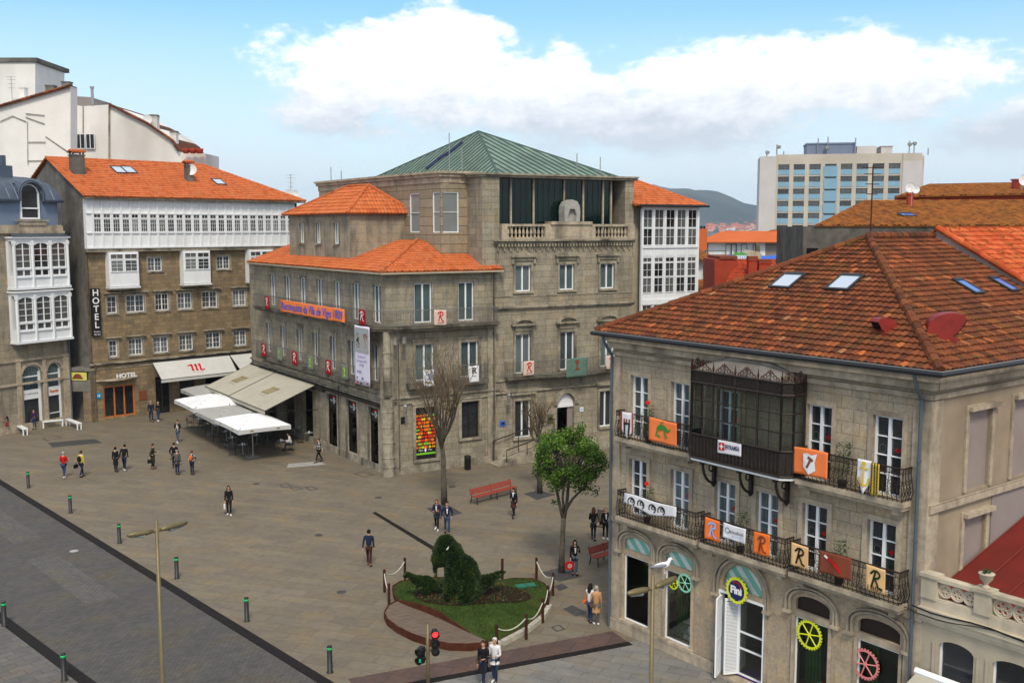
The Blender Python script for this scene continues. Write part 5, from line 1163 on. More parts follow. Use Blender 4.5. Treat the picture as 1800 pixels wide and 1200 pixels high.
M['blue_dark'] = newmat('dark_blue_paint',(.01,.015,.09),.5); M['pane_matte'] = pane('pane_grey_blind',(.17,.19,.19),(.24,.29,.28),.25,.4,False)
mus = museum()
def stone_head():
 c = CR.P(13.9,-.1,16.43); t = thing('carved_stone','pale carved stone block with hollow front standing on the balustrade pedestal','sculpture',c); mb = MB(); f = CR.sub(13.9,-.1)
 out = [(-.62,0),(-.66,.55),(-.62,1.05),(-.40,1.38),(0,1.52),(.38,1.40),(.62,1.02),(.66,.5),(.62,0)]; inn = [(.34,0),(.36,.42),(.22,.95),(.0,1.0),(-.28,.92),(-.36,.42),(-.34,0)]
 # two legs and an arched top, as one thick outline
 pts = [f.P(x,.35,16.43+z) for x,z in out]
 mb.prism([f.P(x,.38,16.43+z) for x,z in [(-.62,.0),(-.66,.6),(-.62,1.05),(-.42,1.36),(-.20,.85),(-.36,.42),(-.3,.0)]],Vector((-f.o.x,-f.o.y,0))*.75)
 mb.prism([f.P(x,.38,16.43+z) for x,z in [(-.42,1.36),(0,1.5),(.40,1.38),(.20,.85),(-.20,.85)]],Vector((-f.o.x,-f.o.y,0))*.76)
 mb.prism([f.P(x,.38,16.43+z) for x,z in [(.40,1.38),(.62,1.05),(.66,.6),(.62,0),(.3,0),(.36,.42),(.20,.85)]],Vector((-f.o.x,-f.o.y,0))*.75)
 mb.prism([f.P(x,.1,16.43+z) for x,z in [(-.5,0),(.5,0),(.4,.9),(-.4,.9)]],Vector((-f.o.x,-f.o.y,0))*.3)
 o = mb.build('stone',M['granite_pale'],t); bv = o.modifiers.new('b','BEVEL'); bv.width = .08; bv.segments = 2
M['granite_pale'] = worn('pale_granite',(.33,.32,.30),.15,.9,3)
stone_head()
# ================= white glazed-gallery house right of the museum
def gallery_house():
 t = thing('gallery_house','white house of stacked glazed galleries under an orange hip roof, right of the museum','house',CR.P(20,0,0)); s0,s1 = 20.15,25.35; lf = Fr(CR.P(19.42,-.55,0).to_2d(),29.7+38)
 mb = MB(); mb.box(CR,19.45,25.3,-8,-.75,0,17.5); mb.build('wall',M['cream'],t)
 gl = part('glazed_front',t,CR.P(22,0,5)); mb = MB()
 segs = ((CR,s0,s1,5),(lf,0,.93,1)); fl = [(16.95,17.5),]
 # solid white parts: bands and posts
 for fr,a,b,n in segs:
  for z0,z1,p in ((17.35,17.62,.10),(13.85,14.62,.0),(14.5,14.66,.10),(10.35,10.72,.10),(9.2,9.8,.04),(5.0,6.6,.04)):mb.box(fr,a,b,-.12,.02+p,z0,z1)
  w = (b-a)/n
  for i in range(n+1):x = a+w*i; mb.box(fr,x-.09,x+.09,-.12,.06,5,17.35)
  mb.box(fr,a,b,-.12,.03,10.72,11.15)
  for i in range(n):mb.box(fr,a+w*i+.16,a+w*(i+1)-.16,.021,.04,13.95,14.4)
 mb.build('white_framing',M['white'],gl)
 for fr,a,b,n in segs:
  w = (b-a)/n
  for i in range(n):
   x = a+w*(i+.5); ww = w-.18; st = 'sash' if ww>.6 else 'sash'
   for z,h,sty in ((15.95,1.4,'sash2'),(14.66,1.28,'sash2'),(13.05,.7,'sash1'),(12.2,1.5,'sash2')) if False else ((15.98,1.36,'sash2'),(14.68,1.28,'sash2'),(13.45,.38,'sash1'),(12.38,1.05,'sash2'),(11.2,1.15,'sash2'),(9.85,.48,'sash1'),(8.2,.95,'sash2'),(6.7,1.45,'sash2')):
    window(gl,fr,x,z,ww,h,'sash2' if sty=='sash2' else 'sash1','pane_mix',o=-.06) if True else None
 e = .45; z = 17.64; A = CR.P(19.2,e,z); B = CR.P(s1+e,e,z); Cc = CR.P(s1+e,-8,z); D = CR.P(19.2,-8,z); AP = CR.P(22.3,-3.8,19.55)
 AP2 = CR.P(20.5,-3.8,19.55)
 tile_roof('roof',[A,B,AP,AP2],A,B,t,'tile_orange',.42,.26,.05,.03,3); tile_roof('roof',[B,Cc,AP],B,Cc,t,'tile_orange',.42,.3,.05,.03,2); tile_roof('roof',[Cc,D,AP2,AP],Cc,D,t,'tile_orange',.5,.4,.05,.03,2)
 tile_roof('roof',[D,A,AP2],D,A,t,'tile_orange',.5,.4,.05,.03,2)
 ridge(t,A,AP2+Vector((0,0,.08)),'tile_orange',.1); ridge(t,B,AP+Vector((0,0,.08)),'tile_orange',.08); mb = MB(); mb.tube([CR.P(19.6,e+.1,z-.06),CR.P(s1+e+.1,e+.1,z-.06),CR.P(s1+e+.1,-6,z-.06)],.09,6); mb.build('gutter',M['gutter_dark'],t)
gallery_house()
# ================= hotel
def hotel():
 t = thing('hotel','brown granite hotel with white glazed top gallery and orange tiled roof, left of the square','building',HF.P(0,0,0)); L = 20.3
 W3 = [(2.1,.84),(4.12,1.55),(6.5,1.2),(8.6,1.3),(11.0,1.45),(13.95,1.3)]; W4 = [(2.05,.7),(4.0,1.2),(6.25,1.3),(8.6,1.25),(11.2,1.4),(13.9,1.25)]; W2 = [(5.98,1.26),(12.45,1.25)]
 hs = [(s-w/2,s+w/2,8.92,10.36) for s,w in W3]+[(s-w/2,s+w/2,5.28,6.65) for s,w in W4]+[(s-w/2,s+w/2,12.3,13.46) for s,w in W2]+[(1.05,3.75,.2,2.85),(5.6,6.9,0,3.2),(7.8,9.4,1.0,3.2),(10.3,15.5,0,3.2)]
 mb = MB(); wall(mb,HF,0,L,0,14.3,hs,reveal=.22); mb.build('wall',M['granite_hotel'],t)
 mb = MB(); a = HF.P(0,0,0); b = HF.P(0,-6.5,0); c = HF.P(0,-13,0)
 mb.prism([a+Vector((0,0,18.45)),b+Vector((0,0,21.75)),c+Vector((0,0,18.45)),c,a],Vector((HF.e.x,HF.e.y,0))*.3); a = HF.P(L,-.01,0); c = HF.P(L,-13,0)
 mb.face([a,c,c+Vector((0,0,18.3)),a+Vector((0,0,18.3))]); a = HF.P(0,-13,0); mb.face([a,c,c+Vector((0,0,18.3)),a+Vector((0,0,18.3))]); mb.build('party_wall',M['party_grey'],t)
 mb = MB()
 for s,w in W3+W4:
  z,h = (8.92,1.44) if (s,w) in W3 else (5.28,1.37); surround(mb,HF,s,z,w,h,.14,.03); mb.box(HF,s-w/2-.28,s+w/2+.28,.004,.3,z+h+.22,z+h+.30)
 for s,w in W2:surround(mb,HF,s,12.3,w,1.16,.14,.03)
 mb.box(HF,0,L,.004,.5,14.02,14.28); mb.box(HF,0,L,.004,.16,4.72,4.86); mb.box(HF,0,L,.003,.05,4.3,4.42)
 mb.build('stone_trim',M['granite_trim'],t)
 for k,(s,w) in enumerate(W3):window(t,HF,s,8.92,w,1.44,'hotel' if w>1 else 'hotel1','pane_curtain' if k%2 else 'pane_mix',o=-.15)
 for k,(s,w) in enumerate(W4):window(t,HF,s,5.28,w,1.37,'hotel' if w>1 else 'hotel1','pane_curtain' if k%3 else 'pane_mix',o=-.15)
 for s,w in W2:window(t,HF,s,12.3,w,1.16,'hotel','pane_curtain',o=-.15)
 for s in (2.95,9.5,15.9): # small oriels on the upper floor
  b = part('oriel',t,HF.P(s,0,11.1)); mb = MB(); w = 1.27; d = .75; mb.box(HF,s-w,s+w,.004,d-.05,11.15,14.0); mb.box(HF,s-w-.05,s+w+.05,.004,d+.08,11.0,11.12); mb.build('oriel_box',M['white'],b)
  for i in (-1,1):window(b,HF,s+i*.6,12.35,1.12,1.0,'hotel1','pane_curtain',o=d-.04); window(b,HF,s+i*.6,13.4,1.12,.45,'sash1','pane_mix',o=d-.04)
  f = Fr(HF.P(s-w,0,0).to_2d(),45-90); window(b,f,-.36 if False else -.36,12.35,.6,1.45,'sash2','pane_mix',o=-.03+.0)
  mb = MB(); mb.box(HF,s-w,s+w,.004,d-.1,10.86,11.0); mb.build('oriel_base',M['granite_trim'],b)
 g = part('glazed_gallery',t,HF.P(10,0,14.3)); mb = MB(); o = .55; s0,s1 = .05,19.7
 mb.box(HF,s0,s1,-3,o-.06,14.29,18.35)
 f = HF; n = 24; w = (s1-s0-.6)/n
 for i in range(n+1):x = s0+.5+i*w; mb.box(f,x-.07,x+.07,o-.06,o+.03,14.29,18.35)
 mb.box(f,s0,s1,o-.06,o+.06,14.29,14.42); mb.box(f,s0,s1,o-.06,o+.05,15.52,15.62); mb.box(f,s0,s1,o-.06,o+.05,17.12,17.2)
 mb.build('white_panelling',M['white'],g); rg = random.Random(9)
 for i in range(n):
  x = s0+.5+(i+.5)*w; pm = rg.choice(('pane_curtain','pane_curtain','pane_mix','pane_curtain','pane_dark'))
  window(g,f,x,15.63,w-.16,1.08,'gal',pm,o=o-.05); window(g,f,x,16.76,w-.16,.36,'sash1','pane_mix',o=o-.05)
  # roof
 e = .95; z = 18.5; rise = .485; A = HF.P(-.25,e,z); B = HF.P(L+.4,e,z); r0 = HF.P(-.25,-6.5,21.9); r1 = HF.P(14.3,-6.5,21.9); Bb = HF.P(L+.4,-13.9,z); Ab = HF.P(-.25,-13.9,z)
 tile_roof('roof',[A,B,r1,r0],A,B,t,'tile_orange',.42,.26,.05,.035,4); tile_roof('roof',[B,Bb,r1],B,Bb,t,'tile_orange',.5,.4,.05,.035,2); tile_roof('roof',[Bb,Ab,r0,r1],Bb,Ab,t,'tile_orange',.5,.4,.05,.035,2)
 ridge(t,r0,r1,'tile_orange',.12); ridge(t,B,r1,'tile_orange',.1)
 mb = MB(); mb.box(HF,-.2,L+.3,.3,e+.05,18.3,18.42); mb.build('eaves_board',M['cornice_dark'],t)
 nn = (B-A).cross(r0-A).normalized(); nn = nn if nn.z>0 else -nn; c0 = Vector((0,0,CAMH)); U = Vector((HF.e.x,HF.e.y,0)); V = (r0-A).normalized()
 onp =lambda u,v:c0+ray(u,v)*((A-c0).dot(nn)/ray(u,v).dot(nn))
 for u,v in ((208,300),(226,300),(384,321)):skylight(t,onp(u,v),U,V,1.0,1.5 if u<300 else 1.3)
 p = onp(136,304); chimney(t,p-Vector((0,0,.5)),1.0,.8,1.9,'party_grey',45,tile=True); p = onp(332,318); q = chimney(t,p-Vector((0,0,.5)),.6,.55,1.8,'party_grey',45,tile=True)
 # ground floor: entrance, portico strip, shops
 en = part('entrance',t,HF.P(2.4,0,.2)); mb = MB()
 for x in (1.05,1.95,2.8,3.63):mb.box(HF,x,x+.12,-.2,-.1,.2,2.85)
 mb.box(HF,1.17,3.63,-.2,-.1,2.72,2.85); mb.box(HF,1.17,3.63,-.2,-.1,.2,.3); mb.build('door_frame',M['orange_wood'],en)
 mb = MB(); mb.box(HF,1.1,3.7,-.17,-.16,.25,2.8); mb.build('pane',M['pane_dark'],en)
 mb = MB(); P = [HF.P(.4+3.6*i/12,.05+.75*sin(pi*i/12),3.45) for i in range(13)]; mb.prism(P,(0,0,-.10)); mb.build('canopy',M['granite_trim_house'],en)
 mb = MB(); put_text(mb,'HOTEL',.50,lambda x,z:HF.P(2.75+x,.78,3.72+z),fit=1.75,bold=.012); o_ = mb.build('lettering',M['white_ink'],en); so = o_.modifiers.new('s','SOLIDIFY'); so.thickness = .06
 mb = MB(); mb.box(HF,4.1,4.75,.005,.05,1.35,2.15); mb.build('plaque',M['cloth_brown'],t)
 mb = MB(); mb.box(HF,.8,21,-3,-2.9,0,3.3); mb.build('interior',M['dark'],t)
 window(t,HF,6.25,0,1.3,3.2,'french','pane_dark',o=-.2,fm='wood_dark',name='door')
 for s,w in ((8.6,1.6),):window(t,HF,s,1.0,w,2.2,'shop','pane_dark',o=-.2,fm='orange_wood')
 mb = MB(); mb.tube([HF.P(.12,.08,14),HF.P(.12,.08,5.0),HF.P(.5,.2,4.7),HF.P(.35,.12,4.3),HF.P(.35,.12,.1)],.05,6); mb.build('downpipe',M['cornice_dark'],t)
 mb = MB(); mb.tube([HF.P(1+i*.9,.2,4.68+.06*sin(i*1.7)) for i in range(18)],.045,5); mb.build('cable',M['black_iron'],t)
hotel()
def sign_vertical():
 t = thing('hotel_sign','tall black vertical HOTEL sign on the brown granite wall','sign',HF.P(.62,.05,7.2)); mb = MB(); mb.box(HF,.28,1.0,.06,.28,7.15,11.05); mb.build('panel',M['signal_black'],t)
 mb = MB()
 for i,ch in enumerate('HOTEL'):put_text(mb,ch,.74,lambda x,z,i=i:HF.P(.64+x,.29,10.68-i*.66+z),bold=.012)
 put_text(mb,'Puerta',.2,lambda x,z:HF.P(.64+x,.29,7.50+z)); put_text(mb,'del Sol',.2,lambda x,z:HF.P(.64+x,.29,7.28+z)); mb.build('lettering',M['white_ink'],t)
 t = thing('blue_plate','small blue square hotel plate beside the orange framed entrance','sign',HF.P(.55,.02,1.9)); mb = MB(); mb.box(HF,.38,.88,.02,.06,1.9,2.4); mb.build('panel',M['teal'],t); mb = MB(); put_text(mb,'H',.3,lambda x,z:HF.P(.63+x,.065,2.15+z),bold=.01); mb.build('lettering',M['white_ink'],t)
M['teal'] = newmat('teal_plate',(.01,.22,.42),.5)
sign_vertical()
M['granite_bay'] = stone('granite_bay_house',(.33,.285,.215),(.27,.235,.18),(.15,.125,.095),1.3,.5,(.08,.07,.055),.6,.008)
# ================= left building with zinc dome and white bays
def bay_house():
 t = thing('bay_house','pale granite house with blue-grey domed zinc roof and stacked white bay windows, left edge','house',BL.P(-3,0,0)); L = 9.5; f = BL
 gr = [(-4.15,-2.55,.05,5.15,4.55),(-1.95,-.75,.05,5.2,4.6),(-8.9,-6.6,0,4.6)]
 mb = MB(); wall(mb,f,-L,0,0,15.95,gr,reveal=.3); mb.box(f,-.02,0,-10,-.01,0,15.9); mb.build('wall',M['granite_bay'],t)
 mb = MB(); mb.box(f,-L,.05,.004,.14,3.7,3.86); mb.box(f,-L,.05,.004,.12,5.55,5.75); mb.box(f,-L,.05,.004,.3,15.55,15.75); mb.box(f,-L,.03,.004,.12,15.75,16.2); mb.box(f,-L,0,.004,.09,0,.6)
 mb.box(f,-3.9,-1.5,.004,.22,16.2,16.5); mb.box(f,-4.1,-1.3,.004,.3,16.5,16.6)
 for a,b in ((-4.7,-4.3),(-2.42,-2.08),(-.55,0.0)):mb.box(f,a,b,.004,.09,.6,5.5)
 for a,b in ((-4.15,-2.55),(-1.95,-.75)):
  n = 10; sp = 4.55; c = (a+b)/2
  for i in range(n):
   q = [(c+((b-a)/2+r)*cos(pi*(i+d)/n),sp+(.62+r)*sin(pi*(i+d)/n)) for r,d in ((0.02,0),(.22,0),(.22,1),(.02,1))]; mb.prism([f.P(x,.004,z) for x,z in q],Vector((f.o.x,f.o.y,0))*.1)
 mb.build('stone_trim',M['granite_trim_house'],t)
 for k,(a,b) in enumerate(((-4.15,-2.55),(-1.95,-.75))):
  d = part('shop_window',t,f.P((a+b)/2,0,0)); mb = MB(); w = .08
  mb.box(f,a,a+w,-.2,-.1,.05,4.6); mb.box(f,b-w-(.12 if k==0 else.06),b,-.2,-.1,.05,4.6)
  for z0,z1 in ((2.45,3.2),(4.2,4.3),(1.0,1.06) if k else (2.44,2.45)):mb.box(f,a+w,b-w,-.2,-.11,z0,z1)
  prev = None
  for i in range(13):
   x = a+(b-a)*(1-cos(pi*i/12))/2; z = arch_z(x,a,b,4.55,5.18); x2 = a+w+(b-a-2*w)*(1-cos(pi*i/12))/2; z2 = arch_z(x2,a+w,b-w,4.55,5.18-w)
   if prev:mb.face([f.P(prev[0],-.1,prev[1]),f.P(prev[2],-.1,prev[3]),f.P(x2,-.1,z2),f.P(x,-.1,z)][::-1])
   prev = (x,z,x2,z2)
  mb.build('window_frame',M['white'],d)
  mb = MB(); P = [f.P(a,-.16,3.2),f.P(b,-.16,3.2)]+[f.P(b-(b-a)*(1-cos(pi*i/12))/2,-.16,arch_z(b-(b-a)*(1-cos(pi*i/12))/2,a,b,4.55,5.18)) for i in range(13)]; mb.face(P); mb.build('pane',M['pane_blue'],d)
  mb = MB(); mb.box(f,a,b,-.19,-.18,.06,2.45); mb.build('pane',M['pane_dark'],d)
  mb = MB();
  if k==0:put_text(mb,'D. PAPONIER',.2,lambda x,z:f.P((a+b)/2+x-.05,-.095,2.85+z),fit=1.2); mb.build('lettering',M['black_ink'],d)
  else:put_text(mb,'Papponieb',.32,lambda x,z:f.P((a+b)/2+x,-.095,2.82+z),fit=.8,bold=.015); mb.build('lettering',M['orange_wood'],d)
 for lv,(z0,z1) in enumerate(((11.2,15.3),(7.0,11.1))): # white bays
  b = part('white_bay',t,f.P(-2.5,0,z0)); o = .85; s0,s1 = -5.0,-.1; mb = MB(); mb.box(f,s0,s1,.31,o-.06,z0,z0+1.0); mb.box(f,s0-.05,s1+.05,.004,o+.10,z0,z0+.18); mb.box(f,s0,s1,.004,o,z1-.35,z1-.12); mb.box(f,s0-.12,s1+.12,.004,o+.16,z1-.12,z1)
  mb.box(f,s0,s1,.004,.3,z0,z1-.3); mb.box(f,s0,s1,o-.06,o+.03,z0+.9,z0+1.02); mb.box(f,s0,s1,o-.06,o+.03,z0+1.55,z0+1.68)
  for i in range(4):
   x = s0+.1+(s1-s0-.2)*i/3; mb.tube([f.P(x,o-.02,z0+.1),f.P(x,o-.02,z1-.3)],.11,8); mb.box(f,x-.13,x+.13,o-.1,o+.08,z1-.62,z1-.34)
   if i<3:
    xa,xb = x+.12,s0+.1+(s1-s0-.2)*(i+1)/3-.12; q = [(xa+(xb-xa)*(1-cos(pi*k/10))/2) for k in range(11)]
    for k in range(10):mb.face([f.P(q[k],o-.02,arch_z(q[k],xa,xb,z1-.85,z1-.5)),f.P(q[k+1],o-.02,arch_z(q[k+1],xa,xb,z1-.85,z1-.5)),f.P(q[k+1],o-.02,z1-.34),f.P(q[k],o-.02,z1-.34)])
  mb.build('bay_body',M['white'],b)
  for i in range(3):
   x = s0+.1+(s1-s0-.2)*(i+.5)/3; window(b,f,x,z0+1.66,1.3,z1-z0-2.2+.12,'arch','pane_mix',o=o-.12); window(b,f,x,z0+1.02,1.3,.55,'french','pane_mix',o=o-.10)
  g = Fr(f.P(s0,0,0).to_2d(),60-90); window(b,g,-.42,z0+1.66,.6,z1-z0-2.2,'sash2','pane_mix',o=.0)
  if lv==0:mb = MB(); mb.prism([f.P(s0-.15,o+.2,z1+.003),f.P(s1+.15,o+.2,z1+.003),f.P(s1-.2,.1,z1+.3),f.P(s0+.4,.1,z1+.3)],(0,0,-.002)); mb.build('bay_roof',M['zinc'],b)
  # slate blue attic wall and zinc dome
 mb = MB(); wall(mb,f,-L,-.2,16.2,18.1,[(-3.55,-1.9,16.65,18.1)],o=-.15,reveal=.2); mb.box(f,-.3,-.2,-6,-.16,16.2,18.1); mb.build('attic_wall',M['blue_wall'],t)
 ar = part('attic_window',t,f.P(-2.7,0,16.6)); a,b = -3.55,-1.9; mb = MB(); w = .1; mb.box(f,a,a+w,-.2,.0,16.65,18.7); mb.box(f,b-w,b,-.2,.0,16.65,18.7); mb.box(f,a+w,b-w,-.2,.0,16.65,16.78); mb.box(f,a+w,b-w,-.2,.0,17.45,17.56); mb.tube([f.P((a+b)/2+.77*cos(pi*i/12),-.08,18.68+.68*sin(pi*i/12)) for i in range(13)],.06,5); mb.build('window_frame',M['white_clean'],ar)
 mb = MB(); mb.face([f.P(a,-.12,16.7),f.P(b,-.12,16.7)]+[f.P((a+b)/2+.8*cos(pi*i/12),-.12,18.68+.7*sin(pi*i/12)) for i in range(13)]); mb.build('pane',M['pane_dark'],ar)
 dm = part('dome',t,f.P(-4,0,18.1)); mb = MB(); prof = [(0,.30),(.35,.1),(.9,-.22),(1.35,-.7),(1.7,-1.5),(1.9,-2.6),(2.0,-4)]
 cutw = .98
 for (z0,o0),(z1,o1) in zip(prof[:-1],prof[1:]):
  for a,b in ((-12,-2.72-cutw),(-2.72+cutw,-.02)) if z1<1.4 else ((-12,-.02),):
  # right end curls over as a quarter dome
   n = 8
   for i in range(n):
    x0,x1 = a+(b-a)*i/n,a+(b-a)*(i+1)/n
    def sh(x,z):lim = -.02-1.7*(1-sqrt(max(0,1-(z/2.02)**2))); return min(x,lim)
    mb.face([f.P(sh(x0,z0),o0,18.1+z0),f.P(sh(x1,z0),o0,18.1+z0),f.P(sh(x1,z1),o1,18.1+z1),f.P(sh(x0,z1),o1,18.1+z1)])
 pr = prof;
 for (z0,o0),(z1,o1) in zip(prof[:-1],prof[1:]): # side gable of the dome
  l =lambda z:-.02-1.7*(1-sqrt(max(0,1-(z/2.02)**2))); mb.face([f.P(l(z0),o0,18.1+z0),f.P(l(z0),-7,18.1+z0),f.P(l(z1),-7,18.1+z1),f.P(l(z1),o1,18.1+z1)])
 mb.build('dome_sheet',M['zinc'],dm)
 mb = MB() # arched hood over the attic window, heavy gutter moulding, seams
 for r,w_,o_ in ((.98,.07,.32),(1.10,.06,.24)):mb.tube([f.P(-2.72-r,o_,18.05)]+[f.P(-2.72+r*cos(pi-pi*i/14),o_,18.68+(r-.12)*sin(pi*i/14)) for i in range(15)]+[f.P(-2.72+r,o_,18.05)],w_,6)
 for i in range(14):an0,an1 = pi*i/14,pi*(i+1)/14; mb.face([f.P(-2.72+1.05*cos(an0),.28,18.68+.93*sin(an0)),f.P(-2.72+1.05*cos(an1),.28,18.68+.93*sin(an1)),f.P(-2.72+1.0*cos(an1),-1.6,18.9+.9*sin(an1)),f.P(-2.72+1.0*cos(an0),-1.6,18.9+.9*sin(an0))]); mb.face([f.P(-2.72+1.05*cos(an0),.28,18.68+.93*sin(an0)),f.P(-2.72+1.05*cos(an1),.28,18.68+.93*sin(an1)),f.P(-2.72+.84*cos(an1),.1,18.68+.74*sin(an1)),f.P(-2.72+.84*cos(an0),.1,18.68+.74*sin(an0))])
 for a,b in ((-12,-3.8),(-1.64,.1)):mb.box(f,a,b,-.1,.30,17.98,18.1); mb.box(f,a,b,-.1,.40,18.1,18.2)
 for x in (-6.6,-5.6,-4.6,-3.9,-1.55,-.75,-2.3,-3.1):
  P = [f.P(min(x,-.02-1.7*(1-sqrt(max(0,1-(z/2.02)**2)))),o_+.02,18.1+z) for z,o_ in prof if not (abs(x+2.72)<1 and z<1.3)]; mb.tube(P,.03,4)
 mb.build('dome_mouldings',M['zinc'],dm); mb = MB(); mb.box(f,-3.5,-2.3,-3.4,-2.6,19.6,20.9); mb.box(f,-3.05,-2.7,-3.2,-2.8,20.9,21.7); mb.build('chimney',M['zinc'],t)
 mb = MB(); mb.tube([f.P(-.1,.35,18),f.P(-.1,.2,17.5),f.P(-.1,.14,16.2)],.06,6); mb.tube([f.P(.05,.12,15.5),f.P(.05,.12,.1)],.06,6); mb.build('downpipe',M['pipe_grey'],t)
bay_house()
def passage_kiosk():
 A = BL.P(.15,-.2,0); B = HF.P(-.2,-.2,0); f = Fr(A.to_2d(),math.degrees(atan2(B.y-A.y,B.x-A.x))); w = (B-A).length; t = thing('narrow_shop','narrow shop front with yellow sign squeezed between the two tall houses','shop',A); mb = MB()
 w = max(w,1.5); mb.box(f,-.1,w+.3,-1.5,0,4.25,4.5); mb.box(f,-.1,w+.3,-.3,-.05,2.55,3.5); mb.build('front',M['party_grey'],t)
 mb = MB(); mb.box(f,0,w,-.05,.02,3.5,4.15); mb.build('sign_board',M['lime_sign'],t); mb = MB(); mb.face([f.P(w/2+.4*cos(pi*i/10),.03,3.7+.35*sin(pi*i/10)) for i in range(11)]); mb.ribbon([(-.45,0),(.45,0)],.12,lambda x,z:f.P(w/2+x,.03,3.66+z)); mb.build('sign_emblem',M['cloth_brown'],t)
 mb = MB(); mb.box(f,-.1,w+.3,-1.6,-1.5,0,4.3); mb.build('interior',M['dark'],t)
 mb = MB(); mb.box(f,w*.72,w+.3,-1.4,-.1,0,2.55); mb.build('side_wall',M['granite_hotel'],t)
 mb = MB(); mb.box(f,-.3,w+.6,-8,-6.9,4.5,17.5); mb.build('light_well_wall',M['party_grey'],t)
M['lime_sign'] = newmat('yellow_sign',(.55,.55,.12),.6)
passage_kiosk()
# ================= pale party walls rising behind, upper left
def party_block(name,label,Y,px,top_n,depth=9,mat='party_white',tilecap=(),cat='building'):
 P = [GY(u,v,Y) for u,v in px]; t = thing(name,label,cat,Vector((P[0].x,Y,0))); mb = MB(); mb.prism(P[::-1],(0,depth,0)); mb.build('wall',M[mat],t)
 for (u0,v0),(u1,v1) in tilecap:
  a,b = GY(u0,v0-1,Y-.3),GY(u1,v1-1,Y-.3); q = b-a; n = max(1,int(q.length/.45)); mb = MB()
  for i in range(n):mb.tube([a+q*(i/n),a+q*((i+1.1)/n)],[.16,.12],6)
  mb.face([a,b,b+Vector((0,depth,0)),a+Vector((0,depth,0))]); o = mb.build('roof_edge',M['tile_house'],t); at = o.data.attributes.new('rnd','FLOAT','FACE'); rg = random.Random(1); at.data.foreach_set('value',[rg.random() for _ in o.data.polygons])
 return t
pb = party_block('party_wall_building','tall off-white blank gable wall with sloping tiled edge behind the zinc dome',104,[(-60,213),(0,187),(124,151),(124,320),(90,420),(-60,420)],3,1.6,tilecap=(((-60,213),(0,187)),((0,187),(124,151))))
for (u,v,w,h) in ((118,153,.8,.7),(90,161,.8,.8),(42,172,.5,1.2)):p = GY(u,v,105); chimney(pb,p-Vector((0,0,.3)),w,.8,h,'party_grey' if w>.6 else 'party_white')
mb = MB(); p =lambda u,v:GY(u,v,103.9);
for a,b in (((45,200),(78,203)),((45,206),(78,218)),((0,214),(22,204)),((22,204),(46,214)),((80,240),(124,270)),((48,250),(80,250)),((48,283),(80,282))):mb.tube([p(*a),p(*b)],.045,4)
mb.tube([p(48,214),p(49,290)],.03,4); mb.build('roof_line_scar',M['granite_trim'],pb)
pb2 = party_block('party_wall_building','off-white blank wall with curved sloping top and two chimneys behind the orange hotel roof',112,[(124,183),(145,187),(192,184),(215,193),(240,206),(258,217),(275,226),(290,236),(302,247),(312,262),(322,285),(380,420),(124,420)],3,10,tilecap=(((192,184),(258,217)),((258,217),(302,247)),((302,247),(314,266))))
p =lambda u,v:GY(u,v,111.9)
for (u,w) in ((143,1.0),(160,.95)):
 f = Fr((GY(u,262,111.9).x,111.9),0); window(pb2,f,0,GY(u,262,111.9).z,w,1.6,'slim','pane_dark',o=.1,fm='wood_dark' if u<140 else 'white_clean')
mb = MB(); mb.tube([p(146,187),p(146,290)],.06,4); mb.tube([p(192,186),p(192,290)],.10,4); mb.build('wall_seam',M['granite_trim'],pb2)
for (u,v,w,h,m_) in ((272,226,.8,1.5,'party_white'),(307,256,.65,1.6,'party_white'),(205,192,.4,.4,'cloth_brown')):q = GY(u,v,113); chimney(pb2,q-Vector((0,0,.4)),w,.8,h,m_,cap='party_grey' if w>.5 else None)
party_block('rooftop_block','grey-white boxy lift housing rising above the roofs at the top left corner',125,[(-40,110),(62,110),(62,300),(-40,300)],2,8)
mb = MB(); a = GY(-40,109,124.8); b = GY(65,109,124.8); mb.prism([a,b,b+Vector((0,0,.5)),a+Vector((0,0,.5))],(0,9,0)); o = mb.build('roof_slab',M['party_grey'],[x for x in COL.objects if x.name.startswith('rooftop_block')][0])
party_block('low_parapet_wall','low grey wall with a steel flue behind the white gables',118,[(127,169),(160,171),(160,220),(127,220)],2,6,'plaster_grey')
party_block('rear_wall','small pale wall with flower pots along its top behind the orange roof',108,[(318,268),(361,270),(361,330),(318,330)],2,5)
pw = [x for x in COL.objects if x.name.startswith('rear_wall')][0]; mb = MB()
for u in (327,339,351):mb.lathe(GY(u,270,107),[(.25,0),(.4,.3),(.4,.5)],8)
mb.build('flower_pots',M['red_paint'],pw)
mb = MB(); q = GY(163,184,112); mb.tube([q,q+Vector((0,0,1.7))],.16,8); mb.tube([q+Vector((0,0,1.7)),q+Vector((0,0,1.9))],.24,8); mb.build('steel_flue',M['steel'],pb2)
antenna('thin antenna mast with dish on the white block, top left',GY(22,186,108),3.0,dishes=((.5,.2,.5),)); antenna('satellite dish on the second chimney behind the hotel roof',GY(266,222,112),1.3,'dish',dishes=((-.3,.7,.5),))
antenna('round white dish fixed to the small chimney on the orange hotel roof',GY(333,312,93),.9,'dish',dishes=((.25,.7,.5),)); antenna('aerial with two white dishes behind the end of the hotel roof',GY(512,362,112),3.4,dishes=((-.15,1.3,.45),(.55,1.3,.4)))
M['tile_flat'] = worn('red_roof_tiles',(.38,.08,.03),.3,.9,4)
party_block('back_roof','strip of red roof seen between the hotel and the rooftop storey',114,[(495,366),(545,364),(545,400),(495,400)],2,6,'tile_flat')
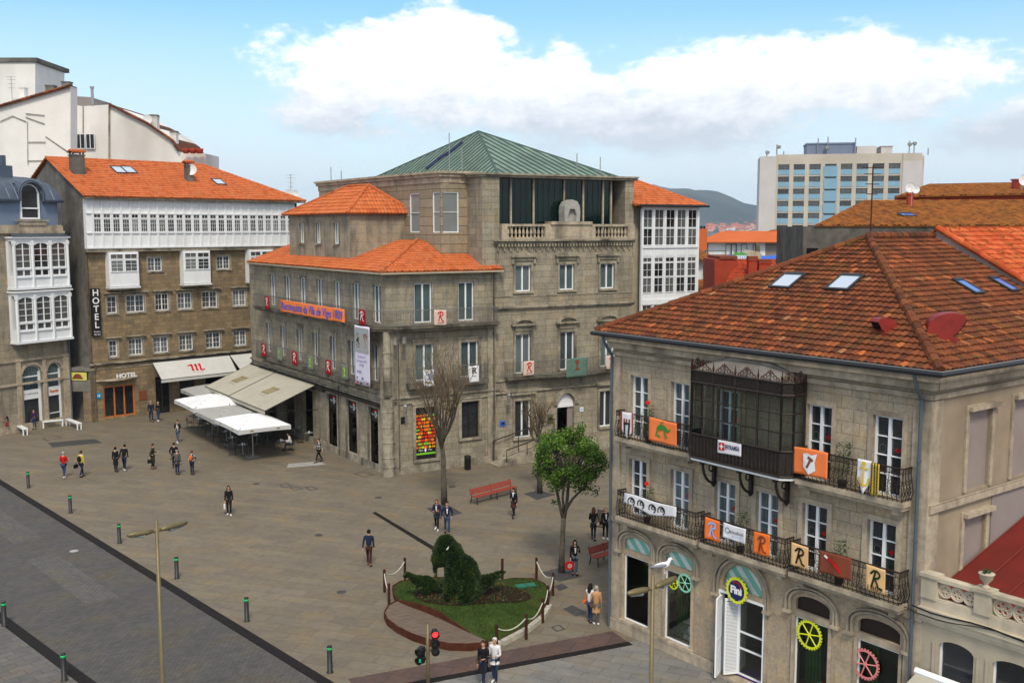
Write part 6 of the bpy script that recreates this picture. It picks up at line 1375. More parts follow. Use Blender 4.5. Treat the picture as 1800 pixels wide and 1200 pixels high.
# ================= roofs and buildings beyond, right
def extr(t,name,mat,Y,px,depth):P = [GY(u,v,Y) for u,v in px]; mb = MB(); mb.prism(P[::-1],(0,depth,0)); return mb.build(name,M[mat],t)
def slope(t,name,mat,pts,**k):return tile_roof(name,pts,pts[0],pts[1],t,mat,**k)
def background():
 Y = 62.; t = thing('dark_walled_building','long building with dark stained wall and lichen-yellow tiled roof behind the corner house','building',GY(1500,450,Y))
 extr(t,'wall','concrete_dark',Y,[(1412,398),(1900,398),(1900,520),(1412,520)],.4)
 mb = MB(); a = GY(1412,398,Y+.4); mb.prism([a,a+Vector((0,0,-5)),a+Vector((1.5,12,-5)),a+Vector((1.5,12,0))],(.3,0,0)); mb.build('side_wall',M['concrete_dark'],t)
 A = GY(1432,397,Y-.1); B = GY(1900,397,Y-.1); C_ = GY(1900,349,Y+8); D = GY(1520,354,Y+8); slope(t,'roof','tile_moss',[A,B,C_,D],rl=.36,cw=.26,amp=.04,lip=.04,K=3)
 mb = MB(); mb.prism([GY(1519,354,Y+8),GY(1900,349,Y+8),GY(1900,398,Y+8.0),GY(1519,398,Y+8.0)][::-1],(0,.3,0)); mb.build('back_wall',M['red_paint'],t)
 n = (B-A).cross(D-A).normalized(); c0 = Vector((0,0,CAMH)); onp =lambda u,v:c0+ray(u,v)*((A-c0).dot(n)/ray(u,v).dot(n)); skylight(t,onp(1594,380),(1,0,0),(D-A).cross(Vector((1,0,0))).cross(Vector((1,0,0))) if False else Vector((1,0,0)).cross(n)*(-1 if Vector((1,0,0)).cross(n).z<0 else 1),.9,1.0,'skylight_blue')
 chimney(t,onp(1599,363)-Vector((0,0,.4)),.32,.32,1.15,'red_paint')
 # small porch in the dark wall: near-black plate for the shade inside it
 mb = MB(); P0 = GY(1418,436,Y-.02); P1 = GY(1437,449,Y-.02); mb.prism([P0,Vector((P1.x,P1.y,P0.z)),P1,Vector((P0.x,P1.y,P1.z))],(0,-.02,0)); mb.build('opening',M['dark'],t)
 t = thing('upper_roof_building','higher tiled roof with an orange-red wall strip and dark red chimneys, upper right','building',GY(1700,350,71)); Y = 71.5
 extr(t,'wall','red_paint',Y,[(1576,344),(1900,338),(1900,372),(1576,372)],.4)
 A = GY(1574,346,Y-.3); B = GY(1900,340,Y-.3); C_ = GY(1900,318,Y+7); D = GY(1632,325,Y+7); slope(t,'roof','tile_moss',[A,B,C_,D],rl=.36,cw=.26,amp=.04,lip=.04,K=2)
 q = GY(1785,332,Y+3); chimney(t,q-Vector((0,0,.3)),.42,.42,.9,'duct_red')
 antenna('white dish antenna beside a red chimney on the lichened roof',GY(1602,362,Y-8),1.3,'dish',dishes=((-.2,1.1,.3),(.15,1.0,.25)))
 antenna('round white dish by the far chimney at the right edge',GY(1797,334,Y+2),.5,'dish',dishes=((.0,.7,.4),))
 antenna('tall thin rusty aerial mast behind the tiled corner roof',GY(1530,416,44),3.0,mat='rust_iron')
 # neighbour of the corner house, higher orange roof
 t = thing('neighbour_house','adjoining house with brighter orange-red tiled roof and weeds, right edge','house',(20,42,0)); ex = Vector((DH.e.x,DH.e.y,0)); ey = Vector((DW.e.x,DW.e.y,0))
 T = Vector((17.0,41.2,15.98)); Bt = T+ex*7.6+Vector((0,0,-.55*7.6)); Bt2 = Bt+ey*14; T2 = T+ey*14; back = T-ex*7.6+Vector((0,0,-4.2))
 tile_roof('roof',[Bt,Bt2,T2,T],Bt,Bt2,t,'tile_next',.36,.27,.05,.04,4); tile_roof('roof',[back+ey*14,back,T,T2],back+ey*14,back,t,'tile_next',.5,.4,.05,.04,2)
 for a in (T,):ridge(t,a+Vector((0,0,.02)),Bt,'tile_next',.11,'verge_tiles')
 mb = MB(); lo = 7; mb.prism([T+Vector((0,0,-.12)),Bt+Vector((0,0,-.12)),Bt-Vector((0,0,lo)),back-Vector((0,0,lo)),back+Vector((0,0,-.12))],ey*13.8); mb.build('wall',M['plaster_grey'],t)
 rg = random.Random(6); mb = MB(); nn = (Bt2-Bt).cross(T-Bt).normalized(); nn = nn if nn.z>0 else -nn
 for k in range(55):
  c = T.lerp(Bt,rg.random())+ey*rg.uniform(.3,9)+nn*.08
  for j in range(9):d = Vector((rg.uniform(-1,1),rg.uniform(-1,1),rg.uniform(.3,1.5))).normalized()*rg.uniform(.05,.16); w = d.orthogonal().normalized()*.02; mb.face([c-w,c+w,c+d])
 o = mb.build('weeds',M['weed'],t)
 # white gallery-side oddities in the gap: little house, red roofs, long orange roof
 Y = 98.; t = thing('small_white_house','small white house with mossy tiled roof tucked right of the glazed galleries','house',GY(1240,490,Y)); extr(t,'wall','party_white',Y,[(1190,458),(1255,458),(1255,540),(1190,540)],6)
 A = GY(1190,458,Y-.8); B = GY(1265,458,Y-.8); C_ = GY(1232,440,Y+3); D = GY(1190,440,Y+3); slope(t,'roof','tile_moss',[A,B,C_,D],rl=.4,cw=.3,amp=.06,lip=.05,K=2)
 window(t,Fr((GY(1240,480,Y).x,Y),0),0,GY(1240,488,Y).z,.75,1.3,'cross','pane_matte',o=.03)
 t = thing('mossy_lean_to','low mossy lean-to roof below the small white house','building',GY(1240,520,90)); A = GY(1190,522,88); B = GY(1290,522,88); C_ = GY(1262,492,95); D = GY(1190,492,95); slope(t,'roof','tile_moss',[A,B,C_,D],rl=.4,cw=.3,amp=.06,lip=.05,K=2); extr(t,'wall','cream',89,[(1190,523),(1286,523),(1286,560),(1190,560)],4)
 Y = 84.; t = thing('red_roofed_building','red tiled building with dark red chimney blocks in the gap behind the corner roof','building',GY(1320,500,Y)); extr(t,'wall','red_paint',Y,[(1256,456),(1296,456),(1296,540),(1256,540)],5)
 A = GY(1270,512,Y-5); B = GY(1440,512,Y-5); C_ = GY(1440,455,Y+2); D = GY(1294,457,Y+2); slope(t,'roof','tile_red',[A,B,C_,D],rl=.36,cw=.3,amp=.05,lip=.05,K=3)
 for u,v,w in ((1343,463,.95),(1376,462,.9),(1391,458,.8),(1322,458,.7)):q = GY(u,v,Y-1.5); chimney(t,q+Vector((0,0,-1.6)),w,.7,1.6,'red_paint',cap='cloth_brown')
 mb = MB(); A = GY(1266,456,Y-.1); B = GY(1296,455,Y-.1); mb.prism([A,B,B+Vector((0,0,.22)),A+Vector((0,0,.22))],(0,5.5,0)); mb.build('roof_slab',M['cloth_brown'],t)
 Y = 135.; t = thing('long_white_building','long low white building with smooth orange roof and thin arched frames below the far town','building',GY(1300,450,Y)); extr(t,'wall','white',Y,[(1200,424),(1345,424),(1345,520),(1200,520)],8); extr(t,'side_wall','plaster_grey',Y+.1,[(1345,425),(1425,425),(1425,520),(1345,520)],8)
 mb = MB(); mb.prism([GY(1224,425,Y-1),GY(1414,425,Y-1),GY(1412,404,Y+4),GY(1357,404,Y+4),GY(1350,406,Y+4),GY(1270,406,Y+4)][::-1],(0,0,-.1)); mb.build('roof',M['orange_sheet'],t)
 mb = MB()
 for u0 in (1276,1285,1303,1324):
  c = GY(u0+5,444,Y-.5); mb.tube([GY(u0,455,Y-.5),GY(u0,432,Y-.5)]+[GY(u0+5-5*cos(pi*i/8),432-4*sin(pi*i/8),Y-.5) for i in range(1,8)]+[GY(u0+10,432,Y-.5),GY(u0+10,455,Y-.5)],.06,4)
 for u in (1228,1240,1244,1294):mb.tube([GY(u,455,Y-.5),GY(u,425,Y-.5)],.08,4)
 mb.tube([GY(1226,441,Y-.5),GY(1276,441,Y-.5)],.05,4); mb.tube([GY(1226,448,Y-.5),GY(1300,448,Y-.5)],.05,4); mb.build('railing',M['pipe_grey'],t)
 mb = MB(); mb.prism([GY(1329,428,Y-1.5),GY(1336,428,Y-1.5),GY(1336,455,Y-1.5),GY(1329,455,Y-1.5)][::-1],(0,.6,0)); mb.build('chimney',M['cornice_dark'],t)
 for k,(u0,u1,v0,v1,mt,lb) in enumerate(((1292,1312,443,450,'green_ink','small green sheet stretched on the terrace beyond the red roofs'),(1340,1358,449,456,'tarp_blue','left blue tarpaulin lying behind the red chimneys'),(1358,1382,448,456,'tarp_blue','wider blue tarpaulin in the middle behind the red chimneys'),(1396,1404,448,458,'tarp_blue','small upright blue tarpaulin at the right end of the red roofs'),(1262,1295,448,453,'tarp_blue','thin blue sheet on the flat roof below the white arches'))):
  q = thing('tarpaulin',lb,'tarpaulin',GY(u0,v1,108),group='sheets on the roofs beyond'); mb = MB(); n = 6; W = [GY(u0+(u1-u0)*i/n,v1,108) for i in range(n+1)]; h = GY(u0,v0,108).z-GY(u0,v1,108).z
  for i in range(n):mb.prism([W[i]+Vector((0,.1*sin(i*2),0)),W[i+1]+Vector((0,.1*sin(i*2+2),0)),W[i+1]+Vector((0,.7,h*(.85+.15*sin(i*2.3)))),W[i]+Vector((0,.7,h*(.85+.15*sin(i*2.3-2.3))))],(0,.05,0))
  mb.build('sheet',M[mt],q)
 t = thing('glass_lantern_roof','small slatted glass roof light beside the blue sheets','roof light',GY(1305,455,107)); mb = MB(); rb = MB(); a,b,c,d = GY(1294,455,105),GY(1318,455,105),GY(1312,449,107),GY(1296,449,107); mb.prism([a,b,c,d],(0,0,-.1)); mb.build('glass',M['pane_matte'],t)
 for i in range(6):rb.tube([a.lerp(b,i/5),d.lerp(c,i/5)],.04,4)
 rb.build('glazing_bars',M['white'],t)
 t = thing('terrace_shed','small grey stone gable standing between the green sheet and the blue tarpaulins','shed',GY(1325,455,110)); extr(t,'wall','granite_trim_house',110,[(1313,446),(1322,440),(1334,442),(1341,450),(1341,462),(1313,462)],3)
 t = thing('orange_chimney_block','broad orange chimney block with three small flues beside the white galleries','chimney',GY(1234,420,120)); extr(t,'wall','orange_sheet',120,[(1215,404),(1243,402),(1243,440),(1215,440)],3); mb = MB()
 for u in (1228,1233,1238):q = GY(u,402,121); mb.tube([q,q+Vector((0,0,.3))],.14,6)
 mb.build('flues',M['black_iron'],t)
M['weed'] = newmat('weeds',(.10,.13,.02),.8); M['orange_sheet'] = worn('orange_roof_sheet',(.50,.12,.035),.1,.8,.6); M['tarp_blue'] = newmat('blue_tarpaulin',(.02,.12,.55),.5)
background()
# ================= tall block with blue panels
def tower_block():
 t = thing('tower_block','tall cream block with rows of dark windows over light blue panels, right skyline','apartment block',(80,277,0)); f = Fr((66.2,277),-11.0); z0 = -5; zt = 35.0; fh = 3.2; x0 = 4.2; cw = 4.0
 mb = MB(); mb.box(f,0,x0,-14,.4,z0,34.8); mb.build('end_wall',M['tower_white'],t); mb = MB(); mb.box(f,36.2,41.0,-14,.4,z0,33.2); mb.build('end_wall',M['tower_white'],t)
 mb = MB(); mb.box(f,x0,36.2,-14,-.3,z0,35.0); mb.box(f,36.2,40.9,-14,.3,33.2,35.2); mb.box(f,41.0,42.2,-14,-4,z0,34.8)
 for r in range(8):zb = zt-3.65-fh*r; mb.box(f,x0,36.2,-.3,.0,zb+1.32,(zb+1.72) if r else zt+.25)
 for c in range(9):x = x0+cw*c; mb.box(f,x-.55,x+.55,-.3,.12,z0,zt-2.0)
 mb.build('wall',M['tower_cream'],t)
 for r in range(8):
  zb = zt-3.65-fh*r
  for c in range(8):
   x = x0+cw*(c+.5); mb = MB(); q = c==3
   if q:mb.box(f,x-cw/2+.3,x+cw/2-.3,-.28,.35,zb-2.0,zb+.75)
   else:mb.box(f,x-cw/2+.56,x+cw/2-.56,-.28,.10,zb-1.46,zb-.10)
   mb.build('blue_panel',M['tower_blue'],t); window(t,f,x,zb+.78 if q else zb,cw-1.3,.5 if q else 1.36,'far','pane_tower',o=-.2,fm='tower_frame')
 mb = MB(); mb.box(f,12.2,24.6,-12,-3,35,38.0); mb.box(f,12.0,24.8,-12.2,-2.8,38.0,38.4); mb.build('plant_room',M['tower_slate'],t)
 mb = MB(); mb.box(f,25,30,-12,-3,35,37.4); mb.build('plant_room',M['tower_white'],t); mb = MB(); mb.box(f,31.2,34,-12,-3,35,37.2); mb.box(f,31,34.2,-12.2,-2.8,37.2,37.4); mb.build('plant_room',M['tower_white'],t)
 mb = MB()
 for s,h in ((1.8,1.6),(4.4,3.2),(6.2,1.3),(15,4.6),(17.5,5),(38,3.6),(39.2,3.4),(42.7,1.6),(24.5,4.6)):mb.tube([f.P(s,-2,34.8),f.P(s,-2,34.9+h)],.16,4)
 for s,z in ((2.0,36.0),(4.9,37.4),(39.3,37.8),(38.1,37.6),(17.2,37)):mb.lathe(f.P(s,-2,z),[(.2,-.5),(.6,-.2),(.6,.3),(.1,.5)],8)
 mb.build('roof_antennas',M['steel'],t)
for n_,c_ in (('white',(.54,.51,.50)),('cream',(.50,.45,.38)),('blue',(.22,.38,.50)),('slate',(.17,.21,.30))):M['tower_'+n_] = worn('tower_'+n_,c_,.08,.9,.25,dirt=(tuple(x*.7 for x in c_),.5))
M['tower_frame'] = newmat('tower_frame',(.07,.065,.06),.6)
tower_block()
# ---------------------------------------------------------------- things on and around the museum front
def museum_extras():
 b = part('balcony',mus,CR.P(13,0,5.7)); mb = MB(); pts = [(8.6,.02),(8.6,.55),(11.2,.55),(12.0,.85),(13.7,1.0),(15.4,.85),(16.2,.55),(18.6,.55),(18.6,.02)]
 mb.prism([CR.P(s,o,5.82) for s,o in pts],(0,0,-.16)); mb.prism([CR.P(13.6+(s-13.6)*.99,max(.02,o-.12),5.659) for s,o in pts],(0,0,-.13)); mb.build('balcony_slab',M['cornice_dark'],b)
 railing(b,[CR.P(s,max(.08,o-.06),0) for s,o in pts],5.84,6.9,'rail_grey',.12,.011)
 r = thing('access_ramp','stone ramp with dark handrails rising to the museum door beside the small bare tree','ramp',CR.P(10,1,0)); mb = MB(); mb.prism([CR.P(7.4,1.5,.02),CR.P(12.6,1.5,.02),CR.P(12.6,1.5,1.25),CR.P(7.6,1.5,.15)],Vector((-CR.o.x,-CR.o.y,0))*1.36); mb.build('ramp_body',M['granite_trim'],r)
 for o,z,a in ((1.42,0,8.0),(.25,.55,7.6)):
  mb = MB(); h =lambda s:.1+(s-7.6)*.22; mb.tube([CR.P(a,o,h(a)+.9+z),CR.P(12.5,o,h(12.5)+.9+z)],.04,6); z<.1 and mb.tube([CR.P(a,o,h(a)+.45),CR.P(12.5,o,h(12.5)+.45)],.025,5)
  for s in (a,9.6,11.2,12.5):mb.tube([CR.P(s,o,h(s)-.1),CR.P(s,o,h(s)+.9+z)],.028,5)
  mb.build('handrail',M['brown_iron'],r)
 for s,z,w,h,mt,lb in ((8.48,2.45,.42,.38,'blue_ink','small blue plate on the granite wall left of the white museum window'),(12.3,2.3,.5,.62,'dirty_green','greenish bronze plaque left of the arched museum door'),(14.95,2.9,.3,.32,'cloth_white','little pale plate right of the arched museum door'),(.95,3.35,.42,.42,'signal_black','small black square sign beside the rounded corner pier')):
  q = thing('wall_plaque',lb,'plaque',CR.P(s,.01,z)); mb = MB(); mb.box(CR,s-w/2,s+w/2,.01,.05,z,z+h); mb.build('plate',M[mt],q); mb = MB(); mb.box(CR,s-w*.3,s+w*.3,.051,.055,z+h*.3,z+h*.7); mb.build('inset',M['pane_dark' if mt!='cloth_white' else 'lightblue_ink'],q)
M['dirty_green'] = worn('greened_bronze',(.09,.11,.03),.3,.6,5)
museum_extras()
# ---------------------------------------------------------------- flags and banners
def flags():
 D = DH; o = .70; GH = 'flags hung on the balconies of the corner house'
 def emblem(kind):
  def f(t,fn):
   if kind=='castle':
    strokes(t,fn,'emblem','wood_dark',[[(-.13,-.85),(-.15,-.40)],[(.13,-.85),(.15,-.40)],[(-.17,-.42),(.17,-.42)]],.09); strokes(t,fn,'merlons','cloth_brown',[[(x,-.38),(x,-.26)] for x in (-.15,0,.15)],.08); [strokes(t,fn,'border','cloth_red',[[(q,0),(q,-.7)]],.07) for q in (-.30,.30)]
   if kind=='beast':
    strokes(t,fn,'emblem','green_ink',[arc(0,-.42,.26,.22,170,10,9),[(.24,-.38),(.36,-.30)],[(-.24,-.40),(-.30,-.62)],[(-.22,-.60),(-.14,-.64)],[(.10,-.35),(.16,-.58),(.22,-.6)]],.075); strokes(t,fn,'emblem_body','green_ink',[arc(0,-.36,.14,.08,180,0,5)],.14,.023); strokes(t,fn,'emblem_tail','green_ink',[arc(.02,-.16,.10,.10,200,60,6)],.03,.024)
   if kind=='shield':
    mb = MB(); mb.face([fn(x,z,.022) for x,z in [(-.25,-.18),(-.08,-.14),(.08,-.2),(.28,-.12),(.20,-.40),(.24,-.66),(0,-.82),(-.24,-.60)]][::-1]); mb.build('shield',M['cloth_white'],t); strokes(t,fn,'emblem','cloth_brown',[[(-.08,-.60),(.06,-.32)],[(-.04,-.28),(.12,-.36)]],.085,.026)
   if kind=='anchor':
    strokes(t,fn,'emblem','yellow_ink',[[(0,-.14),(0,-.78)],[(-.14,-.26),(.14,-.26)],arc(0,-.55,.17,.24,180,360,8),arc(0,-.12,.05,.05,0,360,8)],.055)
   if kind=='scroll':
    P = []
    for c in (-.95,-.45,.15,.6):P.append(arc(c,-.27,.17,.15,210,-60,10)); P.append(arc(c+.04,-.24,.07,.07,240,-60,7))
    strokes(t,fn,'scrollwork','black_ink',P,.045)
   if kind=='efi':
    mb = MB(); mb.face([fn(x,z,.022) for x,z in [(-.44,-.08),(-.44,-.34),(-.20,-.34),(-.20,-.08)]]); mb.build('red_square',M['red_ink'],t); strokes(t,fn,'cross','white_ink',[[(-.32,-.13),(-.32,-.29)],[(-.39,-.21),(-.25,-.21)]],.045,.026); letters(t,fn,'lettering','blue_dark','EFITRAMSA',.2,.14,-.21,fit=.62,bold=.006)
   if kind=='ele':strokes(t,fn,'ring_mark','pipe_grey',[arc(-.30,-.22,.09,.09,0,360,12)],.022); letters(t,fn,'lettering','pipe_grey','eleukon',.2,.10,-.22,fit=.60); strokes(t,fn,'small_print','lightblue_ink',[[(-.1,-.36),(.3,-.36)]],.02)
   if kind.startswith('R'):
    mt,sub = {'Rblue':('lightblue_ink',None),'Rblack':('cloth_brown',None),'Rtan':('black_ink','\u2013\u2013'),'R1809':('black_green','1809')}[kind]
    h = .55; strokes(t,fn,'letter_R',mt,[[(x,z-.37) for x,z in p] for p in script_R(h)],.06)
    if kind=='R1809':letters(t,fn,'date','black_ink','1809',.2,0,-.66,fit=.46)
   if kind=='brown':strokes(t,fn,'emblem','red_ink',[[(-.34,-.12),(-.05,-.28),(.12,-.42)],[(.05,-.30),(.22,-.52)]],.09); strokes(t,fn,'emblem_head','white_ink',[[(-.36,-.12),(-.28,-.17)]],.08,.026)
  return f
 for (s,zt,w,h,mt,k,lb,pt) in ((1.48,9.03,.64,1.0,'cloth_white','castle','pointed white pennant with brown castle tower and red edges on the upper left balcony',.32),(3.34,9.03,1.38,.86,'cloth_orange','beast','orange banner with green curling beast on the upper left balcony',0),(9.76,9.06,1.3,.86,'cloth_orange','shield','orange banner with ragged white shield on the upper right balcony',0),(11.7,9.06,.48,1.06,'cloth_white','anchor','pointed white pennant with gold anchor on the upper right balcony',.45),(2.74,5.92,2.7,.55,'cloth_white','scroll','long white cloth with black scrollwork on the lower left balcony',.35),(5.80,5.90,.66,.76,'cloth_orange_bright','Rblue','bright orange flag with pale blue R left of the white sponsor banner',0),(6.80,5.90,.98,.52,'cloth_white','ele','white eleukon banner on the lower middle balcony',0),(7.96,5.90,.66,.74,'cloth_orange_bright','Rblack','bright orange flag with dark R at the right of the lower middle balcony',0),(9.48,5.90,.64,.74,'cloth_tan','Rtan','tan flag with black R at the left end of the lower right balcony',0),(10.8,5.92,1.16,.70,'cloth_brown','brown','brown cloth with red figure in the middle of the lower right balcony',0),(12.22,5.90,.64,.76,'cloth_tan','R1809','tan flag with R and date 1809 at the right end of the lower right balcony',0)):
  banner('balcony_flag',lb,D,s,zt,w,h,mt,o,GH,emblem(k),.035,pt,'flag')
 banner('banner','white EFITRAMSA banner with red square on the dark iron gallery',D,6.76,8.85,1.02,.45,'cloth_white',1.03,GH,emblem('efi'),.008,0)
 def stripes(t,fn):strokes(t,fn,'black_stripes','black_ink',[[(x,0),(x,-.9)] for x in (-.09,.0,.09)],.035); strokes(t,fn,'gold_marks','gold_ink',[[(-.13,z),(.13,z)] for z in [-.1*i for i in range(1,9)]],.02,.025)
 banner('balcony_flag','narrow black and gold striped cloth beside the anchor pennant',D,12.08,9.04,.27,.95,'yellow_ink',.72,GH,stripes,.02,0,'flag')
 for s,z,fl,lb in ((2.3,7.95,1,'potted plant with red bloom on the upper left balcony of the corner house'),(10.75,7.95,0,'pale leafy potted plant on the upper right balcony of the corner house'),(2.3,4.85,1,'potted plant with small red bloom on the lower left balcony of the corner house'),(6.8,4.85,0,'bushy potted plant on the lower middle balcony behind the white banner'),(10.75,4.85,0,'dark potted plant on the lower right balcony behind the brown cloth')):pot_plant(lb,DH.P(s,.38,z),1.45,bool(fl),int(s*10+z))
 # cultural centre: red R flags, green leaf flags, long orange banner, hanging poster
 GC = 'festival flags on the long balconies of the cultural centre'
 def Rw(t,fn):strokes(t,fn,'letter_R','white_ink',[[(x*1.35,z-.42) for x,z in p] for p in script_R(.62)],.06)
 def leafy(t,fn):strokes(t,fn,'leaf_print','lime_ink',[[(-.12,-.25),(.10,-.22)],[(-.05,-.35),(.14,-.38)],[(0,-.2),(0,-.72)],[(-.1,-.74),(.12,-.74)]],.12)
 for s,z,mt,fn_,lb in ((-18.55,10.72,'cloth_red',Rw,'dark red R flag at the far end of the upper long balcony'),(-1.6,10.78,'cloth_red',Rw,'dark red R flag by the corner above the hanging poster'),(-19.75,6.88,'cloth_red',Rw,'dark red R flag, farthest on the lower long balcony'),(-16.45,6.88,'cloth_grey',leafy,'grey-green leaf flag, farthest of three on the lower balcony'),(-13.4,6.88,'cloth_red',Rw,'dark red R flag in the middle of the lower long balcony'),(-10.45,6.88,'cloth_grey',leafy,'grey-green leaf flag, middle of three on the lower balcony'),(-7.3,6.88,'cloth_red',Rw,'dark red R flag, nearest on the lower long balcony'),(-4.6,6.88,'cloth_grey',leafy,'grey-green leaf flag nearest the hanging poster')):
  banner('balcony_flag',lb,CL,s,z-.05,1.0,1.0,mt,.95 if z>9 else.86,GC,fn_,.02,0,'flag')
 banner('banner','long orange banner with blue handwritten festival title on the upper balcony',CL,-10.0,10.58,11.6,.90,'cloth_orange',.97,GC,lambda t,fn:letters(t,fn,'lettering','blue_ink','Reconquista da Vila de Vigo 1809',.80,0,-.45,fit=10.9,bold=.012,shear=.15),.04,0)
 def poster(t,fn):
  mb = MB(); mb.face([fn(x,z,.014) for x,z in [(-1.02,-.12),(-1.02,-1.75),(1.02,-1.75),(1.02,-.12)]]); mb.build('picture_ground',M['cloth_pale'],t); P = []; rg = random.Random(12)
  for c in ((-.5,-.55),(.1,-.6),(.55,-.7),(-.2,-1.05),(.35,-1.1),(-.6,-1.2)):P.append(arc(c[0],c[1],.26,.2,rg.uniform(0,180),rg.uniform(200,360),9)); P.append([(c[0]-.2,c[1]-.1),(c[0]+.1,c[1]+.1),(c[0]+.25,c[1]-.2)])
  strokes(t,fn,'drawing','black_ink',P,.035,.02); strokes(t,fn,'drawing_blot','black_ink',[[(-.75,-.95),(-.45,-.8)],[(-.7,-1.0),(-.5,-1.0)]],.12,.022); strokes(t,fn,'drawing_red','red_ink',[arc(.5,-.75,.12,.2,0,300,8),[(.2,-1.4),(.6,-1.35)]],.04,.023); strokes(t,fn,'drawing_blue','lightblue_ink',[[(-.7,-.4),(-.1,-.32),(.6,-.42)],[(-.6,-1.5),(.7,-1.5)]],.05,.021)
  L = []
  for z,a,b in ((-2.0,-.5,.4),(-2.25,-.75,.75),(-2.42,-.6,.7)):L.append([(a,z),(b,z)])
  for i,(z,tx) in enumerate(((-2.0,'Do 28 ao 31'),(-2.28,'de marzo 2014'),(-2.52,'en Vigo'))):letters(t,fn,'print_line','purple_ink',tx,.24,-.05,z,lift=.024)
  strokes(t,fn,'small_print','purple_ink',[[(-.8,-2.95),(-.1,-2.95)],[(-.8,-3.05),(-.2,-3.05)]],.04); strokes(t,fn,'sponsor_marks','red_ink',[[(-.82,-3.72),(-.62,-3.72)],[(.7,-3.68),(.85,-3.68)]],.12); strokes(t,fn,'sponsor_marks','black_ink',[[(-.82,-3.4),(-.7,-3.4)],[(-.1,-3.4),(.15,-3.4)],[(-.4,-3.75),(-.1,-3.75)]],.09)
 banner('hanging_poster','tall white hanging poster with line drawing above and purple text below',CL,-1.55,9.68,2.2,3.85,'lilac',1.0,None,poster,.02,0,'poster')
 # right front and museum
 def Rr(t,fn):strokes(t,fn,'letter_R','red_ink',[[(x,z-.42) for x,z in p] for p in script_R(.66)],.065); strokes(t,fn,'small_date','cloth_pink_dark',[[(-.2,-.84),(.25,-.80)]],.06)
 def Rs(t,fn):letters(t,fn,'letter_R','black_ink','R',.58,0,-.32,bold=.01); strokes(t,fn,'small_print','pipe_grey',[[(-.15,-.68),(.15,-.68)]],.03)
 def pict(t,fn):strokes(t,fn,'picture','lightblue_ink',[[(-.2,-.3),(.1,-.4)],[(-.1,-.6),(.2,-.55)]],.10); strokes(t,fn,'picture','gold_ink',[[(-.2,-.8),(.2,-.85)]],.10)
 def keyh(t,fn):strokes(t,fn,'emblem','cloth_brown',[arc(0,-.30,.10,.10,0,360,8),[(0,-.3),(0,-.8)],[(-.14,-.80),(.14,-.80)]],.13)
 banner('balcony_flag','pale pink flag with red R and date on the upper corner balcony',CR,3.36,10.72,.88,1.0,'cloth_pink',.93,GC,Rr,.015,0,'flag'); banner('balcony_flag','white flag with black R on the small balcony behind the bare tree, right',CR,5.95,6.85,.72,1.1,'cloth_white',.66,GC,Rs,.015,0,'flag')
 banner('balcony_flag','white picture flag on the small balcony behind the twigs of the bare tree',CR,2.62,6.85,.78,1.1,'cloth_white',.66,GC,pict,.015,0,'flag'); GM = 'flags on the museum balcony'
 banner('balcony_flag','pale pink flag with red R on the left of the museum balcony',CR,10.2,6.9,.85,1.0,'cloth_pink',.62,GM,Rr,.02,0,'flag'); banner('balcony_flag','large grey-green cloth with rusty keyhole shape on the museum balcony',CR,13.85,6.95,1.75,1.35,'cloth_green',1.06,GM,keyh,.03,0,'flag')
 banner('balcony_flag','pale pink flag with red R at the museum balcony end beside the corner house',CR,17.1,6.9,.85,1.0,'cloth_pink',.62,GM,Rr,.02,0,'flag')
M['black_green'] = newmat('black_green_ink',(.01,.03,.012),.7); M['cloth_pink_dark'] = newmat('faded_pink_ink',(.42,.22,.18),.7)
flags()
# ---------------------------------------------------------------- cog wheels and shop sign of the sweet shop
def cog(label,s,z,r,mt,o=-.04,teeth=28,a0=0,a1=360):
 t = thing('cog_wheel',label,'cog wheel',DH.P(s,o,z),group='painted cog wheels in the shop windows'); mb = MB(); F =lambda rr,a,d=0:DH.P(s+rr*cos(a),o+d,z+rr*sin(a))
 n = teeth*4
 for i in range(n):
  a,b = 2*pi*i/n,2*pi*(i+1)/n; ro = r if i%4<2 else r*.91; q = [F(r*.80,a),F(ro,a),F(ro,b),F(r*.80,b)]; mb.face(q); mb.face([p+Vector((DH.o.x,DH.o.y,0))*-.03 for p in q[::-1]]); mb.face([q[1],q[1]-Vector((DH.o.x,DH.o.y,0))*.03,q[2]-Vector((DH.o.x,DH.o.y,0))*.03,q[2]])
 for k in range(6):a = k*pi/3+.2; mb.tube([F(0,a,-.015),F(r*.82,a,-.015)],r*.045,4)
 mb.tube([F(0,0,-.04),F(0,0,.01)],r*.12,10); mb.build('wheel',M[mt],t)
cog('mint cog wheel behind the gull in the second shop window',4.0,2.95,.36,'gear_mint',.09); cog('small yellow cog wheel overlapping the mint one beside the lamp head',3.45,2.8,.24,'gear_yellow',.12,18)
cog('bright yellow cog wheel with six spokes in the window right of the door',9.45,2.72,.50,'gear_yellow',.02); cog('pink cog wheel in the rightmost shop window',11.55,2.45,.50,'gear_pink',.02)
t = thing('shop_sign','oval dark Fini sign inside a yellow toothed ring above the shop door','sign',DH.P(6.52,.16,3.5)); mb = MB(); F =lambda rr,a,d=0:DH.P(6.52+rr*cos(a),.2+d,3.42+rr*1.05*sin(a))
for i in range(80):
 a,b = 2*pi*i/80,2*pi*(i+1)/80; ro = .47 if i%4<2 else.43; q = [F(.36,a),F(ro,a),F(ro,b),F(.36,b)]; mb.face(q); mb.face([q[1],q[1]-Vector((DH.o.x,DH.o.y,0))*.06,q[2]-Vector((DH.o.x,DH.o.y,0))*.06,q[2]])
mb.build('toothed_ring',M['gear_yellow'],t); mb = MB(); mb.prism([F(.33,2*pi*i/20) for i in range(20)],Vector((-DH.o.x,-DH.o.y,0))*.06); mb.build('panel',M['blue_dark'],t)
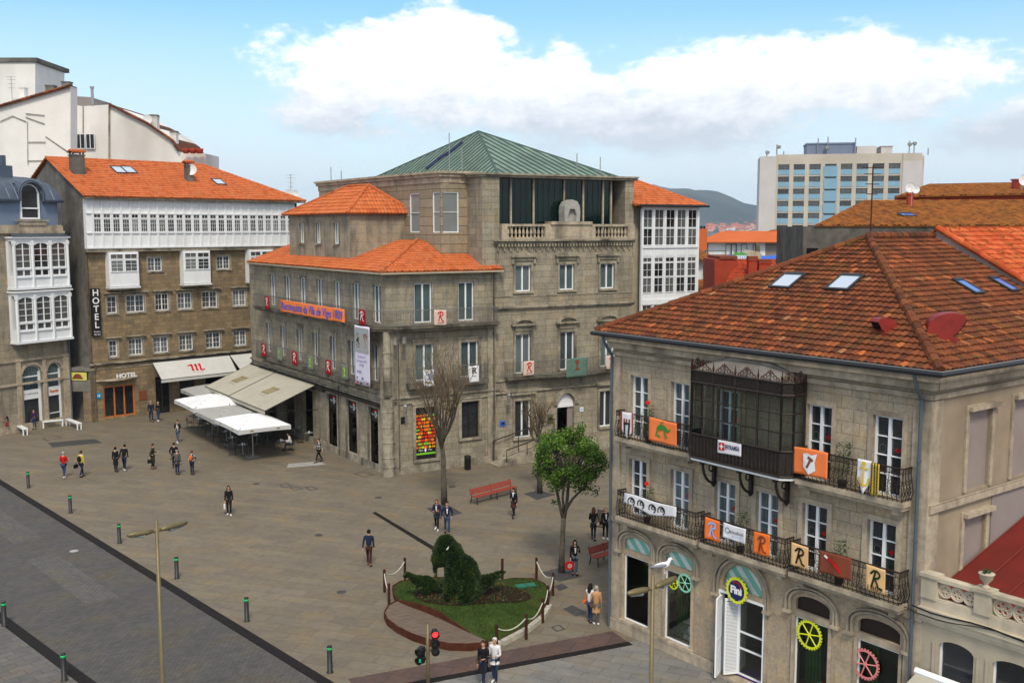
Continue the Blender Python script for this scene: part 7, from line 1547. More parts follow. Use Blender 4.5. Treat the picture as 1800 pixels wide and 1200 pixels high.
mb = MB(); put_text(mb,'Fini',.36,lambda x,z:DH.P(6.52+x,.21,3.42+z),bold=.02,fit=.5); mb.build('lettering',M['white_ink'],t); mb = MB(); mb.ribbon(arc(0,.0,.26,.30,20,120,8),.05,lambda x,z:DH.P(6.52+x,.212,3.42+z)); mb.build('red_swoosh',M['red_ink'],t)
M['canvas_grey_white'] = worn('off_white_canvas',(.52,.52,.50),.05,.9,1.5,dirt=((.3,.3,.28),.3))
# ---------------------------------------------------------------- awnings and parasols of the cafe
def awning(label,fr,s0,s1,zt,zb,off,mt,logo,edge='signal_black'):
 t = thing('awning',label,'awning',fr.P((s0+s1)/2,.1,zt)); mb = MB(); mb.prism([fr.P(s0,.3,zt),fr.P(s0,off,zb),fr.P(s1,off,zb),fr.P(s1,.3,zt)],(0,0,-.02)); mb.build('canopy',M[mt],t)
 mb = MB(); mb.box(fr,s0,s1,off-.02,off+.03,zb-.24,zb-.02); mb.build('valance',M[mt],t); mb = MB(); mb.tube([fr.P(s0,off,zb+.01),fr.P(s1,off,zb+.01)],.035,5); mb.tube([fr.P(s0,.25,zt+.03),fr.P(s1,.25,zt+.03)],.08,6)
 for s in (s0+.02,s1-.02):mb.tube([fr.P(s,.25,zt),fr.P(s,off,zb)],.03,4); mb.tube([fr.P(s,.1,zb-.3),fr.P(s,off-.1,zb-.02)],.025,4)
 mb.build('frame',M[edge],t); L = sqrt((off-.3)**2+(zt-zb)**2)
 def fn(x,y,lift=.02):k = .5-y/L; return fr.P((s0+s1)/2+x,.3+(off-.3)*k,zt+(zb-zt)*k+lift)
 mb = MB(); c = 1.25 if L>3 else.95
 for i in range(3):x = (-.40+i*.40)*c; sl_ = .16*c if logo!='red_ink' else.05*c; mb.ribbon([(x-sl_,-.34*c),(x+sl_,.26*c)],.19*c,fn); mb.ribbon([(x+sl_-.16*c,.24*c),(x+sl_+.05*c,.36*c)],.13*c,fn); mb.ribbon([(x-sl_,-.38*c),(x-sl_+.14*c,-.30*c)],.10*c,fn)
 if logo=='red_ink':mb.ribbon([(-.75*c,.25*c),(-.40*c,.36*c)],.12*c,fn); mb.ribbon([(.45*c,-.40*c),(.75*c,-.28*c)],.12*c,fn)
 for i in range(5):q = (-.44+i*.22)*c; mb.face([fn(q+.045*c*cos(a*pi/3),-.58*c+.04*c*sin(a*pi/3)) for a in range(6)])
 mb.build('printed_m',M[logo],t); return t
awning('white awning with a red blackletter m over the shop beside the hotel entrance',HF,5.3,12.55,4.5,3.15,1.75,'canvas_grey_white','red_ink')
awning('white awning in the inner corner between hotel and cultural centre',HF,12.65,18.2,4.5,3.1,2.3,'canvas_grey_white','red_ink')
awning('large beige awning with a gold m, nearest over the cafe terrace',CL,-18.7,-10.9,4.6,3.05,4.2,'canvas_beige','gold_ink'); awning('smaller beige awning with a gold m at the far end of the cafe terrace',CL,-24.6,-18.8,4.6,3.05,4.15,'canvas_beige','gold_ink')
def parasol(label,s0,s1,o0,o1,z,mt):
 sc,oc = (s0+s1)/2,(o0+o1)/2; t = thing('parasol',label,'parasol',CL.P(sc,oc,0),group='square parasols of the cafe terrace'); mb = MB(); P = CL.P; n = 8
 def H(a,b):return z+.62*(1-max(abs(a),abs(b)))**.9-.07*(1-abs(abs(a)-abs(b)))*max(abs(a),abs(b))*0+.0
 for i in range(n):
  for j in range(n):
   q = [(-1+2*(i+di)/n,-1+2*(j+dj)/n) for di,dj in ((0,0),(1,0),(1,1),(0,1))]; mb.face([P(sc+a*(s1-s0)/2,oc-b*(o1-o0)/2,H(a,b)) for a,b in q])
 mb.weld().build('canopy',M[mt],t); mb = MB()
 for a,b in (((s0,o0),(s1,o0)),((s1,o0),(s1,o1)),((s1,o1),(s0,o1)),((s0,o1),(s0,o0))):
  for k in range(6):
   u,v = k/6,(k+1)/6; A = (a[0]+(b[0]-a[0])*u,a[1]+(b[1]-a[1])*u); B = (a[0]+(b[0]-a[0])*v,a[1]+(b[1]-a[1])*v); d1,d2 = .05*sin(pi*u),.05*sin(pi*v); mb.face([P(A[0],A[1],z),P(A[0],A[1],z-.31+d1),P(B[0],B[1],z-.31+d2),P(B[0],B[1],z)])
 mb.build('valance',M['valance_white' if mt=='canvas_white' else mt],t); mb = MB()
 for a,b,sg in ((s0,s1,1),):
  for k in (.25,.75):mb.box(CL,s0+(s1-s0)*k-.12,s0+(s1-s0)*k+.12,o1+.003,o1+.012,z-.17,z-.08)
 fr2 = Fr(CL.P(s1,0,0).to_2d(),math.degrees(CL.ang)+90)
 for k in (.25,.75):q = CL.P(s1+.01,o0+(o1-o0)*k,z-.17); mb.box(Fr(q.to_2d(),math.degrees(CL.ang)+90),-.12,.12,0,.01,z-.17,z-.08)
 mb.build('printed_badge',M['gold_ink'],t)
 mb = MB(); mb.tube([P(sc,oc,0),P(sc,oc,z+.7)],.045,8); mb.box(CL,sc-.4,sc+.4,oc-.4,oc+.4,.0,.10); mb.build('pole',M['steel'],t); mb = MB()
 for a,b in ((-1,-1),(1,-1),(1,1),(-1,1)):mb.tube([P(sc,oc,z+.55),P(sc+a*(s1-s0)/2,oc+b*(o1-o0)/2,z-.02)],.02,4)
 mb.build('ribs',M['steel'],t)
parasol('white square parasol nearest the square, at the right end of the row',-12.8,-7.75,3.5,7.2,2.5,'canvas_white'); parasol('grey square parasol in the middle of the row',-17.3,-12.75,3.45,7.2,2.38,'canvas_grey')
parasol('large white square parasol, second from the hotel side',-22.0,-17.0,3.1,7.4,2.62,'canvas_white'); parasol('greyish square parasol farthest back by the hotel front',-27.2,-22.4,1.4,5.4,2.6,'canvas_grey')
# ---------------------------------------------------------------- street furniture
def rnd_attr(o,rg=random):at = o.data.attributes.new('rnd','FLOAT','FACE'); at.data.foreach_set('value',[rg.random() for _ in o.data.polygons])
def bollards():
 t = thing('bollard',None,'bollard',(0,0,0),group='black bollards with green bands along the road',local=True)
 mb = MB(); mb.lathe((0,0,0),[(.13,0),(.13,.02),(.095,.03),(.095,.84),(.085,.85)],14); mb.lathe((0,0,0),[(.085,.94),(.096,.95),(.09,1.0),(.03,1.02)],14); mb.build('post',M['bollard'],t,True)
 mb = MB(); mb.lathe((0,0,0),[(.099,.85),(.099,.94)],14); mb.build('green_band',M['green_band'],t,True)
 L = [((50,857),'farthest bollard with green band, near the left end of the kerb'),((124,901),'second bollard from the far end of the kerb, below the person in red'),((210,954),'bollard just left of the tall lamp post head'),((311,1016),'bollard just right of the tall lamp post'),((434,1091),'bollard on the plaza kerb midway between lamp post and planted bed'),((580,1181),'nearest bollard on the plaza kerb, bottom centre'),((113,1195),'nearest bollard on the near pavement, bottom left'),((8,1099),'bollard on the near pavement at the left edge')]
 k = kids(t)
 for i,(p,lb) in enumerate(L):
  if i==0:t.location = G(*p); t['label'] = lb
  else:dup(t,G(*p),.3*i,lb,_k=k)
bollards()
def street_lamp(label,x,y,a,b,pole_h):
 t = thing('street_lamp',label,'street lamp',(x,y,0),group='double-armed olive street lamps'); mb = MB(); mb.tube([(x,y,0),(x,y,.5),(x,y,pole_h)],[.085,.068,.052],12); mb.tube([(x,y,0),(x,y,.05)],.2,12); mb.build('pole',M['lamp_metal'],t,True)
 c = Vector((x,y,a.z));
 for e in (a,b):
  mb = MB(); d = (e-c); n = [c+d*k for k in (0,.12,.35,.7,.93,1)]; mb.tube([n[0],n[1]],.045,8); mb.tube(n[1:],[.05,.085,.09,.065,.015],10); o = mb.build('lamp_head',M['lamp_metal'],t,True)
  mb = MB(); mb.tube([c+d*.4-Vector((0,0,.075)),c+d*.85-Vector((0,0,.055))],[.07,.05],8); mb.build('lens',M['pane_matte'],o)
street_lamp('tall olive double-armed street lamp on the near pavement, left',-9.98,28.,G(222,941,7.55),G(330,917,7.55),7.86)
street_lamp('olive double-armed street lamp with a gull on it, in front of the sweet shop',3.69,26.,G(1102,1043,6.6),G(1190,1014,6.6),6.98)
def gull():
 c = G(1166,1003,6.83)+Vector((0,0,0)); c.z = 6.80; t = thing('gull','white and grey gull standing on the right lamp arm','gull',c); R0 =lambda x,z,y=0:c+Vector((x,y,z))
 mb = MB(); mb.tube([R0(-.30,.13),R0(-.16,.17),R0(.0,.19),R0(.10,.22),R0(.15,.30),R0(.17,.36),R0(.20,.37),R0(.235,.36)],[.012,.06,.088,.075,.048,.047,.04,.012],10); mb.build('body',M['white_clean'],t,True)
 for sg in (-1,1):mb = MB(); mb.tube([R0(.07,.22,.06*sg),R0(-.06,.20,.085*sg),R0(-.22,.165,.05*sg),R0(-.38,.13,.02*sg)],[.03,.055,.035,.006],7); mb.build('wing',M['wing_grey'],t,True)
 mb = MB(); mb.tube([R0(.225,.362),R0(.29,.345)],[.014,.005],6); mb.build('beak',M['yellow_ink'],t)
 for y in (-.03,.03):mb = MB(); mb.tube([R0(.02,.12,y),R0(.02,-.02,y)],.009,5); mb.tube([R0(.02,-.02,y),R0(.07,-.02,y)],.012,4); mb.build('leg',M['cloth_pink'],t)
M['wing_grey'] = newmat('gull_wing_grey',(.22,.23,.25),.7)
gull()
def traffic_light():
 x,y = -2.84,33.2; t = thing('traffic_light','traffic light pole showing red for cars and green for walkers, bottom centre','traffic light',(x,y,0)); mb = MB(); mb.tube([(x,y,0),(x,y,2.76)],.062,10); mb.build('pole',M['lamp_metal'],t,True)
 def head(dx,zs,ry,nm,lens):
  f = Fr((x+dx,y),ry); h = part(nm,t,(x+dx,y,zs[-1])); mb = MB()
  for z in zs:mb.tube([f.P(0,-.14,z),f.P(0,.06,z)],[.11,.135],12); mb.tube([f.P(0,.05,z+.01),f.P(0,.2,z-.0)],[.145,.14],12,cap=False)
  mb.box(f,-.09,.09,-.12,.03,zs[-1]-.13,zs[0]+.13); mb.tube([Vector((x,y,zs[0])),f.P(0,-.05,zs[0])],.025,5); mb.tube([Vector((x,y,zs[-1])),f.P(0,-.05,zs[-1])],.025,5); mb.build('housing',M['signal_black'],h)
  for z,m_ in zip(zs,lens):mb = MB(); mb.tube([f.P(0,.061,z),f.P(0,.075,z)],.105,14); mb.build('lens',M[m_],h)
  return f,h
 head(.24,(2.42,2.12,1.84),12,'vehicle_signal',('lamp_red','pane_dark','pane_dark')); f,h = head(-.23,(1.82,1.52),-25,'walker_signal',('pane_dark','signal_black'))
 mb = MB(); P =lambda a,b:f.P(a,.08,1.52+b);
 for s in ([(0,.07),(0,.05)],[(0,.03),(0,-.02)],[(0,-.02),(-.035,-.08)],[(0,-.02),(.035,-.08)],[(-.04,-.01),(0,.03),(.045,.0)]):mb.ribbon(s,.022,P)
 mb.build('green_walker',M['lamp_green'],h)
traffic_light()
def bench(label,p,q,back=1):
 a,b = G(*p),G(*q); L = (b-a).length; ang = math.degrees(atan2(b.y-a.y,b.x-a.x)); f = Fr((a.x,a.y),ang); t = thing('bench',label,'bench',a,group='red slatted benches');
 for n,(o,z0) in enumerate(((0,.44),)):
  mb = MB()
  for i in range(3):mb.box(f,0,L,.08+i*.14,.20+i*.14,.43,.465)
  mb.build('seat',M['bench_wood'],t)
 mb = MB()
 for i in range(3):z = .52+i*.11; mb.prism([f.P(.0,-.02-i*.03,z),f.P(L,-.02-i*.03,z),f.P(L,-.045-i*.03,z+.09),f.P(0,-.045-i*.03,z+.09)],Vector((f.o.x,f.o.y,0))*.03)
 mb.build('backrest',M['bench_wood'],t)
 for s in (.08,L/2,L-.08):
  mb = MB(); mb.tube([f.P(s,.50,0),f.P(s,.47,.42)],.028,6); mb.tube([f.P(s,-.06,0),f.P(s,.02,.42),f.P(s,-.14,.86)],.028,6); mb.tube([f.P(s,.5,.42),f.P(s,.0,.42)],.025,6); mb.build('leg',M['black_iron'],t)
bench('long red slatted bench standing free in the square beside a woman in black',(827,885),(899,866)); bench('red slatted bench cut off by the edge of the corner house',(1036,993),(1088,976))
def litter(label,p,h=.95,mt='bollard'):
 c = G(*p); t = thing('litter_bin',label,'bin',c); mb = MB(); mb.lathe(c,[(.20,.02),(.22,.05),(.22,h*.82),(.235,h*.84),(.235,h*.88)],14); mb.build('body',M[mt],t,True); mb = MB(); mb.lathe(c+Vector((0,0,h*.93)),[(.235,0),(.22,.06),(.1,.10)],14); mb.tube([c+Vector((-.2,0,h*.85)),c+Vector((-.2,0,h*.95))],.02,4); mb.tube([c+Vector((.2,0,h*.85)),c+Vector((.2,0,h*.95))],.02,4); mb.build('lid',M[mt],t,True)
litter('dark round litter bin against the granite front below the dark window',(822,825)); litter('blue pail between the white benches at the shop door',(68,752),.5,'pipe_grey'); litter('brown litter bin beside the pipe of the corner house',(1057,925),1.0,'cornice_dark')
def white_bench(label,p,q):
 a,b = G(*p),G(*q); L = (b-a).length; f = Fr((a.x,a.y),math.degrees(atan2(b.y-a.y,b.x-a.x))); t = thing('white_bench',label,'bench',a,group='white backless benches'); mb = MB(); mb.box(f,0,L,-.2,.2,.46,.54); mb.build('seat',M['white'],t)
 for s in (.02,L-.12):
  for o in (-.18,.10):mb = MB(); mb.box(f,s,s+.1,o,o+.08,0,.459); mb.build('leg',M['white'],t)
white_bench('small white backless bench left of the open shop door',(27,755),(45,765)); white_bench('white backless bench under the right shop window',(74,752),(111,748)); white_bench('white backless bench near the narrow shop with yellow sign',(119,747),(140,755))
def cafe():
 tt = thing('cafe_table',None,'table',(0,0,0),group='round cafe tables',local=True); mb = MB(); mb.lathe((0,0,.72),[(.34,0),(.355,.012),(.34,.025)],18); mb.build('tabletop',M['table_grey'],tt); mb = MB(); mb.tube([(0,0,.03),(0,0,.72)],.03,8)
 for k in range(4):a = k*pi/2+.4; mb.tube([(0,0,.1),(.26*cos(a),.26*sin(a),.02)],.02,5)
 mb.build('pedestal',M['steel'],tt); mb = MB(); mb.box(LF,-.05,.03,-.04,.04,.746,.86); mb.tube([(.12,.05,.746),(.12,.05,.82)],.035,8); mb.build('napkin_holder',M['white_clean'],tt)
 ch = thing('cafe_chair',None,'chair',(0,0,0),group='dark metal cafe chairs',local=True); mb = MB()
 for x in (-.2,.2):mb.tube([(x,-.2,0),(x,-.2,.62)],.014,5); mb.tube([(x,.22,0),(x,.2,.45),(x,.26,.82)],.014,5); mb.tube([(x,-.2,.62),(x,.24,.64)],.016,5)
 mb.build('frame',M['chair_metal'],ch); mb = MB(); mb.box(LF,-.21,.21,-.20,.22,.43,.455); mb.build('seat',M['chair_metal'],ch); mb = MB()
 for z in (.56,.66,.76):mb.box(LF,-.2,.2,-.27,-.25,z,z+.06)
 mb.build('backrest',M['chair_metal'],ch)
 kt,kc = kids(tt),kids(ch); first = [1,1]; rg = random.Random(5)
 def tab(p,lb,nc,clb,angs):
  c = p
  if first[0]:tt.location = c; tt['label'] = lb; first[0] = 0
  else:dup(tt,c,rg.uniform(0,3),lb,_k=kt)
  for i in range(nc):
   a = R(angs[i]); q = c+Vector((cos(a),sin(a),0))*.72; rz = a-pi/2+pi
   rz = atan2(q.y-c.y,q.x-c.x)-pi/2
   if first[1]:ch.location = q; ch.rotation_euler = (0,0,rz); ch['label'] = clb; first[1] = 0
   else:dup(ch,q,rz,clb,_k=kc)
 sh = 'dark metal cafe chair in the shade under the white parasols'; sh2 = 'metal cafe chair at the tables right of the parasols'
 for p,lb in (((427,799),'round cafe table nearest the square at the parasol edge'),((409,786),'round cafe table, second from the front along the parasol edge'),((398,775),'round cafe table, third from the front along the parasol edge'),((383,764),'round cafe table, farthest visible along the parasol edge')):tab(G(*p),lb,3,'dark metal cafe chair at the '+lb.replace('round cafe ',''),(100,200,320))
 for p in ((452,782),(440,770),(425,760),(410,752),(470,775),(455,762),(350,752),(362,745)):tab(G(*p),'round cafe table deep in the shade under the parasols',3,sh,(60,180,300))
 for p,lb in (((494,792),'round cafe table with cups beside the seated person in white'),((544,777),'round cafe table near the shop door with two chairs'),((527,768),'round cafe table in the shadow below the beige awning')):tab(G(*p),lb,2,sh2,(205,20) if p[0]!=494 else (190,-8))
M['table_grey'] = newmat('table_grey',(.30,.31,.33),.35,.4); M['chair_metal'] = newmat('dark_chair_metal',(.05,.053,.058),.45,.4)
cafe()
# ---------------------------------------------------------------- trees
def bare_tree(label,base,h,spread,lean,seed,fork=.52,top=1.0,thick=.13,nb=7):
 rg = random.Random(seed); t = thing('bare_tree',label,'tree',base,group='bare pollarded trees'); mb = MB(); b = Vector(base); Z =lambda x,y,z:b+Vector((x,y,z)); fz = h*fork
 mb.tube([Z(0,0,0),Z(lean*.1,0,fz*.35),Z(lean*.3+.04,.03,fz*.7),Z(lean*.5,0,fz)],[thick*1.15,thick,thick*.85,thick*.72],10); tw = MB(); leaf = MB()
 def grow(p,d,L,r,lv):
  n = 5; pts = [p]; q = Vector(p); dd = Vector(d)
  for i in range(n):dd = (dd+Vector((rg.uniform(-.16,.16),rg.uniform(-.16,.16),.10 if lv<2 else.04))).normalized(); q = q+dd*L/n; pts.append(Vector(q))
  rr = [r*(1-.55*i/n) for i in range(n+1)]; (mb if lv==0 else tw).tube(pts,rr,6 if lv==0 else (4 if lv==1 else 3))
  if lv>=3:
   if rg.random()<.5:k = pts[-1]; w = Vector((rg.uniform(-1,1),rg.uniform(-1,1),rg.uniform(-1,1)))*.045; leaf.face([k,k+w,k+w.yzx])
   return
  m = (6,5,4)[lv]
  for j in range(m):
   i = rg.randint(1 if lv else 2,n); a = rg.uniform(0,6.28); s = Vector((cos(a),sin(a),rg.uniform(.1,1.0))); grow(pts[i],(dd*.7+s*.75).normalized(),L*rg.uniform(.38,.62),rr[i]*.6,lv+1)
 for k in range(nb):
  a = k*2*pi/nb+rg.uniform(-.3,.3); s = spread*rg.uniform(.4,1.0); top_ = h*top*rg.uniform(.8,1); d = Vector((cos(a)*s,sin(a)*s,top_-fz)); z0 = fz*rg.uniform(.80,1); p = Z(lean*.5*z0/fz,0,z0); grow(p,d.normalized(),d.length*.72,thick*.42,0)
 mb.build('trunk',M['bark'],t,True); tw.build('twigs',M['twig'],t); o = leaf.build('dry_leaves',M['pot_soil'],t)
M['pot_soil'] = newmat('dry_brown_leaves',(.10,.055,.02),.9)
bare_tree('tall bare pollarded tree with upright twigs in front of the cultural centre',G(781,886),9.6,2.9,-.25,4,.40,1.0,.17,10)
bare_tree('smaller bare tree behind the round green tree, before the museum',G(949,866),6.3,1.6,-.3,9,.55,1.0,.16,6)
def green_tree():
 base = G(987,1005); t = thing('green_tree','round-crowned tree in fresh green leaf with forked trunk','tree',base); rg = random.Random(21); mb = MB(); b = base; Z =lambda x,y,z:b+Vector((x,y,z))
 mb.tube([Z(0,0,0),Z(.02,0,.9),Z(.05,0,1.9),Z(.08,0,2.6)],[.17,.13,.12,.12],10)
 cc = Z(.38,0,5.35); RX,RZ = 1.62,1.42; tips = []
 def limb(pts,r):mb.tube(pts,[r*(1-.5*i/(len(pts)-1)) for i in range(len(pts))],7)
 for a_,pts,r in ((0,[Z(.08,0,2.5),Z(-.10,.05,3.2),Z(-.3,.1,4.2),Z(-.4,.1,5.2)],.09),(0,[Z(.08,0,2.5),Z(.22,0,3.2),Z(.30,0,4.2),Z(.45,0,5.6)],.10),(0,[Z(.16,0,2.95),Z(.5,-.1,3.55),Z(1.05,-.1,4.1),Z(1.25,-.1,4.9)],.07),(0,[Z(.12,0,2.8),Z(.02,-.2,3.6),Z(.1,-.3,4.6),Z(.2,-.3,5.5)],.07)):limb(pts,r)
 tw = MB(); cl = []
 for k in range(170):
  while 1:
   v = Vector((rg.uniform(-1,1),rg.uniform(-1,1),rg.uniform(-1,1)))
   if.25<v.length<1:break
  v = v.normalized()*(v.length**.45); lump = 1+.13*sin(v.x*5+1)*cos(v.y*4)+.10*sin(v.z*6+v.x*3); c = cc+Vector((v.x*RX*lump,v.y*RX*lump,v.z*RZ*lump))
  if v.z<-.55 and rg.random()<.55:continue
  cl.append((c,rg.uniform(.24,.42),v))
  if k%2==0:s = cc+Vector((-.0,0,-.9)); tw.tube([s.lerp(c,.15),s.lerp(c,.6)+Vector((0,0,.1)),c],[.03,.018,.008],4)
 cl += [(Z(-.32,.0,3.35),.22,Vector((0,0,-1))),(Z(1.5,-.1,3.9),.3,Vector((1,0,-1)))]
 lf = MB(); vals = []
 for c,r,v in cl:
  tone = rg.uniform(-.15,.2)
  for j in range(int(95*(r/.33)**2)):
   d = Vector((rg.gauss(0,1),rg.gauss(0,1),rg.gauss(0,.8))); d = d.normalized()*r*rg.random()**.5; p = c+d; n = Vector((rg.gauss(0,1),rg.gauss(0,1),rg.gauss(.6,1))).normalized(); u = n.orthogonal().normalized()*rg.uniform(.035,.06); w = n.cross(u)*.8
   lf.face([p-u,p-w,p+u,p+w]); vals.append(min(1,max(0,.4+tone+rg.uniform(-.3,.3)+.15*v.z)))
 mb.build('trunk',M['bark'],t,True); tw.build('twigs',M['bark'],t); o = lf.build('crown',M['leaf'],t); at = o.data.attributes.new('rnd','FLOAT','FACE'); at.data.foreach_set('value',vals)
green_tree()
# ---------------------------------------------------------------- planted bed with topiary dinosaurs
BO = [(692,1050),(690,1036),(704,1026),(740,1020),(785,1019),(830,1024),(862,1027),(900,1021),(935,1021),(957,1030),(966,1046),(960,1068),(947,1088),(925,1106),(900,1120),(876,1132),(856,1136),(838,1129),(806,1113),(776,1098),(748,1086),(716,1074),(699,1066)]
BE = [.22,.15,.12,.12,.12,.12,.12,.12,.12,.12,.12,.12,.12,.14,.14,.14,.10,.16,.34,.48,.50,.40,.28]
BG = [G(*p) for p in BO]; BC = G(826,1064)
def bed_h(p):
 d = Vector((p.x-BC.x,p.y-BC.y)); n = len(BG); best = 0
 for i in range(n):
  a = (BG[i]-BC).to_2d(); b = (BG[(i+1)%n]-BC).to_2d(); den = a.x*b.y-a.y*b.x
  s = (d.x*b.y-d.y*b.x)/den; q = (a.x*d.y-a.y*d.x)/den
  if s>=-1e-6 and q>=-1e-6:r = s+q; e = (BE[i]*s+BE[(i+1)%n]*q)/max(r,1e-6); r = min(1,r); return e+(.50-e)*(1-r*r)
 return.3
def planted_bed():
 t = thing('planted_bed','wave-shaped grass mound with rusty steel edge and curved wooden deck','planted bed',BC); n = len(BG); K = 8; mb = MB()
 R_ = [[Vector((BC.x+(g.x-BC.x)*k/K,BC.y+(g.y-BC.y)*k/K,0)) for g in BG] for k in range(K+1)]
 for row in R_:
  for p in row:p.z = bed_h(p) if (p-Vector((BC.x,BC.y,0))).length>1e-4 else.5
 for i,g in enumerate(BG):R_[K][i].z = BE[i]
 for k in range(K):
  for i in range(n):
   j = (i+1)%n
   if k==0:mb.face([R_[0][i],R_[1][i],R_[1][j]])
   else:mb.face([R_[k][i],R_[k+1][i],R_[k+1][j],R_[k][j]])
 mb.weld(3).build('lawn',M['lawn'],t,True)
 rg = random.Random(2); gb = MB()
 for _ in range(9000):
  i = rg.randrange(n); a,b = rg.random()**.5,rg.random(); p = BC.lerp(BG[i].lerp(BG[(i+1)%n],b),a*.99); z = bed_h(p); w = rg.uniform(0,6.28); u = Vector((cos(w),sin(w),0))*.02; q = Vector((p.x,p.y,z-.01)); gb.face([q-u,q+u,q+Vector((rg.uniform(-.03,.03),rg.uniform(-.03,.03),rg.uniform(.05,.09)))])
 o = gb.build('grass_blades',M['grass_blade'],t); rnd_attr(o,rg); o['kind'] = 'stuff'
 mb = MB()
 for i in range(n):
  j = (i+1)%n; a,b = BG[i],BG[j]; za,zb = BE[i]+.04,BE[j]+.04; out = Vector((a.x-BC.x,a.y-BC.y,0)).normalized()*.025; ou2 = Vector((b.x-BC.x,b.y-BC.y,0)).normalized()*.025
  A0,B0 = Vector((a.x,a.y,0)),Vector((b.x,b.y,0)); up =lambda v,z:Vector((v.x,v.y,z)); mb.face([A0+out,B0+ou2,up(B0+ou2,zb),up(A0+out,za)]); mb.face([up(A0+out,za),up(B0+ou2,zb),up(B0-ou2,zb),up(A0-out,za)]); mb.face([B0-ou2,A0-out,up(A0-out,za),up(B0-ou2,zb)])
 mb.build('steel_edge',M['corten'],t)
 # bare soil patch with small plants, follows the mound
 S0 = G(822,1062); mb = MB(); m = 28; rr =lambda a:(2.15+.35*cos(2*a)+.25*sin(a*3+1)); rows = []
 for k in range(5):rows.append([Vector((S0.x+rr(2*pi*i/m)*k/4*cos(2*pi*i/m),S0.y+rr(2*pi*i/m)*.72*k/4*sin(2*pi*i/m),0)) for i in range(m)])
 for r_ in rows:
  for p in r_:p.z = bed_h(p)+.035
 for k in range(4):
  for i in range(m):
   j = (i+1)%m; q = [rows[k][i],rows[k+1][i],rows[k+1][j],rows[k][j]]; mb.face(q if k else q[:3])
 mb.build('soil_patch',M['soil'],t); fl = MB(); rd = MB()
 for _ in range(420):
  a = rg.uniform(0,6.28); r = rr(a)*rg.uniform(.45,.97); p = Vector((S0.x+r*cos(a),S0.y+r*.72*sin(a),0)); p.z = bed_h(p)+.04
  for j in range(5):d = Vector((rg.uniform(-1,1),rg.uniform(-1,1),rg.uniform(.4,1.2))).normalized()*rg.uniform(.05,.10); w = d.orthogonal().normalized()*.025; fl.face([p,p+d*.6+w,p+d,p+d*.6-w])
  if rg.random()<.10:rd.lathe(p+Vector((0,0,.08)),[(.01,0),(.03,.015),(.01,.03)],5)
 o = fl.build('small_plants',M['bed_leaf'],t); rnd_attr(o,rg); o['kind'] = 'stuff'; o = rd.build('red_flowers',M['flower_red'],t); o['kind'] = 'stuff'
 # deck
 DP = [(699,1066),(684,1074),(677,1086),(682,1098),(700,1112),(726,1125),(756,1135),(790,1142),(822,1143),(846,1141),(856,1136),(838,1129),(806,1113),(776,1098),(748,1086),(716,1074)]; P = [G(*p) for p in DP]
 mb = MB(); mb.prism([(p.x,p.y,.26) for p in P],(0,0,-.26)); mb.build('deck',M['deck_wood'],t); mb = MB()
 for a,b in zip(P[:10],P[1:11]):
  d = (b-a).normalized(); nn = Vector((d.y,-d.x,0)); mid = (a+b)/2
  if (mid+nn-BC).length<(mid-BC).length:nn = -nn
  mb.prism([a+nn*.01,b+nn*.01,b+nn*.05,a+nn*.05],(0,0,.30))
 mb.build('deck_edge',M['corten'],t)
 # pale stone setts round the right side
 k = 0
 for i in range(11,16):
  a,b = BG[i],BG[i+1]; d = (b-a); L = d.length; m_ = max(1,int(L/.34)); d.normalize(); nn = Vector((d.y,-d.x,0));
  if (a+nn-BC).length<(a-BC).length:nn = -nn
  for q in range(m_):mb = MB(); p = a+(b-a)*(q/m_); w = L/m_-.04; mb.prism([p+nn*.06,p+d*w+nn*.06,p+d*w+nn*.26,p+nn*.26],(0,0,.2)); mb.build('stone_sett',M['pale_sett'],t)
 for px in ((783,0),):pass
 for (u,v) in ((932,1031),(915,1036)):p = G(u,v,.2); mb = MB(); mb.box(Fr((p.x,p.y),20),-.22,.22,-.2,.2,bed_h(p)+.0,bed_h(p)+.06); mb.build('ground_plate',M['hatch_green'],t)
m_ = newmat('deck_boards',(.11,.08,.065),.75); nt_,N_,L_,b_ = nodes(m_); wv = N_('ShaderNodeTexWave'); mp_ = N_('ShaderNodeMapping'); mp_.inputs[2].default_value = (0,0,R(70)); L_(geo(nt_),mp_.inputs[0]); L_(mp_.outputs[0],wv.inputs[0]); wv.inputs['Scale'].default_value = 2.2; wv.inputs['Distortion'].default_value = .3
c_ = mixc(nt_,1.0,ramp(nt_,noise(nt_,mp_.outputs[0],3,5,.6,(6,.6,1)),[(.3,(.105,.075,.055)),(.7,(.20,.155,.125))]),ramp(nt_,wv.outputs[0],[(.0,(.25,.25,.25)),(.12,(1,1,1))]),'MULTIPLY'); L_(c_,b_.inputs['Base Color']); M['deck_wood'] = m_
M['lawn'] = worn('lawn',(.030,.056,.010),.45,.95,1.6,dirt=((.075,.075,.022),.5)); M['grass_blade'] = leafmat('grass_blades',(.018,.042,.006),(.034,.066,.010),(.08,.10,.025)); M['bed_leaf'] = leafmat('bed_plants',(.02,.035,.012),(.04,.06,.018),(.08,.09,.04))
M['pale_sett'] = worn('pale_sett',(.42,.39,.33),.2,.9,5); M['hatch_green'] = newmat('green_plate',(.02,.14,.09),.6)
planted_bed()
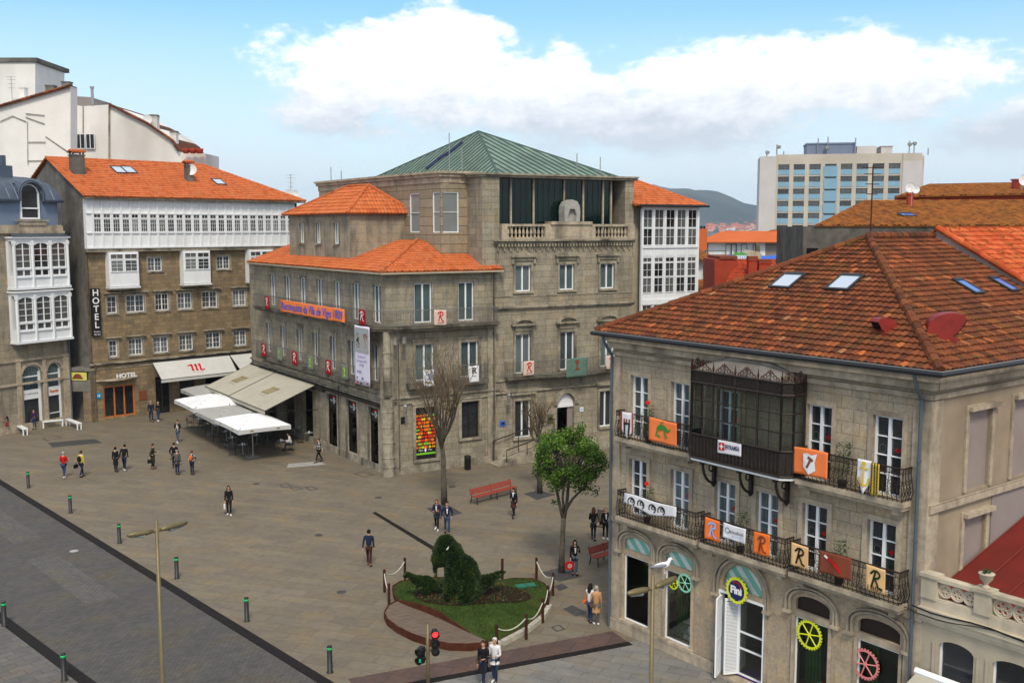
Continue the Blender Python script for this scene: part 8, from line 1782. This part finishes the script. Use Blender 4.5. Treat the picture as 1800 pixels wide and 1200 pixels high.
def rope_posts():
 t = thing('rope_post',None,'post',(0,0,0),group='dark wooden rope posts round the planted bed',local=True); mb = MB(); mb.tube([(0,0,0),(0,0,1.0)],.06,8); mb.lathe((0,0,1.0),[(.062,0),(.062,.02),(.03,.04)],8); mb.build('post',M['post_wood'],t); k = kids(t)
 P = [((676,1040),'rope post at the left corner behind the baby dinosaur'),((712,1018),'rope post behind the left end of the bed'),((684,1066),'rope post at the left end beside the deck'),((883,1020),'rope post behind the tip of the dinosaur tail'),((943,1018),'rope post behind the right end of the bed'),((972,1046),'rope post at the right end below the tree grate'),((963,1070),'rope post on the right side, second from the tree'),((954,1094),'rope post on the right side above the stone setts'),((925,1123),'rope post second from the front by the stone setts'),((873,1142),'nearest rope post at the front tip of the bed')]
 W = []
 for i,(p,lb) in enumerate(P):
  q = G(*p); W.append(q)
  if i==0:t.location = q; t['label'] = lb
  else:dup(t,q,0,lb,_k=k)
 for (i,j,lb) in ((0,1,'white rope sagging between the two left rear posts'),(0,2,'white rope at the far left of the bed'),(4,5,'white rope beside the green tree grate'),(5,6,'short white rope at the right end of the bed'),(6,7,'white rope on the right side of the bed, middle'),(7,8,'white rope above the stone setts, second from front'),(8,9,'white rope between the two front posts')):
  a,b = W[i]+Vector((0,0,.88)),W[j]+Vector((0,0,.88)); r = thing('rope',lb,'rope',(a+b)/2,group='white ropes round the planted bed'); sg = .12*(b-a).length+.08; mb = MB(); mb.tube([a.lerp(b,s/10)-Vector((0,0,sg*4*(s/10)*(1-s/10))) for s in range(11)],.022,5); mb.build('strand',M['rope'],r)
rope_posts()
def topiary(name,label,base,chains,vox,nleaf,lsize,seed,eye=None):
 t = thing(name,label,'topiary',base); mb = MB(); sc = .0242
 for ch in chains:
  P = [(Vector((x*1.0,y,z)),r) for x,y,z,r in ch]
  for (a,ra),(b,rb) in zip(P[:-1],P[1:]):
   n = max(2,int((b-a).length/(min(ra,rb)*.45)))
   for i in range(n+1):q = a.lerp(b,i/n); r = ra+(rb-ra)*i/n; mb.lathe(Vector(base)+q,[(r*sin(pi*k/8)+1e-4,-r*cos(pi*k/8)) for k in range(9)],12)
 o = mb.build('tmp',M['topiary_core'],t); md = o.modifiers.new('r','REMESH'); md.mode = 'VOXEL'; md.voxel_size = vox; bpy.context.view_layer.update()
 me = bpy.data.meshes.new_from_object(o.evaluated_get(bpy.context.evaluated_depsgraph_get())); bpy.data.objects.remove(o)
 b = bpy.data.objects.new('body',me); COL.objects.link(b); b.parent = t; me.materials.clear(); me.materials.append(M['topiary_core'])
 rg = random.Random(seed);import mathutils.noise as mn
 for v in me.vertices:v.co += v.normal*(.05*mn.noise(v.co*3.2)+.025*mn.noise(v.co*9))
 me.polygons.foreach_set('use_smooth',[True]*len(me.polygons)); lf = MB(); V = []; ps = list(me.polygons); ar = [p.area for p in ps]; pick = rg.choices(ps,ar,k=nleaf)
 for p in pick:
  c = p.center+Vector((rg.uniform(-1,1),rg.uniform(-1,1),rg.uniform(-1,1)))*vox*.6; n = (p.normal+Vector((rg.gauss(0,.5),rg.gauss(0,.5),rg.gauss(0,.5)))).normalized(); s = lsize*rg.uniform(.6,1.3); u = n.orthogonal().normalized()*s*.4
  lf.face([c-u,c+u,c+n*s]); V.append(min(1,max(0,.45+.5*mn.noise(c*2.3)+rg.uniform(-.3,.3))))
 lf.v = [v+Vector(base) for v in lf.v]; o = lf.build('leaves',M['topiary'],t); at = o.data.attributes.new('rnd','FLOAT','FACE'); at.data.foreach_set('value',V)
 if eye:mb = MB(); e = Vector(base)+Vector(eye); mb.prism([e,e+Vector((.05,0,.04)),e+Vector((.12,0,.14)),e+Vector((.10,0,.03)),e+Vector((.04,0,-.03))],(0,-.03,0)); mb.build('eye',M['white_clean'],t)
b0 = G(820,1052,.42)
topiary('topiary_dinosaur','large dark green clipped topiary dinosaur sitting upright with drooping horned muzzle',b0,[[(-.84,0,2.34,.40),(-.96,-.02,2.10,.40),(-1.12,-.05,1.80,.30),(-1.12,-.05,1.66,.24)],[(-1.30,-.05,1.66,.07),(-1.32,-.05,1.3,.065),(-1.27,-.05,.98,.035)],[(-.84,0,2.34,.40),(-.60,0,2.02,.42),(-.42,0,1.55,.48),(-.12,0,1.30,.56)],[(-.42,0,1.5,.42),(-.40,0,.95,.50),(-.36,0,.45,.56)],[(-.15,0,1.25,.48),(.05,0,.85,.56),(.08,0,.4,.62)],[(-.62,-.30,1.2,.22),(-.68,-.36,.6,.22),(-.70,-.40,.05,.22)],[(-.5,.35,.9,.25),(-.55,.4,.05,.22)],[(.05,-.45,.55,.40),(-.05,-.58,.2,.30),(-.18,-.66,.02,.22)],[(.3,.05,.5,.42),(.62,.1,.62,.30),(.95,.15,.80,.19),(1.3,.2,.98,.11),(1.64,.22,1.10,.035)],[(-.66,-.28,1.35,.13),(-.78,-.42,1.12,.09),(-.82,-.45,1.0,.06)]],.05,30000,.07,3,(-.82,-.42,2.30))
b1 = G(750,1052,.33)
topiary('topiary_dinosaur','small green topiary baby dinosaur leaning forward left of the large one',b1,[[(-.92,0,1.00,.06),(-.78,0,1.06,.12),(-.62,0,.98,.13),(-.45,0,.87,.16),(-.25,0,.80,.20),(.02,0,.74,.23),(.26,0,.60,.19),(.5,0,.44,.10),(.75,0,.30,.035)],[(.0,-.1,.55,.17),(.02,-.14,.25,.10),(-.04,-.16,0,.08)],[(.05,.12,.55,.16),(.1,.14,.0,.08)],[(-.34,-.12,.66,.06),(-.42,-.16,.5,.04),(-.46,-.17,.40,.03)]],.03,10000,.045,4)
# ---------------------------------------------------------------- people
SK = [newmat('skin_%d'%i,c,.6) for i,c in enumerate(((.48,.27,.18),(.40,.21,.13),(.55,.33,.24)))]
PC = {k:worn('cloth_'+k,c,.12,.9,6) for k,c in dict(black=(.012,.012,.014),navy=(.016,.022,.05),red=(.42,.012,.012),jeans=(.03,.05,.10),denim=(.07,.10,.16),grey=(.09,.085,.08),olive=(.035,.034,.022),tan=(.42,.23,.11),white=(.62,.62,.63),yellow=(.50,.40,.05),darkred=(.10,.012,.014),purple=(.05,.02,.06),brown=(.10,.05,.03),orange=(.55,.11,.02),beige=(.34,.27,.19),maroon=(.05,.02,.018)).items()}
PH = {k:newmat('hair_'+k,c,.7) for k,c in dict(black=(.012,.009,.008),brown=(.05,.025,.014),auburn=(.14,.04,.018),grey=(.30,.29,.28),white=(.55,.54,.52),light=(.22,.14,.08)).items()}
m_ = newmat('patterned_cloth',(.1,.1,.1),.9); nt_,N_,L_,b_ = nodes(m_); L_(ramp(nt_,noise(nt_,geo(nt_),11,2,.5),[(.47,(.012,.012,.02)),(.53,(.55,.55,.58))],'CONSTANT'),b_.inputs['Base Color']); PC['pattern'] = m_
def skin_obj(name,V,E,Rr,mat,parent,sub=1):
 me = bpy.data.meshes.new(name); me.from_pydata(V,E,[]); o = bpy.data.objects.new(name,me); COL.objects.link(o); o.parent = parent; me.materials.append(mat)
 md = o.modifiers.new('skin','SKIN'); md.use_smooth_shade = True
 sv = me.skin_vertices[0].data
 for i,r in enumerate(Rr):sv[i].radius = r if hasattr(r,'__len__') else (r,r); sv[i].use_root = (i==0)
 s = o.modifiers.new('sub','SUBSURF'); s.levels = sub; s.render_levels = sub; return o
class Sk:
 def __init__(s):s.V = []; s.E = []; s.R = []
 def add(s,p,r,prev=None):
  s.V.append(tuple(p)); s.R.append(r); i = len(s.V)-1
  if prev is not None:s.E.append((prev,i))
  return i
ARM = {'down':((.0,.02,-.29),(.02,-.05,-.25)),'swing_f':((.02,-.13,-.26),(.0,-.16,-.20)),'swing_b':((.02,.14,-.25),(.02,.02,-.25)),'bent':((.02,-.03,-.28),(-.08,-.24,.04)),'up':((.03,-.08,-.26),(-.10,-.16,.20)),'pocket':((.07,.06,-.26),(-.05,-.08,-.20)),'out':((.12,-.02,-.25),(.16,-.03,-.18)),'hug':((.02,-.22,-.10),(-.12,-.22,.08)),'back':((.05,.10,-.26),(-.14,.10,-.12))}
def person(label,feet,h=1.72,rz=0.,stride=.0,arms=('down','down'),top='black',legs='black',shoes='black',hair='black',long_hair=False,coat=0.,skirt=0.,sk=0,fem=False,lean=0.,bald=False,bag=None,sit=False,shirt=None,scarf=None,head=(0,0),pack=None,extra=None,loc=None,stout=1.):
 base = loc if loc is not None else G(*feet); S = h/1.75; t = thing('person',label,'person',base,R(rz),local=True); t.scale = (S,S,S); w = (.165 if fem else.185); hw = .085; B = stout
 pz = .50 if sit else.93; py = 0; L =lambda z:-(z-pz)*lean # forward lean, -y is forward
 J = dict(pelvis=(0,py,pz),waist=(0,py+L(pz+.17),pz+.17),chest=(0,py+L(pz+.36),pz+.36),upper=(0,py+L(pz+.49),pz+.49),neck=(0,py+L(pz+.56)-.01,pz+.57),h0=(head[0]*.3,py+L(pz+.63)-.02-head[1]*.3,pz+.635),h1=(head[0]*.7,py+L(pz+.7)-.03-head[1]*.7,pz+.70),h2=(head[0],py+L(pz+.77)-.015-head[1],pz+.775))
 def limbs(sg,st):
  hp = Vector((sg*hw,py,pz-.05))
  if sit:kn = hp+Vector((sg*.05,-.42,.0)); an = kn+Vector((0,-.04,-.40)); toe = an+Vector((0,-.14,-.05)); an.z = .07; toe.z = .03
  else:
   a = st*sg*stride; kn = Vector((sg*hw*1.02,-a*.55-.02-abs(a)*.1,.50)); an = Vector((sg*hw,-a+.02,.085+(.05 if a<-.12 else 0))); toe = an+Vector((sg*.02,-.15,-.05))
   toe.z = .03
  return hp,kn,an,toe
 Lg = {sg:limbs(sg,1) for sg in (-1,1)}
 def arm(sg):
  s0 = Vector((sg*w,J['upper'][1],pz+.465)); k = arms[0 if sg<0 else 1]; (a,b) = ARM[k]; e = s0+Vector((sg*(a[0]+.035),a[1],a[2])); q = e+Vector((sg*b[0],b[1],b[2])); return s0,e,q
 Ar = {sg:arm(sg) for sg in (-1,1)}
 # body: one continuous skin surface with head, hands and feet
 k = Sk(); p0 = k.add(J['pelvis'],(.125*B,.10*B)); p1 = k.add(J['waist'],(.105*B,.085*B),p0); p2 = k.add(J['chest'],(.13*B,.095*B),p1); p3 = k.add(J['upper'],(.11,.075),p2); p4 = k.add(J['neck'],.05,p3); p5 = k.add(J['h0'],(.06,.072),p4); p6 = k.add(J['h1'],(.077,.092),p5); k.add(J['h2'],(.062,.075),p6)
 for sg in (-1,1):
  hp,kn,an,toe = Lg[sg]; a = k.add(hp,.078,p0); b = k.add(kn,.05,a); c = k.add(an,.036,b); k.add(toe,(.036,.025),c)
  s0,e,q = Ar[sg]; a = k.add(s0,.05,p3); b = k.add(e,.036,a); c = k.add(q,.024,b); d = (q-e).normalized(); pm = k.add(q+d*.06,(.036,.018),c); side = Vector((0,1,0)) if abs(d.y)<.8 else Vector((1,0,0))
  for i,(off,ln) in enumerate(((-.026,.062),(-.009,.075),(.009,.070),(.026,.055))):f1 = k.add(q+d*(.085)+side*off,.0095,pm); f2 = k.add(q+d*(.085+ln*.55)+side*off,.0085,f1); k.add(q+d*(.085+ln*.9)+side*off+Vector((-sg*.015,0,0)),.0075,f2)
  th = k.add(q+d*.045-side*.038+Vector((-sg*.01,0,0)),.010,pm); k.add(q+d*.075-side*.052+Vector((-sg*.02,0,0)),.009,th)
 skin_obj('body',k.V,k.E,k.R,SK[sk],t)
 # face: nose, eyes, mouth
 hx,hy,hz = J['h1']; mb = MB(); mb.tube([(hx,hy-.085,hz+.03),(hx,hy-.112,hz-.012),(hx,hy-.088,hz-.022)],[.010,.016,.010],6); mb.build('nose',SK[sk],t)
 mb = MB(); [mb.lathe((hx+sx*.030,hy-.083,hz+.018),[(.002,-.007),(.010,0),(.002,.007)],6) for sx in (-1,1)]; mb.box(LF,hx-.024,hx+.024,-hy+.080,-hy+.088,hz-.052,hz-.043); mb.build('eyes_and_mouth',PH['black'],t)
 mb = MB(); [mb.lathe((hx+sx*.079,hy+.005,hz),[(.002,-.03),(.016,-.01),(.018,.015),(.004,.03)],6,sy=.6) for sx in (-1,1)]; mb.build('ears',SK[sk],t)
 # hair: cap around the crown and nape, open at the face
 if True:
  mb = MB(); c = Vector((hx,hy+.012,hz+.02)); n,m = 14,7; rows = []
  for i in range(m+1):
   ph = pi/2*1.38*i/m; row = []
   for j in range(n):
    a = 2*pi*j/n; fr = max(0,-sin(a)); pe = min(ph,pi/2*(1.38-.78*fr*(1 if not bald else 1.1))); rr = 1.0 if not bald else.9; z = cos(pe)*.118*rr; row.append(c+Vector((cos(a)*sin(pe)*.094,sin(a)*sin(pe)*.108,z+.012)))
   rows.append(row)
  if bald:rows = rows[4:]
  m2 = len(rows)-1
  for i in range(m2):
   for j in range(n):mb.face([rows[i][j],rows[i][(j+1)%n],rows[i+1][(j+1)%n],rows[i+1][j]])
  if long_hair:mb.tube([c+Vector((0,.045,.02)),c+Vector((0,.075,-.10)),c+Vector((0,.085,-.22)),c+Vector((0,.07,-.32))],[.085,.092,.085,.03],8); [mb.tube([c+Vector((sx*.075,0,.03)),c+Vector((sx*.085,.0,-.10)),c+Vector((sx*.08,-.02,-.24))],[.03,.035,.012],6) for sx in (-1,1)]
  mb.weld().build('hair',PH[hair],t,True)
  # clothes
 k = Sk(); a0 = k.add((0,py,pz-.06 if not sit else pz),(.15*B,.12*B)); a1 = k.add(J['waist'],(.135*B,.11*B),a0); a2 = k.add(J['chest'],(.155*B,.12*B),a1); a3 = k.add((J['upper'][0],J['upper'][1],J['upper'][2]+.005),(.145,.10),a2); k.add((J['neck'][0],J['neck'][1],J['neck'][2]+.005),(.078,.072),a3)
 for sg in (-1,1):s0,e,q = Ar[sg]; a = k.add(s0+Vector((0,0,.012)),.074,a3); b = k.add(e,.052,a); k.add(q-(q-e)*.08,.040,b)
 skin_obj('jacket',k.V,k.E,k.R,PC[top],t)
 if coat or skirt:
  z1 = pz-.02; z0 = pz-(coat or skirt); mb = MB(); R1 = .152*B; n = 14; rs = []
  for i in range(6):f = i/5; z = z1+(z0-z1)*f; wx = R1*(1+.12*f)+abs(stride)*.1*f; wy = .122*B*(1+.15*f)+abs(stride)*.5*f; rs.append([Vector((wx*cos(2*pi*j/n)*(1+.04*sin(5*j)*f),py+wy*sin(2*pi*j/n),z)) for j in range(n)])
  for i in range(5):
   for j in range(n):mb.face([rs[i][j],rs[i][(j+1)%n],rs[i+1][(j+1)%n],rs[i+1][j]])
  mb.weld().build('coat_skirt' if coat else 'skirt',PC[top if coat else 'maroon'],t,True)
 k = Sk(); a0 = k.add((0,py,pz-.02),(.135*B,.11*B))
 for sg in (-1,1):hp,kn,an,toe = Lg[sg]; a = k.add(hp,.092*B,a0); m = k.add(hp.lerp(kn,.5),.082,a); b = k.add(kn,.063,m); k.add(an+Vector((0,.0,.02)),.050,b)
 skin_obj('trousers',k.V,k.E,k.R,PC[legs],t)
 for sg in (-1,1):
  hp,kn,an,toe = Lg[sg]; mb = MB(); mb.tube([an+Vector((0,.05,-.03)),an+Vector((0,0,-.035)),toe+Vector((0,0,.012)),toe+Vector((0,-.05,.0))],[.035,.05,.045,.022],8); mb.build('shoe',PC[shoes],t,True)
 if shirt:mb = MB(); c = J['chest']; mb.face([(-.045,c[1]-.128,c[2]+.12),(.045,c[1]-.128,c[2]+.12),(.02,c[1]-.135,c[2]-.16),(-.02,c[1]-.135,c[2]-.16)][::-1]); mb.build('shirt_front',PC[shirt],t)
 if scarf:mb = MB(); q = Vector(J['neck'])-Vector((0,0,.03)); mb.tube([q+Vector((.082*cos(a*pi/5),.078*sin(a*pi/5),0)) for a in range(11)],.032,6); mb.tube([q+Vector((.02,-.09,0)),q+Vector((.03,-.13,-.22))],[.035,.03],6); mb.build('scarf',PC[scarf],t,True)
 if pack:mb = MB(); c = Vector(J['chest']); mb.tube([c+Vector((0,.16,-.22)),c+Vector((0,.19,-.12)),c+Vector((0,.18,.06)),c+Vector((0,.14,.12))],[.10,.13,.12,.06],10); o = mb.build('backpack',PC[pack],t,True)
 if bag:
  kind,col,sg = bag; s0,e,q = Ar[sg]; mb = MB()
  if kind=='hand':c = q+Vector((sg*.03,0,-.30)); mb.box(LF,c.x-.05,c.x+.05,-c.y-.16,-c.y+.16,c.z-.12,c.z+.12); mb.tube([c+Vector((0,-.08,.12)),q+Vector((0,0,-.08)),c+Vector((0,.08,.12))],.012,5)
  if kind=='shop':c = q+Vector((sg*.05,-.02,-.32)); mb.box(LF,c.x-.20,c.x+.20,-c.y-.05,-c.y+.07,c.z-.2,c.z+.16); mb.tube([c+Vector((-.08,0,.16)),q+Vector((0,0,-.06)),c+Vector((.08,0,.16))],.01,4);
  if kind=='shoulder':c = Vector((sg*(w+.07),py+.05,pz+.08)); mb.tube([c+Vector((0,-.12,-.09)),c+Vector((0,0,-.12)),c+Vector((0,.12,-.09))],[.07,.10,.07],8); mb.tube([c+Vector((0,.08,.0)),Vector((sg*w*.75,py+.02,pz+.54)),c+Vector((0,-.08,.0))],.012,5)
  mb.build('bag',PC[col],t)
  if kind=='shop':mb = MB(); mb.ribbon(arc(c.x,c.z-.02,.09,.09,0,360,12),.03,lambda x,z:Vector((x,c.y-.075,z))); mb.ribbon([(c.x-.05,c.z-.02),(c.x+.05,c.z-.02)],.03,lambda x,z:Vector((x,c.y-.075,z))); mb.build('bag_emblem',PC['white'],t)
 if extra:extra(t,Ar,J)
 return t
def cane(t,Ar,J):q = Ar[1][2]; mb = MB(); mb.tube([q+Vector((0,-.02,0)),(q.x+.08,q.y-.1,.02)],.014,5); mb.build('walking_stick',PC['black'],t)
def paper(t,Ar,J):q = Ar[1][2]; mb = MB(); mb.prism([q+Vector((-.02,-.05,-.12)),q+Vector((.02,-.05,-.12)),q+Vector((.03,-.03,.2)),q+Vector((-.01,-.03,.2))],(0,-.02,0)); mb.build('folded_paper',PC['white'],t)
def phone(t,Ar,J):q = Ar[1][2]; mb = MB(); mb.box(LF,q.x-.03,q.x+.03,-q.y+.05,-q.y+.07,q.z,q.z+.12); mb.build('phone',PC['orange'],t)
P = person
P('person in black coat holding red things, standing at the left edge',(10,763),1.7,20,arms=('bent','bent'),top='black',scarf='red',hair='brown',coat=.35,bag=('hand','red',1))
P('person in purple standing in the open shop doorway',(39,748),1.62,10,top='purple',legs='jeans',hair='black',arms=('down','bent'),fem=True,loc=BL.P(-3.45,.12,.02))
P('man in red jacket and jeans walking away',(113,840),1.72,172,.16,('bent','bent'),'red','jeans','white','grey',stout=1.12)
P('person in black and yellow jacket carrying a dark bag',(144,838),1.72,160,.22,('down','out'),'yellow','navy','black','brown',scarf='white',bag=('hand','black',1),fem=True,pack='black')
P('woman in long black coat beside a bowed man in black',(204,829),1.66,175,.05,top='black',legs='black',hair='black',coat=.42,fem=True)
P('man in black leaning toward the woman in a long black coat',(219,827),1.74,190,.28,('down','swing_b'),'black','navy','white','black',lean=.12,head=(-.05,.05))
P('man in olive trench coat standing sideways with a dark case',(269,824),1.72,100,.05,('swing_b','bent'),'olive','olive','brown','brown',coat=.5,bag=('hand','black',-1),lean=.06)
P('person in black coat partly hidden behind the grey coated man',(307,822),1.72,185,.0,('pocket','pocket'),'black','black',hair='brown',stout=1.15,coat=.2)
P('balding man in grey jacket holding hands with a woman with orange backpack',(312,834),1.70,178,.04,('down','out'),'grey','navy','black','grey',bald=True,stout=1.15,coat=.15)
P('woman in patterned jacket with orange backpack',(338,834),1.60,172,.04,('out','down'),'pattern','navy','black','auburn',pack='orange',fem=True)
P('young man in black jacket and white shirt facing the camera, holding paper',(313,778),1.72,-5,.18,('bent','bent'),'black','denim','white','black',shirt='white',extra=paper)
P('man in dark navy clothes walking by the hotel shops',(266,741),1.74,25,.2,('down','down'),'navy','navy','black','grey')
P('man in black with white shoes beside the man in navy',(279,740),1.64,-15,.10,('down','bent'),'black','jeans','white','grey')
P('woman in black with a white bag walking alone, centre left',(403,905),1.68,15,.12,('down','down'),'black','black','white','brown',long_hair=True,bag=('hand','white',-1),fem=True,coat=.12)
P('woman in patterned top and black trousers walking past the shop',(561,812),1.66,-55,.28,('bent','swing_b'),'pattern','black','black','brown',fem=True)
sp = G(512,791)
P('seated person in white shirt at a cafe table',(512,791),1.72,-75,0,('bent','bent'),'white','navy','black','black',sit=True,lean=.25)
P('red-haired woman in navy jacket walking beside a man in navy',(768,931),1.66,-8,.15,('bent','bent'),'navy','black','white','auburn',long_hair=True,fem=True,shirt='white',extra=phone,coat=.15)
P('man in navy jacket and jeans walking toward the camera',(786,938),1.74,8,.2,('pocket','pocket'),'navy','jeans','black','black',shirt='white')
P('man in dark sweater walking away alone across the square',(649,994),1.76,178,.18,('down','swing_b'),'navy','maroon','brown','black')
P('woman in black jacket and short skirt beside the long bench',(903,909),1.66,-30,.16,('bent','down'),'black','black','black','black',long_hair=True,fem=True,skirt=.30,scarf='white')
P('woman with white scarf and pale shoulder bag walking away near the corner house',(1043,949),1.72,170,.22,('down','bent'),'black','navy','black','brown',long_hair=True,fem=True,coat=.2,scarf='white',bag=('shoulder','beige',-1))
P('person in black with a black bag half behind the corner house pipe',(1064,947),1.68,10,.08,('down','bent'),'black','black','white','light',fem=True,shirt='white',bag=('shoulder','black',-1))
P('dark-haired woman with red shopping bag under the green tree',(1010,1010),1.66,10,.06,('down','up'),'black','denim','black','black',long_hair=True,fem=True,coat=.15,shirt='white',bag=('shop','red',-1))
P('woman in white top and jeans with orange bag hugging an older woman',(1037,1093),1.62,140,.06,('hug','hug'),'white','jeans','navy','black',fem=True,bag=('shoulder','orange',1),long_hair=True)
P('grey-haired woman in tan coat being hugged',(1048,1097),1.62,185,.03,('down','bent'),'tan','grey','white','grey',fem=True,coat=.35,bag=('shoulder','brown',1),stout=1.15)
P('woman in black with brown shoulder bag walking arm in arm, bottom centre',(850,1203),1.64,-20,.28,('down','bent'),'black','navy','white','brown',fem=True,coat=.35,bag=('shoulder','brown',-1),loc=G(850,1204))
P('white-haired person in white top with a stick, arm in arm at bottom centre',(868,1195),1.68,-20,.12,('bent','bent'),'white','jeans','white','white',fem=True,coat=.15,extra=cane,loc=G(870,1200))
# ---------------------------------------------------------------- air
def haze():
 m = bpy.data.materials.new('air'); m.use_nodes = True; nt = m.node_tree; nt.nodes.remove(nt.nodes['Principled BSDF']); v = nt.nodes.new('ShaderNodeVolumePrincipled'); v.inputs['Color'].default_value = (.64,.79,1,1); v.inputs['Density'].default_value = .000095; v.inputs['Anisotropy'].default_value = .25
 nt.links.new(v.outputs[0],nt.nodes['Material Output'].inputs['Volume']); mb = MB(); mb.box(LF,-2500,4000,-6200,60,-2,250); o = mb.build('haze',m); o['kind'] = 'stuff'
haze()
scene.cycles.volume_bounces = 1
